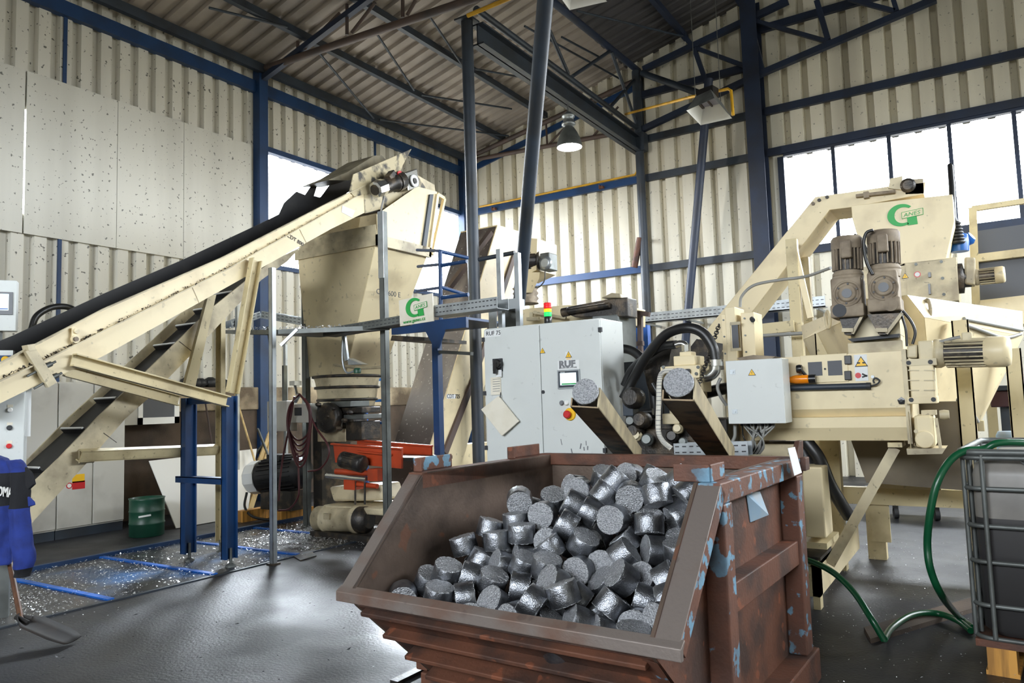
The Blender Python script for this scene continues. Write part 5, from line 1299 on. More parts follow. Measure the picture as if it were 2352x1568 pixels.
for k, (px, py, r) in enumerate(((1460, 915, .09), (1480, 965, .07), (1465, 990, .06), (1620, 960, .08))):
    b = MB(); b.lathe([(r * .6, -.05), (r, 0), (r, .08), (r * .7, .12)], v(px, py, .05), (0, -1, .1), 16); b.build('round_fitting', 'grime', vb)
a = v(1432, 925); b = MB(); b.box((a.x, Yv - .02, v(0, 0).z if False else v(1440, 955).z), (a.x + .09, Yv + .1, a.z)); b.build('sensor_box', 'darksteel', vb, .006)
# hoses
def hose(nm, pts, r, lab, mt='hose', cat='hose', n=10):
    b = MB(); b.pipe(bez(pts, 8), r, n); return tag(b.build(nm, mt), lab, cat)
hose('hydraulic_hose', [PY(1432, 915, 6.0), PY(1455, 870, 6.0), PY(1487, 815, 5.95), PY(1530, 768, 5.9), PY(1575, 753, 5.85), PY(1612, 763, 5.85), PY(1636, 795, 5.85), PY(1643, 826, 5.85)], .042, 'thick black hydraulic hose arching highest between the cabinet and the silver elbow', n=14)
hose('hydraulic_hose', [PY(1434, 885, 6.12), PY(1452, 848, 6.1), PY(1490, 815, 6.05), PY(1525, 795, 5.95), PY(1553, 791, 5.86)], .036, 'black hydraulic hose running to the small silver elbow on the valve block', n=14)
hose('hydraulic_hose', [PY(1400, 800, 6.5), PY(1445, 803, 6.45), PY(1475, 825, 6.4), PY(1493, 865, 6.4), PY(1502, 920, 6.4), PY(1502, 960, 6.4), PY(1480, 1000, 6.4)], .042, 'black hydraulic hose curving down behind the arching hose', n=14)
hose('hydraulic_hose', [PY(1440, 955, 6.2), PY(1462, 948, 6.2), PY(1500, 945, 6.2)], .03, 'short black hose lying level beside the left chute')
hose('hydraulic_hose', [PY(1610, 905, 6.3), PY(1660, 893, 6.3), PY(1700, 890, 6.3)], .05, 'short thick black hose behind the white wall box')
for k, (pts, r, lab) in enumerate((
    ([(1470, 905), (1452, 930), (1462, 975), (1490, 1000), (1520, 1035)], .014, 'thin dark cable drooping below the left chute mouth'),
    ([(1600, 905), (1622, 930), (1628, 985), (1612, 1038)], .02, 'dark hose hanging behind the right chute'),
    ([(1498, 880), (1520, 925), (1518, 975), (1500, 1020)], .018, 'dark hose hanging straight behind the white spiral conduit'))):
    hose('oil_hose', [PY(x, y, 6.05 + .05 * k) for x, y in pts], r, lab)
for k, (px, py, r, mt) in enumerate(((1462, 1000, .05, 'creamdirty'), (1488, 1010, .05, 'galvdull'), (1450, 968, .045, 'galvdull'), (1558, 985, .04, 'creamdirty'), (1545, 1002, .05, 'grime'), (1570, 1015, .035, 'galvdull'))):
    b = MB(); b.lathe([(r * .5, -.04), (r, -.03), (r, .04), (r * .7, .045), (r * .7, .07)], v(px, py, .0), (.2, -1, .15), 14); b.build('fitting', mt, vb)
# steel chain
b = MB(); ca, cc = PY(1652, 745, 5.95), PY(1603, 890, 5.7); N = 26
for i in range(N):
    p = ca + (cc - ca) * ((i + .5) / N); d = (cc - ca).normalized(); s = V((1, 0, 0)) if i % 2 else V((0, 1, 0)); L = (cc - ca).length / N * .7
    s = (s - d * s.dot(d)).normalized(); b.pipe([p + d * L + s * .0, p + d * L * .5 + s * .016, p - d * L * .5 + s * .016, p - d * L, p - d * L * .5 - s * .016, p + d * L * .5 - s * .016, p + d * L], .005, 5)
tag(b.build('chain', 'grime'), 'dark steel chain hanging beside the cream pillar', 'chain')
# briquette chutes with a briquette in each mouth
def chute(lab, blab, E, D, brc):
    """E: lower front-left, lower front-right, upper right at the mouth; D: far end"""
    ax = D
    l, r_, u = E
    wv = (r_ - l); hv = (u - r_)
    th = .008
    t = thing('briquette_chute', lab, 'chute', (l + r_) / 2, 'briquette chutes over the bin')
    b = MB(); b.hexa([l, r_, r_ + ax, l + ax, l + hv.normalized() * th, r_ + hv.normalized() * th, r_ + ax + hv.normalized() * th, l + ax + hv.normalized() * th]); b.build('floor_plate', 'chutedark', t)
    wn_ = wv.normalized() * th
    b = MB(); b.hexa([r_ - wn_, r_, r_ + ax, r_ + ax - wn_, u - wn_, u, u + ax, u + ax - wn_]); b.build('side_plate', 'chuteside', t)
    hl = hv * .45
    b = MB(); b.hexa([l, l + wn_, l + ax + wn_, l + ax, l + hl, l + hl + wn_, l + hl + ax + wn_, l + hl + ax]); b.build('side_plate', 'chutedark', t)
    return t
M['chutedark'] = pmat('smeared_dark_steel', S(128, 108, 78), .5, .2, S(26, 24, 23), .9, 7., .44, .62, bump=.15)
M['chuteside'] = pmat('smeared_cream_plate', S(172, 158, 126), .5, .1, S(104, 94, 78), .6, 7., .42, .64)

# ================================================================== RIGHT: SHREDDER, FUNNEL, HOPPER
YT = 6.2
yt = lambda px, py, d=0: PY(px, py, YT + d)
mx = thing('shredder', 'cream trough shredder with warning signs right of the wall box', 'machine', yt(1950, 1020))
zA = (yt(1740, 829).z + yt(2076, 800).z) / 2; xL, xR = yt(1712, 850).x, yt(2078, 900).x
zf1, zf2, zL = yt(1950, 938).z, yt(1950, 956).z, yt(2085, 1012).z
prof = [(YT, zA), (YT, zf1), (YT + .05, zf2), (YT - .02, zf2 - .005), (YT - .02, zL + .1), (YT + .03, zL), (YT + .7, zL), (YT + .75, zA)]
b = MB(); b.prism([V((xL, y, z)) for y, z in prof], (xR - xL, 0, 0)); b.build('trough_body', 'cream', mx)
b = MB(); b.box((xR, YT - .04, zL - .02), (xR + .03, YT + .8, zA + .01)); b.build('end_plate', 'creamdirty', mx)
def tplate(nm, mt, p0, p1, d=.004, bev=0, par=None, dep=0):
    a, c = yt(*p0), yt(*p1); b = MB(); b.box((a.x, YT - d, c.z), (c.x, YT - dep, a.z)); return b.build(nm, mt, par or mx, bev)
tplate('hatch', 'cream', (1838, 817), (1950, 876), .01, .003)
tplate('hatch_window', 'meshpanel', (1856, 832), (1890, 862), .013); tplate('hatch_window', 'meshpanel', (1901, 829), (1936, 861), .013)
for y0, y1 in ((817, 836), (852, 872)): tplate('hinge', 'blackgloss', (1940, y0), (1957, y1), .03, .004)
b = MB(); b.lathe([(.008, 0), (.008, .005)], yt(1895, 847, -.01), (0, -1, 0), 10); b.build('hatch_screw', 'ink', mx)
tplate('warning_panel', 'paper', (1961, 815), (1995, 874), .004); triangle(yt(1978, 832, -.005), UX, UZ, .07, mx, False)
b = MB(); p = yt(1978, 833, -.009); b.box((p.x - .03, YT - .009, p.z - .006), (p.x - .008, YT - .008, p.z + .006)); b.box((p.x + .008, YT - .009, p.z - .006), (p.x + .03, YT - .008, p.z + .006)); b.build('pictogram', 'ink', mx)
b = MB(); b.bar(yt(1980, 858, -.005), yt(1992, 864, -.005), .002, .012); b.bar(yt(1980, 866, -.005), yt(1992, 862, -.005), .002, .012); b.build('pictogram', 'ink', mx)
b = MB(); p = yt(1971, 862, -.005); b.lathe([(.022, 0), (.022, .001)], p, (0, -1, 0), 9); b.build('pictogram_hand', 'red', mx)
b = MB(); b.lathe([(.03, -.02), (.034, 0), (.03, .02)], yt(1836, 847, -.06), (1, 0, 0), 14); b.tube(yt(1840, 850, -.05), yt(1858, 870, -.03), .012, 8); b.lathe([(.022, 0), (.022, .04)], yt(1858, 870), (0, -1, 0), 14); b.build('lever', 'blackgloss', mx)
b = MB(); b.lathe([(.02, 0), (.03, .03), (.034, .05), (.034, .14), (.03, .15)], yt(1812, 872, -.06), (1, 0, 0), 16); b.build('beacon_lens', 'amber', mx)
b = MB(); b.lathe([(.034, .15), (.034, .2)], yt(1812, 872, -.06), (1, 0, 0), 16); b.build('beacon_base', 'blackgloss', mx)
b = MB(); b.tube(yt(1800, 891, -.03), yt(1996, 886, -.03), .024, 14); b.build('sensor_tube', 'darksteel', mx); b = MB(); b.tube(yt(1990, 886, -.03), yt(2000, 886, -.03), .026, 14); b.build('tube_cap', 'ink', mx)
b = MB(); b.pipe(bez([yt(2000, 886, -.03), yt(2014, 882, -.04), yt(2020, 874, -.04), yt(2012, 868, -.04), yt(2006, 873, -.04), yt(2008, 880, -.04)], 5), .006, 6); b.build('wire_loop', 'ink', mx); b = MB(); b.lathe([(.012, 0), (.012, .02)], yt(2005, 865), (0, -1, 0), 10); b.build('screw', 'galv', mx)
b = MB(); b.lathe([(.028, 0), (.028, .02), (.012, .022), (.012, .04)], yt(2071, 920), (0, -1, 0), 5, False); b.build('star_knob', 'blackgloss', mx)
b = MB(); b.box((yt(1944, 785).x, YT + .05, zA), (yt(2072, 800).x, YT + .6, yt(2000, 784).z)); b.build('inlet_collar', 'creamdirty', mx, .004)
b = MB(); b.prism([yt(1946, 778, .02), yt(2066, 766, .02), yt(2062, 774, .02), yt(1956, 784, .02)], (0, .4, 0)); b.build('inlet_gap', 'ink', mx)
b = MB(); b.box((yt(1940, 780).x + .03, YT + .12, yt(2000, 784).z), (yt(2060, 700).x, YT + .5, yt(2000, 700).z)); b.build('inlet_shaft', 'cream', mx)
for bx in ((1925, 1985, 1948), (1992, 2073, 2026)):
    b = MB(); b.prism([yt(bx[0], 722, -.04), yt(bx[1], 718, -.04), yt(bx[2] + 8, 768, -.04), yt(bx[2] - 8, 768, -.04)], (0, .16, 0)); b.build('v_bracket', 'grime', mx)
    b = MB(); b.bar(yt(bx[1] - 1, 718, -.045), yt(bx[2] + 10, 766, -.045), .02, .02); b.bar(yt(bx[2] - 14, 758, -.06), yt(bx[2] + 12, 758, -.06), .03, .03); b.build('bracket_edge', 'creamdirty', mx)
# end gearbox and motor
gb = thing('gear_motor', 'cream gearbox with a horizontal finned motor on the right end of the shredder', 'motor', yt(2120, 930))
b = MB(); a, c = yt(2087, 836, -.1), yt(2150, 924, -.1); b.box((a.x, YT - .1, c.z), (c.x, YT + .22, a.z)); b.build('gearbox', 'cream', gb, .01)
b = MB(); 
for yy in (850, 873, 896):
    b.bar(yt(2086, yy, -.1), yt(2111, yy, -.1), .012, .008); b.bar(yt(2122, yy, -.1), yt(2148, yy, -.1), .012, .008)
b.build('gearbox_ribs', 'creamdirty', gb)
b = MB(); 
for px, py in ((2087, 833), (2137, 831), (2093, 918), (2144, 917)): b.lathe([(.016, 0), (.016, .004)], yt(px, py, -.102), (0, -1, 0), 12)
b.build('gearbox_hole', 'ink', gb)
for y0, y1 in ((825, 838), (912, 926)):
    a, c = yt(2082, y0, -.1), yt(2152, y1, -.1); b = MB(); b.box((a.x, YT - .102, c.z), (c.x, YT + .2, a.z)); b.build('gearbox_flange', 'creamdirty' if y0 < 830 else 'cream', gb, .004)
b = MB(); a, c = yt(2107, 783, -.06), yt(2146, 826, -.06); b.box((a.x, YT - .06, c.z), (c.x, YT + .2, a.z)); b.prism([yt(2083, 795, -.05), yt(2107, 790, -.05), yt(2107, 822, -.05), yt(2083, 822, -.05)], (0, .2, 0)); b.build('input_stage', 'creamdirty', gb, .012)
gearmotor(gb, yt(2148, 812, .05), yt(2272, 808, .0) - yt(2148, 812, .05), .105, .46, 'creamdirty', 'cream', 20)
b = MB(); a, c = yt(2208, 764, 0), yt(2234, 784, 0); b.box((a.x, YT - .02, c.z), (c.x, YT + .12, a.z)); b.build('terminal_box', 'creamdirty', gb, .008)
b = MB(); b.pipe(bez([yt(2206, 774, 0), yt(2185, 778, 0), yt(2160, 785, 0), yt(2140, 788, 0)], 5), .012, 8); b.build('motor_cable', 'greyhose', gb)
g2 = thing('gear_motor', 'lower cream gearbox with a round cover on the right end of the shredder', 'motor', yt(2125, 1030))
b = MB(); a, c = yt(2098, 954, -.08), yt(2148, 1028, -.08); b.box((a.x, YT - .08, c.z), (c.x, YT + .25, a.z)); b.build('gearbox', 'cream', g2, .02)
b = MB(); b.lathe([(.062, 0), (.062, .006), (.055, .008)], yt(2124, 1009, -.08), (0, -1, 0), 26); b.build('round_cover', 'cream', g2)
b = MB(); b.lathe([(.014, 0), (.014, .006)], yt(2104, 990, -.08), (0, -1, 0), 12); b.build('plug', 'creamdirty', g2)
b = MB(); a, c = yt(2085, 945, -.06), yt(2093, 1030, -.06); b.box((a.x, YT - .06, c.z), (c.x, YT + .25, a.z)); b.build('flange', 'creamdirty', g2, .004)
b = MB(); b.prism([yt(2082, 1030, -.1), yt(2172, 1030, -.1), yt(2164, 1042, -.1), yt(2084, 1044, -.1)], (0, .35, 0)); b.build('drip_plate', 'creamdirty', g2)
b = MB(); b.lathe([(.03, 0), (.035, .03), (.03, .06)], yt(2158, 952, -.02), (1, 0, 0), 12); b.box((yt(2116, 945).x, YT - .02, yt(2116, 953).z), (yt(2150, 945).x, YT + .1, yt(2116, 942).z)); b.build('output_cap', 'creamdirty', g2)
b = MB(); b.bar(yt(2150, 960, -.04), yt(2160, 1028, -.04), .03, .02, (1, 0, 0)); b.build('guard_strip', 'creamdirty', g2)


def vertical_drive(dx, dy, lab, tilt, blackeye):
    o = lambda px, py, d=0: yt(px + dx, py + dy, -.08 + d)
    t = thing('gear_motor', lab, 'motor', o(1946, 724), 'twin upright gear motors')
    b = MB(); a, c = o(1906, 640), o(1982, 722); b.box((a.x, a.y, c.z), (c.x, a.y + .26, a.z)); b.build('gearbox', 'dust', t, .015)
    b = MB(); b.box((a.x - .01, a.y - .012, c.z - .01), (c.x + .01, a.y + .27, c.z + .09)); b.build('gearbox_base', 'dust', t, .012)
    b = MB(); b.lathe([(.1, 0), (.1, .012), (.085, .016), (.085, .008), (.062, .01), (.062, .02), (.05, .022)], o(1946, 674), (0, -1, 0), 30); b.build('output_flange', 'dust', t)
    b = MB(); b.lathe([(.036, .02), (.036, .028)], o(1946, 674), (0, -1, 0), 20); b.build('shaft_end', 'inkgrey', t)
    b = MB()
    for k in range(6):
        an = k * math.pi / 3 + .4; p = o(1946, 674) + V((.074 * math.cos(an), 0, .074 * math.sin(an))); b.lathe([(.008, 0), (.008, .018)], p, (0, -1, 0), 8)
    b.build('flange_bolt', 'grime', t)
    b = MB(); b.lathe([(.05, 0), (.05, .006)], o(1928 if blackeye else 1962, 713, -.012), (0, -1, 0), 20); b.build('round_cover', 'ink' if blackeye else 'dust', t)
    base = o(1948, 642, .13); base.z -= .01
    tip = o(1944, 548, .13); axm = tip - base; L = axm.length
    b = MB(); b.lathe([(.105, -.02), (.115, .03), (.095, .05)], base, axm, 24); b.build('adapter_flange', 'dust', t)
    gearmotor(t, base + axm.normalized() * .03, axm, .112, L - .02, 'dust', 'dust', 20)
    b = MB(); p, q_ = o(1928, 552, -.02), o(1956, 590, -.02); b.box((p.x, p.y, q_.z), (q_.x, p.y + .12, p.z)); b.build('terminal_box', 'dust', t, .012)
    return t


vertical_drive(0, 0, 'left of two dusty upright gear motors with a dark round cover on the shredder inlet', 0, True)
vertical_drive(84, -14, 'right of two dusty upright gear motors on the shredder inlet', 0, False)
hose('motor_cable', [yt(2006, 528, -.1), yt(1990, 535, -.1), yt(1984, 560, -.1), yt(1990, 600, -.1), yt(2004, 630, -.1)], .012, 'black cable curving down beside the right dusty gear motor', cat='cable')
hose('motor_cable', [yt(1962, 538, .1), yt(1980, 550, .1), yt(1996, 590, .1), yt(2004, 628, .1)], .009, 'black cable between the two dusty gear motors', cat='cable')
hose('motor_cable', [yt(2072, 712, .1), yt(2094, 740, .1), yt(2102, 765, .1), yt(2096, 790, .1)], .011, 'black cable bending down right of the shredder inlet', cat='cable')
hose('motor_cable', [yt(2068, 715, .05), yt(2080, 755, .05), yt(2083, 795, .05)], .009, 'black cable hanging straight at the right edge of the shredder inlet', cat='cable')
hose('conduit', [PY(1700, 705, 6.6), PY(1704, 680, 6.6), PY(1732, 655, 6.6), PY(1790, 643, 6.6), PY(1850, 635, 6.6), PY(1908, 615, 6.4)], .013, 'grey conduit curving from the cream pillar up to the left dusty gear motor', 'greyhose', 'cable')

# cream pillar with a mesh window
YPi = 6.35
pi_ = thing('pillar_box', 'cream upright box with a narrow mesh window behind the white wall box', 'machine', PY(1695, 1040, YPi))
a, c = PY(1664, 706, YPi), PY(1706, 1045, YPi); 
b = MB(); b.box((a.x, YPi, .2), (c.x, YPi + .3, a.z)); b.build('front_box', 'cream', pi_, .006)
a2, c2 = PY(1706, 718, YPi + .06), PY(1729, 830, YPi + .06); b = MB(); b.box((a2.x - .02, YPi + .06, .2), (c2.x + .03, YPi + .34, a2.z)); b.build('side_box', 'cream', pi_, .006)
a3, c3 = PY(1656, 722, YPi + .1), PY(1664, 722, YPi + .1); b = MB(); b.box((a3.x, YPi + .1, .2), (c3.x + .02, YPi + .3, a3.z)); b.build('rear_flange', 'cream', pi_, .004)
a, c = PY(1680, 744, YPi), PY(1698, 802, YPi); b = MB(); b.box((a.x, YPi - .004, c.z), (c.x, YPi, a.z)); b.build('mesh_window', 'meshpanel', pi_)
b = MB()
for y0, y1, x0, x1 in ((740, 745, 1677, 1701), (800, 805, 1678, 1703)):
    p, q_ = PY(x0, y0, YPi), PY(x1, y1, YPi); b.box((p.x, YPi - .006, q_.z), (q_.x, YPi, p.z))
for x0 in (1677, 1699):
    p, q_ = PY(x0, 742, YPi), PY(x0 + 3, 803, YPi); b.box((p.x, YPi - .006, q_.z), (q_.x, YPi, p.z))
b.build('window_frame', 'creamdirty', pi_)
b = MB(); b.tube(PY(1727, 732, YPi + .05), PY(1729, 735, YPi + .0), .02, 10); b.build('knob', 'ink', pi_)
b = MB()
for px, py in ((1710, 731), (1712, 770), (1714, 808), (1662, 735), (1664, 773), (1666, 812)): b.lathe([(.008, 0), (.008, .008)], PY(px, py, YPi + .055 if px > 1700 else YPi), (0, -1, 0), 8)
b.build('bolt_head', 'galvdull', pi_)
# white wall box with cable bundle
YW = 5.85
wb = thing('wall_box', 'white square electrical box with a warning triangle and a bundle of cables below', 'box', PY(1740, 975, YW))
a, c = PY(1667, 829, YW), PY(1797, 972, YW); xr2 = PY(1795, 826, YW).x
b = MB(); b.box((a.x, YW + .015, c.z), (xr2, YW + .24, a.z)); b.build('body', 'greybox', wb, .005)
b = MB(); b.box((a.x - .004, YW, c.z), (xr2 + .003, YW + .015, a.z)); b.build('door', 'greybox', wb, .004)
for px, py in ((1683, 854), (1688, 945)):
    p = PY(px, py, YW); b = MB(); b.box((p.x - .02, YW - .004, p.z - .018), (p.x + .02, YW, p.z + .018)); b.lathe([(.009, .004), (.009, .01)], p, (0, -1, 0), 10); b.build('lock', 'galv', wb)
triangle(PY(1727, 856, YW - .001), UX, UZ, .045, wb)
rnd = random.Random(4)
for k in range(15):
    b = MB()
    x0 = 1704 + k * 5.2; x1 = 1722 + (k * 7 % 15) * 2.6
    b.pipe(bez([PY(x0, 972, YW + .12), PY(x0 + 1, 980, YW + .1), PY(x1 + (x0 - 1745) * .35, 1003, YW + .06 + rnd.uniform(-.03, .03)), PY(x1 - 4, 1026, YW + .08), PY(x1 - 14, 1042, YW + .1)], 6), rnd.uniform(.006, .0095), 6)
    b.build('cable', 'hose' if k % 3 == 0 else 'greyhose', wb)
b = MB()
for k in range(15): b.lathe([(.012, -.001), (.012, .02)], PY(1704 + k * 5.2, 971.5, YW + .12), -UZ, 8)
b.build('cable_gland', 'ink', wb)
b = MB(); b.prism([PY(1692, 822, YW + .05), PY(1730, 815, YW + .05), PY(1780, 818, YW + .05), PY(1770, 826, YW + .05), PY(1700, 828, YW + .05)], (0, .2, 0)); tag(b.build('dirty_rag', 'dust'), 'dirty flat rag lying on top of the white wall box', 'rag')
hose('conduit', [PY(1655, 868, 5.9), PY(1648, 888, 5.9), PY(1655, 910, 5.9), PY(1668, 930, 5.95)], .014, 'grey corrugated conduit looping left of the white wall box', 'greyhose', 'cable')
hose('conduit', [PY(1688, 976, 5.95), PY(1688, 1000, 5.95), PY(1682, 1015, 5.95)], .014, 'grey corrugated conduit hanging below the white wall box', 'greyhose', 'cable')
tray(PY(1548, 1033, 5.6), PY(1718, 1030, 5.6), .1, .12, 'white perforated channel between and right of the briquette chutes', 'galv', 10)

# collecting funnel behind the shredder
RZ0, RZ1 = 2.17, 2.36
Pf = [PY(1990, 690, 6.75), PY(2082, 676, 6.75), PY(2349, 716, 8.3), PY(1842, 757, 8.0)]
fr0, fr1 = PY(2082, 676, 6.7), PY(2347, 714, 8.4)
fl0, fl1 = PY(1992, 700, 6.7), PY(1842, 756, 8.1)
fr0.z = fl0.z = 2.36; fr1.z = fl1.z = 2.3
rimt = [fl0, fr0, fr1, fl1]
fu = thing('collecting_funnel', 'big pale cream collecting funnel behind the shredder', 'funnel', V((-.6, 7.4, .7)))
rimb = [p - UZ * .2 for p in rimt]
cen = sum(rimt, V()) / 4
rimb = [p + (cen - p) * .03 for p in rimb]
rimb[1] = PY(2122, 729, 6.78); rimb[2] = PY(2349, 772, 8.4); rimb[0] = PY(1945, 735, 6.78); rimb[3] = PY(1846, 780, 8.1)
zz = .72
x_c = PY(2080, 1100, 7.4).x
lo4 = [V((x_c - .3, 7.6, zz)), V((x_c + .25, 7.6, zz)), V((x_c + .3, 8.1, zz)), V((x_c - .35, 8.1, zz))]
b = MB()
for i in range(4):
    j = (i + 1) % 4; b.add([rimb[i], rimb[j], rimt[j], rimt[i]], [(0, 1, 2, 3)])
solid(b.build('rim_band', 'cream', fu), .012)
b = MB()
for i in range(4):
    j = (i + 1) % 4; b.add([lo4[i], lo4[j], rimb[j], rimb[i]], [(0, 1, 2, 3)])
solid(b.build('cone_wall', 'cream', fu), .012)
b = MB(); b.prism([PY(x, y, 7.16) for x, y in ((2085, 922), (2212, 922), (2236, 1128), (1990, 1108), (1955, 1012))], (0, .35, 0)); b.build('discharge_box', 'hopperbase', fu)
for p in (PY(2132, 710, 6.95), PY(1904, 735, 7.1)):
    b = MB(); pts = [p + V((0, -.03, 0)) + V((.02 * math.cos(a), -.02 - .02 * math.cos(a), .075 * math.sin(a))) for a in [k * math.pi / 8 for k in range(17)]]; b.pipe(pts, .014, 8); b.lathe([(.02, 0), (.02, .05)], p + V((-.01, .02, .06)), (0, -1, 0), 8); b.build('lifting_ring', 'creamdirty', fu)
for (px0, py0, px1, py1, yy, w) in ((2204, 735, 2236, 1045, 7.02, .12), (2326, 800, 2356, 1075, 7.9, .12), (1886, 765, 1896, 1010, 7.6, .12)):
    a, c = PY(px0, py0, yy), PY(px1, py1, yy); x = a.x
    b = MB(); b.box((x - w / 2, yy, 0), (x + w / 2, yy + .012, a.z)); b.box((x - w / 2, yy, 0), (x - w / 2 + .012, yy + .1, a.z)); b.box((x + w / 2 - .012, yy, 0), (x + w / 2, yy + .1, a.z)); b.build('leg', 'ochre', fu)
b = MB(); p0, p1 = PY(1936, 1140, 7.9), PY(2215, 1143, 7.9); z = (p0.z + p1.z) / 2; b.box((p0.x, 7.9, z - .08), (p1.x + .6, 8.0, z + .08)); b.build('base_beam', 'ochre', fu)
for px, yy in ((2012, 8.02), (1918, 7.4)):
    x = PY(px, 1200, yy).x; b = MB(); b.box((x - .08, yy - .05, 0), (x + .08, yy + .07, z if px > 2000 else 1.3)); b.build('leg', 'ochre', fu)
b = MB(); a = PY(2012, 1240, 8.02); b.box((a.x - .02, 7.94, a.z), (a.x + .14, 7.97, z)); b.build('leg_plate', 'ochre', fu)
hose('conduit', [rimb[1].lerp(rimb[2], s) + V((.018, -.006, .05)) for s in (.35, .5, .75, .97)], .015, 'pair of grey conduits clipped under the right funnel rim, upper one', 'greyhose', 'cable')
hose('conduit', [rimb[1].lerp(rimb[2], s) + V((.018, -.006, z)) for s, z in ((.3, .01), (.5, -.02), (.75, -.05), (.95, .01))], .015, 'grey conduit hanging loose below the right funnel rim, lower one', 'greyhose', 'cable')
t = thing('junction_box', 'small cream junction box with a bent cable on the funnel leg', 'box', PY(2255, 990, 7.35)); b = MB(); a, c = PY(2244, 966, 7.35), PY(2262, 990, 7.35); b.box((a.x, 7.35, c.z), (c.x, 7.45, a.z)); b.build('box', 'ochre', t, .004); b = MB(); b.pipe(bez([PY(2196, 918, 7.3), PY(2215, 922, 7.3), PY(2232, 945, 7.3), PY(2247, 970, 7.33)], 5), .014, 8); b.build('cable', 'greyhose', t)
b = MB(); b.lathe([(.04, 0), (.05, .03), (.03, .06)], PY(2229, 1003, 7.48), (0, -1, 0), 12); tag(b.build('rubber_plug', 'blackgloss'), 'black rubber plug on the front of the funnel leg', 'plug')

# hopper with the emblem
YG = 8.9
g = lambda px, py, d=0: PY(px, py, YG + d)
gh = thing('emblem_hopper', 'cream hopper with a green ring emblem in front of the wide window', 'hopper', g(2080, 690))
out = [g(1955, 472), g(2188, 446), g(2192, 508), g(2172, 598), g(1992, 622), g(1957, 500)]
b = MB(); b.prism(out, (0, .9, 0)); b.build('hopper_body', 'cream', gh, .006)
out2 = [g(1965, 615), g(2197, 590), g(2203, 690), g(1970, 720)]
b = MB(); b.prism(out2, (0, .85, 0)); b.build('lower_box', 'creamdirty', gh, .006)
b = MB(); Qp = [g(2080, 605, -.006), g(2169, 596, -.006), g(2174, 680, -.006), g(2086, 690, -.006)]; b.prism(Qp, (0, .006, 0)); b.build('access_panel', 'creamdirty', gh)
xd = g(2188, 446) - g(1955, 472); xd = V((xd.x, 0, xd.z * .35))
logo(g(2070, 494, -.004), UX, UZ, .24, gh, board='cream')
triangle(g(2079, 634, -.008), UX, UZ, .05, gh); b = MB(); b.lathe([(.032, 0), (.032, .003)], g(2107, 630, -.006), (0, -1, 0), 18); b.build('sign_ring', 'red', gh); b = MB(); b.lathe([(.024, .003), (.024, .004)], g(2107, 630, -.006), (0, -1, 0), 18); b.build('sign_disc', 'paper', gh)
b = MB()
for p0, p1 in (((2132, 627), (2139, 637)), ((2132, 653), (2139, 676))):
    a, c = g(*p0), g(*p1); b.box((a.x, YG - .05, c.z), (c.x, YG - .006, a.z))
b.build('handle', 'blackgloss', gh)
b = MB()
for px, py in ((2104, 607), (2162, 601), (2165, 639), (2168, 676)): b.lathe([(.016, .006), (.016, .016)], g(px, py), (0, -1, 0), 8)
b.build('panel_bolt', 'galvdull', gh)
b = MB(); b.lathe([(.16, 0), (.16, .05), (.1, .06), (.1, .12)], g(2200, 640, .2), (1, 0, 0), 22); b.build('drive_flange', 'grime', gh)
b = MB(); b.prism([g(2215, 590, .1), g(2240, 590, .1), g(2240, 655, .1), g(2215, 652, .1)], (0, .2, 0)); b.build('gear_housing', 'creamdirty', gh, .02)
gearmotor(gh, g(2240, 637, .2), V((1, -.1, 0)), .085, .26, 'creamdirty', 'cream', 16)
b = MB(); b.lathe([(.09, 0), (.1, .1), (.09, .18), (.05, .2)], g(2204, 578, .5), UZ, 18); b.lathe([(.06, 0), (.075, .06), (.05, .1)], g(2214, 556, .6), (.6, -.2, .4), 16); tag(b.build('blue_motor', 'bluemotor'), 'round blue motor behind the right edge of the emblem hopper', 'motor')
b = MB(); q0 = g(2198, 560, .4)
for k in range(7): b.lathe([(.07 - .004 * k, 0), (.085 - .004 * k, .015), (.07 - .004 * k, .03)], q0 + UZ * (.035 * k), UZ, 14)
b.pipe([q0 + UZ * .24, g(2190, 500, .4), g(2186, 430, .4), g(2182, 380, .8)], .03, 8); tag(b.build('bellows_hose', 'hose'), 'ribbed dark hose rising beside the emblem hopper', 'hose')

# enclosed chip conveyor into the emblem hopper
YCn = 9.0
k_ = lambda px, py, d=0: PY(px, py, YCn + d)
en = thing('enclosed_conveyor', 'enclosed cream conveyor rising from behind the cream pillar and bending over the emblem hopper', 'conveyor', k_(1650, 830))
side = [k_(1560, 835), k_(1872, 452), k_(2060, 425), k_(2126, 418), k_(2122, 446), k_(1955, 476), k_(1905, 482), k_(1632, 842)]
b = MB(); b.prism(side, (0, .6, 0)); b.build('casing', 'cream', en, .006)
b = MB(); b.prism([k_(2040, 432, -.03), k_(2045, 410, -.03), k_(2072, 404, -.03), k_(2074, 436, -.03)], (0, .4, 0)); b.prism([k_(2076, 412, .0), k_(2120, 410, 0), k_(2122, 444, 0), k_(2080, 446, 0)], (0, .4, 0)); b.build('head_box', 'creamdirty', en)
b = MB(); b.lathe([(.075, 0), (.075, .05), (.05, .06)], k_(2086, 427, -.0), (0, -1, 0), 18); b.build('drive_wheel', 'grime', en)
b = MB(); b.tube(k_(1966, 450, -.03), k_(2056, 440, -.03), .02, 10); b.bar(k_(1984, 449, -.03), k_(1996, 447, -.03), .06, .07); b.build('tension_rod', 'dust', en)
b = MB(); b.lathe([(.02, 0), (.02, .02)], k_(1868, 468), (0, -1, 0), 8); b.lathe([(.02, 0), (.02, .02)], k_(1882, 460), (0, -1, 0), 8); b.lathe([(.02, 0), (.02, .02)], k_(1900, 453), (0, -1, 0), 8); b.build('bolt_head', 'grime', en)
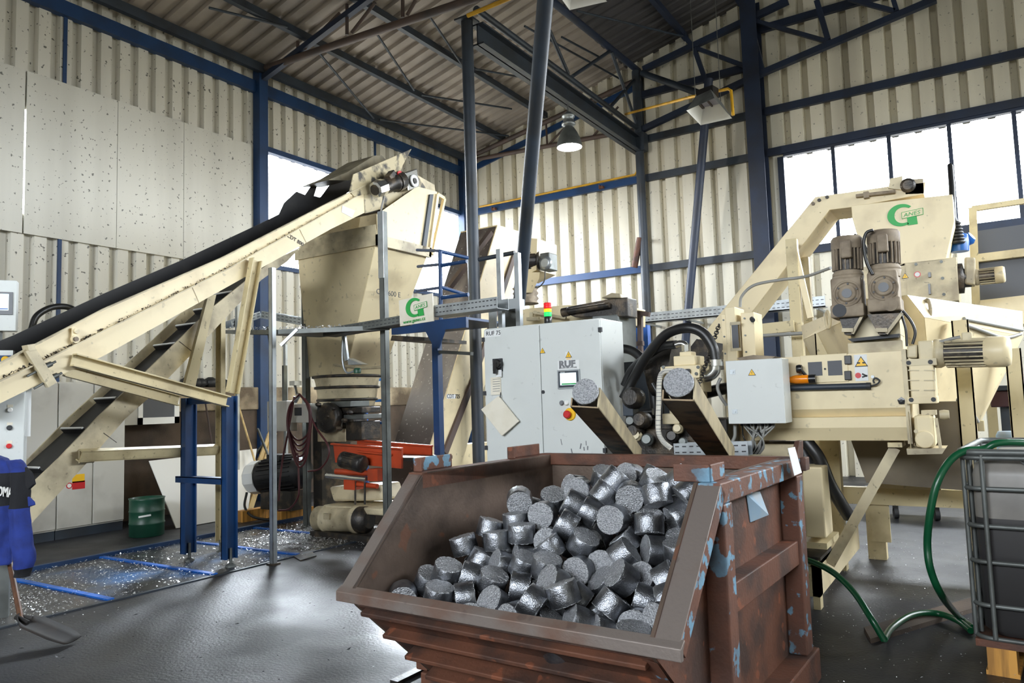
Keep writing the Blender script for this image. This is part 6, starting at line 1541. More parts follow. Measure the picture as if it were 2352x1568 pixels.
b = MB(); b.bar(k_(1884, 487, -.002), k_(1902, 513, .1), .01, .01); b.build('casing_seam', 'creamdirty', en)
b = MB(); b.prism([k_(1540, 855, -.02), k_(1600, 778, -.02), k_(1665, 790, -.02), k_(1640, 845, -.02)], (0, .62, 0)); b.build('boot', 'grime', en)
for (px0, py0, px1, w) in ((1816, 548, 1832, .12), (1846, 590, 1852, .1)):
    x = PY(px0, py0, 8.7 if px0 < 1830 else 9.3).x; yy = 8.7 if px0 < 1830 else 9.3; z1 = PY(px0, py0, yy).z
    b = MB(); b.box((x - w / 2, yy, 0), (x + w / 2, yy + .1, z1)); b.build('support_post', 'ochre', en, .004)
b = MB(); b.bar(PY(1826, 575, 8.75), PY(1862, 730, 8.75), .06, .06); b.build('support_brace', 'cream', en)
b = MB(); b.bar(PY(1730, 758, 8.6), PY(1824, 748, 8.6), .06, .12); b.build('support_beam', 'ochre', en)
b = MB(); b.tube(PY(1730, 772, 8.5), PY(1845, 765, 8.5), .02, 8); tag(b.build('conduit', 'greyhose'), 'straight grey pipe in front of the cream support beam behind the pillar', 'pipe')

# frame with dull sheet guard at the right edge
YS = 10.0
s_ = lambda px, py, d=0: PY(px, py, YS + d)
gf = thing('guard_frame', 'cream framed sheet guard platform at the right edge behind the small motor', 'guard', s_(2290, 760))
b = MB(); b.bar(s_(2234, 478), s_(2244, 760), .1, .08, (1, 0, 0)); b.bar(s_(2232, 480), s_(2420, 452), .06, .06); b.build('frame', 'ochre', gf)
b = MB(); b.bar(s_(2240, 594), s_(2420, 572), .09, .09); b.build('middle_rail', 'ochre', gf)
b = MB(); b.prism([s_(2240, 531, .04), s_(2420, 505, .04), s_(2420, 700, .04), s_(2248, 712, .04)], (0, .02, 0)); b.build('guard_sheet', 'meshpanel', gf)
b = MB(); b.prism([s_(2246, 690, -.05), s_(2420, 670, -.05), s_(2420, 740, -.05), s_(2250, 748, -.05)], (0, .5, 0)); b.build('platform_beam', 'cream', gf)
b = MB(); b.box((s_(2250, 740).x, YS + .3, 0), (s_(2250, 740).x + .1, YS + .4, s_(2250, 740).z)); b.box((s_(2400, 740).x, YS + .3, 0), (s_(2400, 740).x + .1, YS + .4, s_(2250, 740).z)); b.build('support_leg', 'ochre', gf)
YM = 9.2
t = thing('waste_box', 'dark maroon box behind the right funnel leg', 'box', PY(2300, 935, YM))
b = MB(); a, c = PY(2273, 898, YM), PY(2335, 934, YM); b.box((a.x, YM, c.z), (c.x, YM + .3, a.z)); b.build('body', 'maroon', t, .01); b = MB(); a2 = PY(2270, 886, YM); b.box((a.x - .03, YM - .02, a.z), (c.x, YM + .32, a2.z)); b.build('lid', 'darksteel', t, .01)
b = MB(); b.box((a.x + .08, YM + .1, 0), (a.x + .16, YM + .2, c.z)); b.build('stand', 'darksteel', t)
YK = 9.0
b = MB(); p = PY(2322, 1028, YK); p.z = 0; hk = PY(2322, 990, YK).z; b.lathe([(.12, 0), (.12, hk - .04), (.1, hk), (.04, hk)], p, UZ, 20); tag(b.build('canister', 'bluepaper'), 'pale blue canister standing behind the right funnel leg', 'canister')

# press lower frame, right of the bin
lf_ = thing('press_frame', 'cream lower press frame on the floor behind the rusty bin', 'frame', V((-1.2, 6, 0)))
b = MB(); fp = PZ(1878, 1400, 0); a = PY(1800, 1292, fp.y); c = PY(1884, 1372, fp.y); b.box((a.x - .7, fp.y, c.z + .0), (c.x, fp.y + .12, a.z)); b.build('front_beam', 'ochre', lf_, .004)
b = MB(); b.box((c.x - .05, fp.y, 0), (c.x, fp.y + .1, a.z)); b.build('foot', 'ochre', lf_)
zb0 = a.z; x_s = c.x
q0 = PX(1890, 1330, x_s); q1 = PX(1990, 1180, x_s)
b = MB(); b.box((x_s - .02, fp.y, c.z - .0), (x_s, 8.0, a.z)); b.box((x_s - .06, fp.y, a.z - .012), (x_s, 8.0, a.z)); b.build('side_beam', 'cream', lf_)
b = MB(); b.bar(PX(1906, 1296, x_s + .02), PY(2056, 1028, 6.3), .075, .012, (0, 1, 0)); b.build('diagonal_strap', 'creamdirty', lf_)
b = MB(); a, c = PY(2040, 1015, 6.3), PY(2074, 1026, 6.3); b.box((a.x, 6.25, c.z), (c.x, 6.5, a.z)); b.build('strap_bracket', 'ochre', lf_)
Yq = 6.05
w_ = lambda px, py, d=0: PY(px, py, Yq + d)
b = MB(); a, c = w_(1841, 1072), w_(1898, 1236); b.box((a.x, Yq, c.z), (c.x, Yq + .3, a.z)); b.build('motor_cover', 'cream', lf_, .012)
b = MB(); a, c = w_(1800, 1085, .05), w_(1838, 1245, .05); b.box((a.x - .1, Yq + .05, c.z), (c.x, Yq + .3, a.z)); b.build('side_cover', 'cream', lf_, .008)
b = MB(); a, c = w_(1790, 1240, -.03), w_(1900, 1262, -.03); b.box((a.x - .3, Yq - .03, c.z), (c.x, Yq + .5, a.z)); b.build('cross_plate', 'ochre', lf_)
b = MB(); a, c = w_(1780, 1272, -.06), w_(1885, 1288, -.06); b.box((a.x - .3, Yq - .06, c.z), (c.x - .0, Yq + .4, a.z)); b.build('drip_tray', 'grime', lf_)
b = MB(); b.box((w_(1812, 1170).x - .02, Yq + .03, w_(1812, 1205).z), (w_(1818, 1170).x, Yq + .06, w_(1812, 1165).z)); b.build('latch', 'grime', lf_)
hose('drain_hose', [PY(1850, 1010, 6.3), PY(1880, 1050, 6.3), PY(1905, 1110, 6.35), PY(1928, 1150, 6.4), PY(1950, 1185, 6.5)], .05, 'thick black hose sloping down beside the ochre leg under the shredder', n=14)
hose('drain_hose', [PY(1835, 1015, 6.4), PY(1850, 1045, 6.4), PY(1862, 1080, 6.4), PY(1860, 1110, 6.5)], .05, 'thick black hose bending down just left of the sloping one under the shredder', n=14)
a = PZ(2080, 1190, 0)
t = thing('tool_trolley', 'dark low trolley on castors in the shadow under the funnel beam', 'trolley', (a.x, a.y, 0))
b = MB(); b.box((a.x - .5, a.y - .1, .22), (a.x + .6, a.y + .5, .34)); b.build('deck', 'ink', t)
for dx in (-.1, .35):
    b = MB(); b.lathe([(.07, -.025), (.07, .025)], (a.x + dx, a.y - .05, .07), (1, .3, 0), 16); b.box((a.x + dx - .03, a.y - .08, .1), (a.x + dx + .03, a.y - .02, .22)); b.build('castor', 'ink', t)
b = MB(); b.box((a.x + .05, a.y + .0, .34), (a.x + .75, a.y + .3, .6)); tag(b.build('crate', 'green', None, .01), 'green crate in the shadow on the low trolley', 'crate')

# tank in a cage
IB = thing('caged_tank', 'cloudy plastic tank in a steel cage on a pallet at the right edge', 'tank', (-.17, 5.1, 0))
ca_ = R(-5); e1 = V((math.cos(ca_), math.sin(ca_), 0)); e2 = V((-math.sin(ca_), math.cos(ca_), 0)); o_ = V((-.155, 5.05, 0)); W_, D_ = 1.0, 1.15
I = lambda u, v_, z: o_ + e1 * u + e2 * v_ + UZ * z
zt_, zb_ = 1.235, .2
def rr(z, m, r=.09, n=5):
    out = []
    for cx, cy, a0 in ((W_ - m - r, m + r, -90), (W_ - m - r, D_ - m - r, 0), (m + r, D_ - m - r, 90), (m + r, m + r, 180)):
        for k in range(n + 1):
            a = R(a0 + 90 * k / n); out.append(I(cx + r * math.cos(a), cy + r * math.sin(a), z))
    return out
zl_ = .86
b = MB(); b.loft([rr(.2, .08), rr(.24, .04), rr(zl_, .035)]); b.build('tank_lower', 'tanklow', IB)
b = MB(); b.loft([rr(zl_, .035), rr(1.1, .035), rr(1.16, .05), rr(1.2, .12)]); b.build('tank_upper', 'tank', IB)
for k, z in enumerate((zb_, .38, .62, .82, 1.03)):
    b = MB(); p = rr(z, .0); b.pipe(p + [p[0]], .013, 8); b.build('cage_ring', 'galvdull', IB)
b = MB(); p = rr(zt_, -.01); b.pipe(p + [p[0]], .02, 8); b.pipe([x - UZ * .03 for x in p + [p[0]]], .014, 8); b.build('cage_top_frame', 'galvdull', IB)
for u, v_ in ((.02, .14), (.0, .07), (.1, .0), (.35, 0), (.62, 0), (.9, 0), (0, .4), (0, .7), (0, 1.)):
    b = MB(); b.tube(I(u, v_ - .012, zb_), I(u, v_ - .012, zt_), .013, 8); b.build('cage_bar', 'galvdull', IB)
b = MB(); b.hexa([I(0, 0, .15), I(W_, 0, .15), I(W_, D_, .15), I(0, D_, .15), I(0, 0, .19), I(W_, 0, .19), I(W_, D_, .19), I(0, D_, .19)]); b.build('base_pan', 'rust', IB)
for u in (.12, .8):
    for v_ in (.04, .5, .98):
        b = MB(); b.hexa([I(u - .07, v_ - .04, .025), I(u + .07, v_ - .04, .025), I(u + .07, v_ + .1, .025), I(u - .07, v_ + .1, .025), I(u - .07, v_ - .04, .15), I(u + .07, v_ - .04, .15), I(u + .07, v_ + .1, .15), I(u - .07, v_ + .1, .15)]); b.build('pallet_block', 'wood', IB)
    b = MB(); b.hexa([I(u - .08, 0, 0), I(u + .08, 0, 0), I(u + .08, D_, 0), I(u - .08, D_, 0), I(u - .08, 0, .025), I(u + .08, 0, .025), I(u + .08, D_, .025), I(u - .08, D_, .025)]); b.build('pallet_runner', 'wood', IB)
b = MB(); b.tube(I(.3, .05, 1.2), I(.42, .0, 1.1), .03, 10); b.lathe([(.05, 0), (.05, .05), (.035, .06)], I(.45, .03, 1.1), (-.5, -.6, -.3), 12); b.build('filler_pipe', 'galv', IB)
hose('water_hose', [I(.45, .3, 1.26), I(.2, .1, 1.285), PY(2260, 1031, 5.1), PY(2215, 1036, 5.05), PY(2180, 1060, 5.0), PY(2152, 1110, 4.95), PY(2136, 1180, 4.95), PY(2130, 1250, 5.0), PY(2138, 1310, 5.0), PY(2165, 1370, 5.15), PZ(2203, 1416, .06), PZ(2234, 1441, .03)], .021, 'bright green hose hanging from the top of the caged tank to the floor', 'greenhose', 'hose', 12)
h0 = PZ(2032, 1478, .02)
hose('water_hose', [PY(1800, 1282, 5.85), PY(1850, 1285, 5.8), PY(1910, 1312, 5.6), PY(1960, 1358, 5.45), PY(2000, 1418, 5.3), h0 + UZ * .02], .021, 'dark green hose running from the press frame down to the floor', 'greenhose', 'hose', 12)
hose('water_hose', [h0 + UZ * .03, PZ(2050, 1440, .05), PZ(2095, 1412, .06), PZ(2150, 1408, .05), PZ(2198, 1424, .04), PZ(2230, 1448, .03)], .021, 'dark green hose arching along the floor towards the pallet', 'greenhose', 'hose', 12)
b = MB(); q_ = [PZ(1985, 1450, 0), PZ(2235, 1380, 0), PZ(2260, 1398, 0), PZ(2000, 1478, 0)]; q_ = [V((p.x, p.y, 0)) for p in q_]; b.prism(q_, (0, 0, .03)); struct(b.build('trim_2', 'plinth_low'), 'low concrete kerb on the floor in front of the caged tank')
BRQ = [
    (-2.567, 2.945, 0.639, 0.61, -0.76, -0.2), (-2.269, 3.606, 1.048, 0.5, -0.82, -0.29), (-2.093, 3.681, 1.048, 0.3, -0.43, 0.85), (-1.952, 3.725, 1.103, 0.17, -0.98, 0.05),
    (-2.033, 3.838, 1.103, -0.37, -0.92, 0.16), (-1.82, 3.784, 1.17, 0.32, -0.22, 0.92), (-1.706, 3.683, 1.171, -0.54, -0.41, -0.73), (-1.764, 3.656, 1.095, -0.49, -0.45, -0.74),
    (-1.714, 3.889, 1.17, -0.16, -0.97, 0.18), (-1.562, 3.871, 1.169, -0.4, -0.35, -0.85), (-1.505, 3.724, 1.155, 0.58, -0.16, 0.8), (-1.37, 3.773, 1.17, 0.78, 0.03, 0.62),
    (-1.29, 3.646, 1.122, -0.63, -0.51, -0.59), (-1.62, 3.754, 1.065, 0.27, -0.35, 0.9), (-1.594, 3.607, 1.099, 0.33, -0.92, -0.19), (-1.439, 3.589, 1.114, 0.28, -0.26, -0.92),
    (-1.927, 3.599, 1.046, 0.78, 0.4, -0.49), (-1.813, 3.571, 1.011, 0.83, 0.27, -0.5), (-2.084, 3.544, 0.988, 0.23, -0.97, 0.04), (-1.501, 3.621, 0.971, 0.37, -0.47, 0.8),
    (-1.677, 3.61, 0.982, 0.76, 0.3, -0.58), (-1.881, 3.436, 0.962, 0.79, 0.31, -0.53), (-2.232, 3.504, 0.948, 0.06, 0.02, -1.0), (-2.376, 3.462, 0.912, -0.22, -0.19, -0.96),
    (-2.269, 3.366, 0.869, 0.1, -0.01, -1.0), (-2.464, 3.334, 0.837, 0.23, 0.1, -0.97), (-2.327, 3.305, 0.769, -0.41, -0.29, -0.86), (-2.134, 3.402, 0.91, 0.01, -0.01, -1.0),
    (-1.997, 3.456, 0.867, 0.13, -0.99, 0.11), (-1.822, 3.53, 0.88, 0.53, 0.09, 0.84), (-1.765, 3.389, 0.885, 0.55, -0.11, 0.83), (-1.633, 3.475, 1.001, 0.05, -1.0, 0.06),
    (-1.578, 3.495, 0.884, 0.59, 0.21, -0.78), (-1.442, 3.479, 0.987, 0.1, -0.28, -0.96), (-1.314, 3.535, 0.888, 0.27, -0.43, 0.86), (-1.412, 3.455, 0.866, -0.75, -0.65, 0.14),
    (-1.264, 3.39, 0.883, 0.04, -0.2, 0.98), (-1.919, 3.327, 0.859, 0.53, 0.2, -0.82), (-1.66, 3.394, 0.786, 0.14, -0.97, 0.22), (-1.53, 3.361, 0.853, 0.75, 0.19, 0.63),
    (-2.11, 3.368, 0.783, -0.7, -0.67, 0.23), (-2.024, 3.243, 0.786, 0.43, -0.03, 0.9), (-2.178, 3.269, 0.765, -0.56, -0.73, 0.41), (-2.288, 3.145, 0.722, 0.85, 0.45, -0.27),
    (-2.383, 3.072, 0.75, 0.4, -0.1, 0.91), (-2.341, 2.947, 0.67, 0.28, -0.05, 0.96), (-2.223, 3.009, 0.66, -0.79, -0.6, -0.12), (-2.14, 3.124, 0.717, 0.45, -0.07, 0.89),
    (-1.87, 3.199, 0.799, 0.29, -0.12, 0.95), (-1.739, 3.279, 0.772, 0.1, -0.99, 0.11), (-1.885, 3.354, 0.725, 0.45, -0.12, 0.88), (-1.423, 3.341, 0.752, -0.09, -0.87, 0.48),
    (-1.472, 3.203, 0.783, -0.54, -0.59, 0.6), (-1.59, 3.268, 0.729, -0.46, -0.52, 0.72), (-1.974, 3.124, 0.706, 0.9, 0.42, -0.14), (-2.059, 3.019, 0.645, -0.18, -0.8, 0.58),
    (-1.775, 3.101, 0.753, -0.41, -0.75, 0.51), (-1.808, 2.957, 0.694, 0.8, 0.2, -0.57), (-1.924, 2.985, 0.605, -0.21, -0.98, 0.03), (-2.109, 2.882, 0.589, 0.49, -0.59, 0.65),
    (-1.675, 3.136, 0.683, 0.72, 0.28, -0.64), (-1.59, 3.165, 0.607, 0.47, 0.15, -0.87), (-1.479, 3.089, 0.692, -0.49, -0.41, -0.77), (-1.37, 3.203, 0.693, 0.9, 0.3, -0.32),
    (-1.354, 3.075, 0.618, 0.07, -0.99, 0.14), (-1.213, 3.021, 0.678, -0.33, -0.94, 0.08), (-1.308, 2.925, 0.614, 0.18, -0.11, 0.98), (-1.745, 2.99, 0.585, 0.54, 0.05, 0.84),
    (-1.593, 2.981, 0.627, -0.64, -0.61, 0.47), (-1.491, 3.006, 0.584, -0.64, -0.66, 0.4), (-1.61, 2.839, 0.57, 0.34, -0.44, 0.83), (-1.662, 2.986, 0.742, 0.33, 0.06, -0.94),
    (-2.5, 3.071, 0.697, 0.48, -0.09, 0.87), (-1.284, 3.279, 0.781, 0.82, 0.25, 0.51), (-1.226, 3.157, 0.729, 0.9, 0.2, 0.38), (-1.344, 3.631, 1.008, -0.67, -0.61, -0.43),
    (-1.402, 3.828, 1.023, 0.35, 0.93, 0.09), (-2.145, 3.951, 0.979, 0.22, 0.44, -0.87), (-1.568, 3.356, 0.557, -0.87, 0.12, -0.48), (-1.367, 3.241, 0.5, -0.19, -0.49, 0.85),
    (-2.195, 3.769, 0.893, 0.63, 0.63, -0.45), (-1.66, 3.264, 0.435, -0.79, -0.33, 0.52), (-1.638, 4.006, 0.876, -0.56, -0.82, -0.09), (-1.832, 3.688, 0.853, 0.07, 0.92, 0.38),
    (-2.481, 3.498, 0.71, -0.64, 0.15, 0.75), (-1.852, 3.566, 0.718, 0.12, -0.74, -0.66), (-1.476, 4.027, 1.068, 0.93, -0.17, -0.33), (-2.265, 3.687, 0.818, 0.4, 0.86, 0.33),
    (-1.839, 3.997, 1.015, 0.81, -0.01, -0.58), (-2.29, 3.324, 0.601, 0.51, 0.73, 0.44), (-1.954, 3.288, 0.57, -0.24, 0.42, 0.88), (-2.455, 3.28, 0.577, 0.01, 0.47, -0.88),
    (-1.734, 3.836, 0.969, -0.87, 0.28, -0.41), (-1.815, 3.274, 0.563, -0.99, 0.12, 0.12), (-2.215, 3.491, 0.71, -0.62, 0.73, -0.3), (-1.7, 3.487, 0.653, 0.79, 0.33, 0.52),
    (-2.39, 3.697, 0.727, 0.19, 0.92, 0.35), (-1.43, 3.359, 0.56, 0.33, -0.87, 0.38), (-1.38, 3.48, 0.676, -0.39, -0.23, -0.89), (-2.379, 3.128, 0.573, 0.62, -0.54, 0.56),
    (-1.514, 3.536, 0.713, -0.29, -0.89, -0.34), (-1.508, 3.874, 0.87, 0.22, 0.97, -0.12), (-2.114, 3.272, 0.566, -0.77, -0.54, 0.35), (-1.896, 3.413, 0.549, -0.54, -0.81, 0.21),
    (-1.721, 4.075, 0.997, 0.28, 0.15, 0.95), (-1.396, 3.623, 0.806, 0.32, 0.05, 0.94), (-1.722, 3.105, 0.466, 0.05, 0.16, -0.99), (-2.082, 3.582, 0.743, 0.86, 0.11, 0.49),
    (-1.504, 3.746, 0.776, 0.55, -0.83, -0.05), (-1.404, 3.747, 0.925, 0.14, 0.94, 0.32), (-1.347, 3.943, 1.082, 0.37, -0.5, 0.78), (-2.055, 3.402, 0.628, 0.26, -0.95, -0.17),
    (-1.65, 3.638, 0.811, -0.1, -0.66, -0.75), (-2.153, 3.613, 0.879, -0.73, 0.05, -0.68), (-1.457, 3.126, 0.48, 0.96, 0.19, -0.22), (-2.007, 3.8, 0.866, 0.99, -0.12, 0.03),
    (-2.541, 3.381, 0.61, 0.22, -0.24, 0.94), (-2.211, 3.136, 0.524, -0.74, 0.67, 0.05), (-1.857, 3.088, 0.577, 0.81, -0.55, -0.2), (-1.265, 3.384, 0.669, -0.39, -0.46, -0.8),
    (-1.587, 3.934, 1.003, 0.12, 0.04, -0.99), (-1.869, 3.835, 0.957, 0.85, 0.52, 0.03), (-2.024, 4.006, 0.95, -0.78, -0.61, 0.14), (-1.529, 4.048, 0.908, -0.77, -0.44, -0.46),
    (-1.989, 3.614, 0.82, -0.46, -0.34, -0.82), (-2.446, 3.605, 0.823, 0.59, -0.75, -0.28), (-2.541, 3.126, 0.551, -0.38, -0.32, -0.87), (-2.009, 3.153, 0.555, 0.57, 0.82, -0.01),
    (-2.384, 3.425, 0.665, 0.04, 0.96, -0.29), (-2.307, 3.589, 0.782, 0.61, 0.61, 0.51), (-2.307, 3.793, 0.973, 0.75, 0.6, -0.28), (-1.506, 3.24, 0.44, 0.15, -0.64, 0.75),
    (-2.147, 3.99, 0.853, -0.37, -0.86, -0.36), (-1.624, 3.746, 0.888, 0.13, -0.8, 0.59),
]
N_TOP = 76

# ================================================================== BIN WITH BRIQUETTES
bn = thing('tipping_bin', 'rusty steel tipping bin filled with aluminium briquettes in the foreground', 'bin', (-2.752, 2.683, 0))
PH = R(-2.124); f1 = V((math.cos(PH), math.sin(PH), 0)); f2 = V((-math.sin(PH), math.cos(PH), 0)); ob = V((-2.752, 2.683, 0))
BW, D1, D2, ZT, ZL = 1.762, .524, 1.89, 1.234, .71
L_ = lambda u, v_, z: ob + f1 * u + f2 * v_ + UZ * z
zb0 = .17
sidep = [(0, ZL - .03), (0, ZL), (D1, ZT), (D2, ZT), (D2, zb0), (.56, zb0), (.03, ZL - .07)]
def slab(u0, u1, prof): b = MB(); b.prism([L_(u0, y, z) for y, z in prof], f1 * (u1 - u0)); return b
slab(.08, .1, sidep).build('side_wall', 'rustin', bn)
slab(BW - .12, BW - .104, sidep).build('side_wall', 'rustin', bn)
slab(BW - .103, BW - .099, sidep).build('side_skin', 'rust', bn)
b = MB(); b.prism([L_(.1, .03, ZL - .07), L_(.1, .045, ZL - .07), L_(.1, .575, zb0), L_(.1, .56, zb0)], f1 * (BW - .22)); b.build('front_wall', 'rust', bn)
b = MB(); b.prism([L_(.08, D2 - .02, zb0), L_(.08, D2, zb0), L_(.08, D2, ZT), L_(.08, D2 - .02, ZT)], f1 * (BW - .18)); b.build('back_wall', 'rustin', bn)
b = MB(); b.prism([L_(.1, .56, zb0), L_(.1, D2, zb0), L_(.1, D2, zb0 + .02), L_(.1, .56, zb0 + .02)], f1 * (BW - .22)); b.build('bottom', 'rustin', bn)
# flanges: sloping side flanges, lip, top rails
dirv = V((0, 0, 0)) + (L_(0, D1, ZT) - L_(0, 0, ZL)); nv = f1.cross(dirv).normalized()
if nv.z < 0: nv = -nv
for u0, u1, nm in ((0, .1, 'scuff'), (BW - .105, BW, 'scuff')):
    b = MB(); p = [L_(u0, 0, ZL), L_(u1, 0, ZL), L_(u1, D1, ZT), L_(u0, D1, ZT)]; b.hexa([q_ - nv * .014 for q_ in p] + p); b.build('slope_flange', nm, bn, .004)
    ue = u0 if u0 == 0 else u1 - .012
    b = MB(); p = [L_(ue, 0, ZL), L_(ue + .012, 0, ZL), L_(ue + .012, D1, ZT), L_(ue, D1, ZT)]; b.hexa([q_ - nv * .075 for q_ in p] + [q_ - nv * .002 for q_ in p]); b.build('flange_edge', 'rustblue', bn, .003)
b = MB(); b.prism([L_(-.01, -.012, ZL - .05), L_(-.01, .012, ZL - .05), L_(-.01, .012, ZL - .012), L_(-.01, .034, ZL + .012), L_(-.01, .026, ZL + .022), L_(-.01, -.012, ZL - .002)], f1 * (BW + .02)); b.build('front_lip', 'scuff', bn, .004)
for u0 in (0, BW - .1):
    b = MB(); p = [L_(u0, D1 - .01, ZT - .09), L_(u0 + .1, D1 - .01, ZT - .09), L_(u0 + .1, D2 + .02, ZT - .09), L_(u0, D2 + .02, ZT - .09)]
    b.hexa(p + [q_ + UZ * .09 for q_ in p]); b.build('top_rail', 'rustblue' if u0 else 'rust', bn, .006)
b = MB(); p = [L_(0, D2 - .04, ZT - .07), L_(BW + .03, D2 - .04, ZT - .07), L_(BW + .03, D2 + .05, ZT - .07), L_(0, D2 + .05, ZT - .07)]; b.hexa(p + [q_ + UZ * .075 for q_ in p]); b.build('back_rail', 'rust', bn, .006)
# horizontal ribs of the sloping front
for k, (vv, zz) in enumerate(((.05, .635), (.165, .505), (.285, .375), (.4, .25))):
    u0, u1 = .14 + .03 * k, BW - .14
    b = MB(); b.prism([L_(u0, vv + .04, zz + .02), L_(u0, vv - .045, zz - .015), L_(u0, vv - .04, zz - .035), L_(u0, vv + .06, zz - .02)], f1 * (u1 - u0)); b.build('front_rib', 'rust', bn, .004)
b = MB(); b.prism([L_(BW - .16, .02, ZL - .07), L_(BW - .1, .0, ZL - .07), L_(BW - .1, .5, zb0), L_(BW - .16, .52, zb0)], f1 * .012); b.build('front_gusset', 'rustblue', bn)
# stiffeners of the right side
uo = BW - .1
for v0, v1, mt in ((D1 + .02, D1 + .13, 'rustblue'), (D2 - .13, D2 + .0, 'rustblue')):
    b = MB(); p = [L_(uo, v0, zb0), L_(uo + .1, v0, zb0), L_(uo + .1, v1, zb0), L_(uo, v1, zb0)]; b.hexa(p + [q_ + UZ * (ZT - .09 - zb0) for q_ in p]); b.build('side_post', mt, bn, .008)
for v0, v1 in ((D1 + .02, D1 + .13), (D2 - .13, D2)):
    b = MB(); p = [L_(-.0, v0, zb0), L_(.08, v0, zb0), L_(.08, v1, zb0), L_(-.0, v1, zb0)]; b.hexa(p + [q_ + UZ * (ZT - .09 - zb0) for q_ in p]); b.build('side_post', 'rust', bn, .008)
b = MB(); p = [L_(uo, D1 + .13, .66), L_(uo + .085, D1 + .13, .66), L_(uo + .085, D2 - .13, .66), L_(uo, D2 - .13, .66)]; b.hexa(p + [q_ + UZ * .13 for q_ in p]); b.build('side_rail', 'rust', bn, .006)
b = MB(); p = [L_(uo - .1, D1, 0), L_(uo + .12, D1, 0), L_(uo + .12, D2 + .06, 0), L_(uo - .1, D2 + .06, 0)]; b.hexa(p + [q_ + UZ * .17 for q_ in p]); b.build('fork_runner', 'rust', bn, .008)
b = MB(); p = [L_(.05, D1, 0), L_(.25, D1, 0), L_(.25, D2 + .06, 0), L_(.05, D2 + .06, 0)]; b.hexa(p + [q_ + UZ * .17 for q_ in p]); b.build('fork_runner', 'rust', bn, .008)
# stacking ears
def ear(u0, u1, v0, v1, h, mt):
    b = MB(); p = [L_(u0, v0, ZT), L_(u1, v0, ZT), L_(u1, v0 + .012, ZT), L_(u0, v0 + .012, ZT)]; b.hexa(p + [q_ + UZ * h for q_ in p])
    ue = u0 if u1 > BW / 2 else u1 - .012
    ue = u1 - .012 if u1 > BW / 2 else u0
    p = [L_(ue, v0, ZT), L_(ue + .012, v0, ZT), L_(ue + .012, v1, ZT), L_(ue, v1, ZT)]; b.hexa(p + [q_ + UZ * h for q_ in p])
    b.build('stacking_ear', mt, bn, .004)
ear(BW - .22, BW - .05, D1 + .02, D1 + .2, .075, 'rustblue'); ear(0, .06, D1 + .03, D1 + .36, .075, 'rustblue')
ear(0.0, .06, D2 - .42, D2 - .04, .075, 'rust')
b = MB(); b.prism([L_(BW - .03, D2 - .12, ZT), L_(BW - .03, D2 + .04, ZT), L_(BW - .02, D2 + .02, ZT + .1), L_(BW - .02, D2 - .06, ZT + .1)], f1 * .03); b.build('stacking_ear', 'rust', bn, .004)
# paper notes
b = MB(); w0 = L_(BW + .035, D2 - .1, ZT + .07)
pp = [V(PX(*q_, w0.x)) for q_ in ((1809, 1029), (1825, 1026), (1841, 1085), (1824, 1092))]
b.prism(pp, (.002, 0, 0)); o = b.build('paper_note', 'paper'); tag(o, 'white paper strip hanging from the rear right corner of the rusty bin', 'note')
xw = L_(BW - .095, 1.1, .9).x
pp = [PX(1713, 1135, xw), PX(1743, 1126, xw), PX(1746, 1160, xw), PX(1764, 1182, xw + .06), PX(1722, 1199, xw)]
b = MB(); b.prism(pp, (.004, 0, 0)); tag(b.build('label_sheet', 'bluepaper'), 'curled pale blue sheet on the right side of the rusty bin', 'note')

# briquettes -----------------------------------------------------
RB, HB = .0725, .048


def briquette_mesh(seed):
    rnd = random.Random(seed); n = 40; me = bpy.data.meshes.new('metal_briquette')
    prof = [(RB * .97, -HB), (RB, -HB + .003), (RB, -HB * .3), (RB * .995, HB * .3), (RB, HB - .003), (RB * .97, HB)]
    vs = []; fs = []; mi = []; sm = []
    for k, (r, z) in enumerate(prof):
        for j in range(n):
            a = 2 * math.pi * j / n; e = .0 if 0 < k < 5 and k not in (1, 4) else rnd.uniform(-.0022, .0016)
            vs.append(((r + e) * math.cos(a), (r + e) * math.sin(a), z + (rnd.uniform(-.002, .002) if k in (0, 5) else 0)))
    for k in range(5):
        for j in range(n): fs.append((k * n + j, k * n + (j + 1) % n, (k + 1) * n + (j + 1) % n, (k + 1) * n + j)); mi.append(1 if k in (0, 4) else 0); sm.append(0 < k < 4)
    for base, flip in ((0, True), (5 * n, False)):
        c0 = len(vs); z = -HB if flip else HB
        ring0 = [base + j for j in range(n)]
        r2 = [len(vs) + j for j in range(n)]
        for j in range(n):
            a = 2 * math.pi * j / n; vs.append((RB * .55 * math.cos(a), RB * .55 * math.sin(a), z + rnd.uniform(-.0012, .0012)))
        ce = len(vs); vs.append((0, 0, z))
        for j in range(n):
            f = (ring0[j], ring0[(j + 1) % n], r2[(j + 1) % n], r2[j]); fs.append(f[::-1] if flip else f); mi.append(1); sm.append(False)
            f = (r2[j], r2[(j + 1) % n], ce); fs.append(f[::-1] if flip else f); mi.append(1); sm.append(False)
    me.from_pydata(vs, [], fs); me.polygons.foreach_set('material_index', mi); me.polygons.foreach_set('use_smooth', sm)
    me.materials.append(M['aluside']); me.materials.append(M['aluface']); me.update(); return me


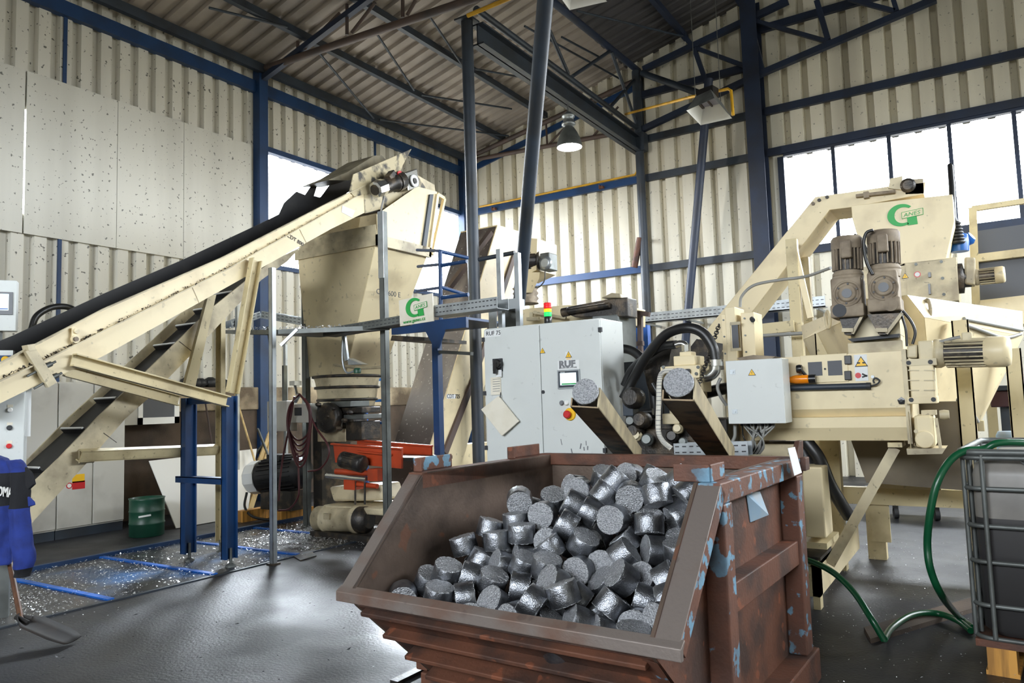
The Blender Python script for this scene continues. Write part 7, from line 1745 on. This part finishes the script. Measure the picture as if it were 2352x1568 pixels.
BM = [briquette_mesh(s) for s in (1, 2, 3)]
special = {0: 'round aluminium briquette lying alone by the far left corner of the bin', 1: 'dull briquette leaning on the left wall of the bin, farthest left at the back',
           3: 'grey faced briquette high on the heap facing the viewer, nearest the back wall', 38: 'bright white faced briquette in the middle of the heap', 31: 'pinkish faced briquette right of the middle of the heap',
           18: 'large round faced briquette on the left slope of the heap below a tilted one', 28: 'round faced briquette below the middle left of the heap', 49: 'big grey faced briquette just below the bright white one',
           51: 'oval faced briquette on the right slope of the heap close to the sloping flange', 63: 'round faced briquette at the front right, nearest the lip', 11: 'briquette at the very top right of the heap',
           65: 'briquette half sunk behind the lip at the front right corner', 46: 'small dark briquette between two bigger ones at the left foot of the heap', 45: 'upright briquette with a bright side at the left foot of the heap',
           37: 'bright sided briquette lying on its side left of the white faced one', 14: 'grey faced briquette below the topmost ones on the right'}
used = False
b0 = bpy.data.objects.new('metal_briquette', BM[0])
rnd = random.Random(12)
for i, (x, y, z, nx, ny, nz) in enumerate(BRQ):
    o = b0 if i == 0 else b0.copy()
    o.data = BM[i % 3]
    nrm = V((nx, ny, nz)).normalized(); q = nrm.to_track_quat('Z', 'Y')
    o.rotation_mode = 'QUATERNION'; from_spin = Matrix.Rotation(rnd.uniform(0, 6.28), 4, 'Z').to_quaternion()
    o.rotation_quaternion = q @ from_spin; o.location = (x, y, z)
    lab = special.get(i) or ('aluminium briquette in the heap inside the rusty bin' if i < N_TOP else 'aluminium briquette partly buried deeper in the heap inside the rusty bin')
    tag(o, lab, 'briquette', 'aluminium briquettes in the bin'); col.objects.link(o)

# chutes over the bin
def px_chute(lab, blab, yE, yD, pts, far):
    l, r_, u = (PY(*p, yE) for p in pts); fp = PY(*far, yD); D = (fp - r_) * 1.25
    r_.y += 0
    # square up the mouth: width along x, height perpendicular to the axis
    wd = (r_ - l).length; ax = D.normalized(); wx = V((1, -.05, 0)); wx = (wx - ax * wx.dot(ax)).normalized(); hz_ = wx.cross(ax).normalized()
    if hz_.z < 0: hz_ = -hz_
    r2 = l + wx * max(wd, .155); hv = hz_ * .115
    chute(lab, blab, (l, r2, r2 + hv), D, None)
    ce = (l + r2) / 2 + hz_ * (RB + .012)
    o = b0.copy(); o.data = BM[1]; q = (-ax).to_track_quat('Z', 'Y'); o.rotation_quaternion = q; o.location = ce + ax * (HB - .02); tag(o, blab, 'briquette', 'briquettes in the chute mouths'); col.objects.link(o)
    o = b0.copy(); o.data = BM[2]; o.rotation_quaternion = q; o.location = ce + ax * (HB * 3 - .018); tag(o, blab.replace('at the mouth', 'queued behind the first one'), 'briquette', 'briquettes in the chute mouths'); col.objects.link(o)


px_chute('left briquette chute of smeared steel pointing over the bin', 'sparkling briquette at the mouth of the left chute', 3.6, 4.95, ((1310, 934), (1367, 932), (1379, 893)), (1452, 1042))
px_chute('right briquette chute of smeared steel pointing over the bin', 'sparkling briquette at the mouth of the right chute', 3.42, 4.95, ((1520, 919), (1587, 914), (1591, 877)), (1668, 1040))

# ================================================================== CHIPS ON THE FLOOR
def scatter(name, lab, n, gen, smin, smax, seed, mat='chip'):
    rnd = random.Random(seed); vs = []; fs = []
    for i in range(n):
        x, y = gen(rnd); r = rnd.uniform(smin, smax) * (1 if rnd.random() < .9 else 1.8); a = rnd.uniform(0, 6.28); z = .014 + rnd.uniform(0, .01)
        t = rnd.uniform(-.7, .7); k = len(vs)
        vs += [(x + r * math.cos(a), y + r * math.sin(a), z), (x - r * math.cos(a + .5), y - r * math.sin(a + .5), z + r * abs(t)), (x - r * .6 * math.sin(a), y + r * .6 * math.cos(a), z + r * t * .5 + .004), (x + r * .5 * math.sin(a), y - r * .5 * math.cos(a), z + r * .4)]
        fs += [(k, k + 1, k + 2), (k, k + 3, k + 1)]
    me = bpy.data.meshes.new(name); me.from_pydata(vs, [], fs); me.materials.append(M[mat]); o = bpy.data.objects.new(name, me); col.objects.link(o); return tag(o, lab, 'metal chips', None, 'stuff')


scatter('metal_chips', 'glittering aluminium chips strewn over the pit covers', 3200, lambda r: (r.uniform(-8.5, -6.5), r.triangular(2.2, 8.0, 4.4)), .005, .012, 1)
scatter('metal_chips', 'dense drift of aluminium chips at the foot of the beige drum', 3000, lambda r: (r.gauss(-7.3, .45), r.gauss(6.75, .5)), .006, .014, 2)
scatter('metal_chips', 'dense glitter of aluminium chips on the floor near the shovel', 1500, lambda r: (r.gauss(-7.4, .45), r.gauss(3.1, .3)), .005, .011, 3)
scatter('metal_chips', 'sparse aluminium chips on the dark floor at the right', 700, lambda r: (r.uniform(-1.2, .6), r.uniform(4., 9.)), .003, .007, 4)
scatter('metal_chips', 'dark scraps and chips on the floor left of the bin', 160, lambda r: (r.uniform(-6.3, -2.9), r.uniform(2.3, 5.4)), .005, .012, 5, 'ink')
scatter('metal_chips', 'aluminium chips on the floor below the front of the bin', 500, lambda r: (r.gauss(-2.3, .3), r.gauss(3.1, .22)), .004, .009, 6)
b = MB(); p = [PZ(x, y, 0) for x, y in ((672, 1278), (716, 1268), (727, 1278), (690, 1289))]; b.prism([V((q_.x, q_.y, .001)) for q_ in p], (0, 0, .012)); tag(b.build('flat_scrap', 'grime'), 'flat dark piece of scrap on the floor at the pit edge', 'scrap')
b = MB(); p0, p1 = PZ(905, 1572, 0), PZ(1002, 1524, 0); p0.z = p1.z = .012; b.bar(p0, p1, .06, .02); tag(b.build('floor_bar', 'grime'), 'dark steel bar lying on the floor under the left front of the bin', 'bar')
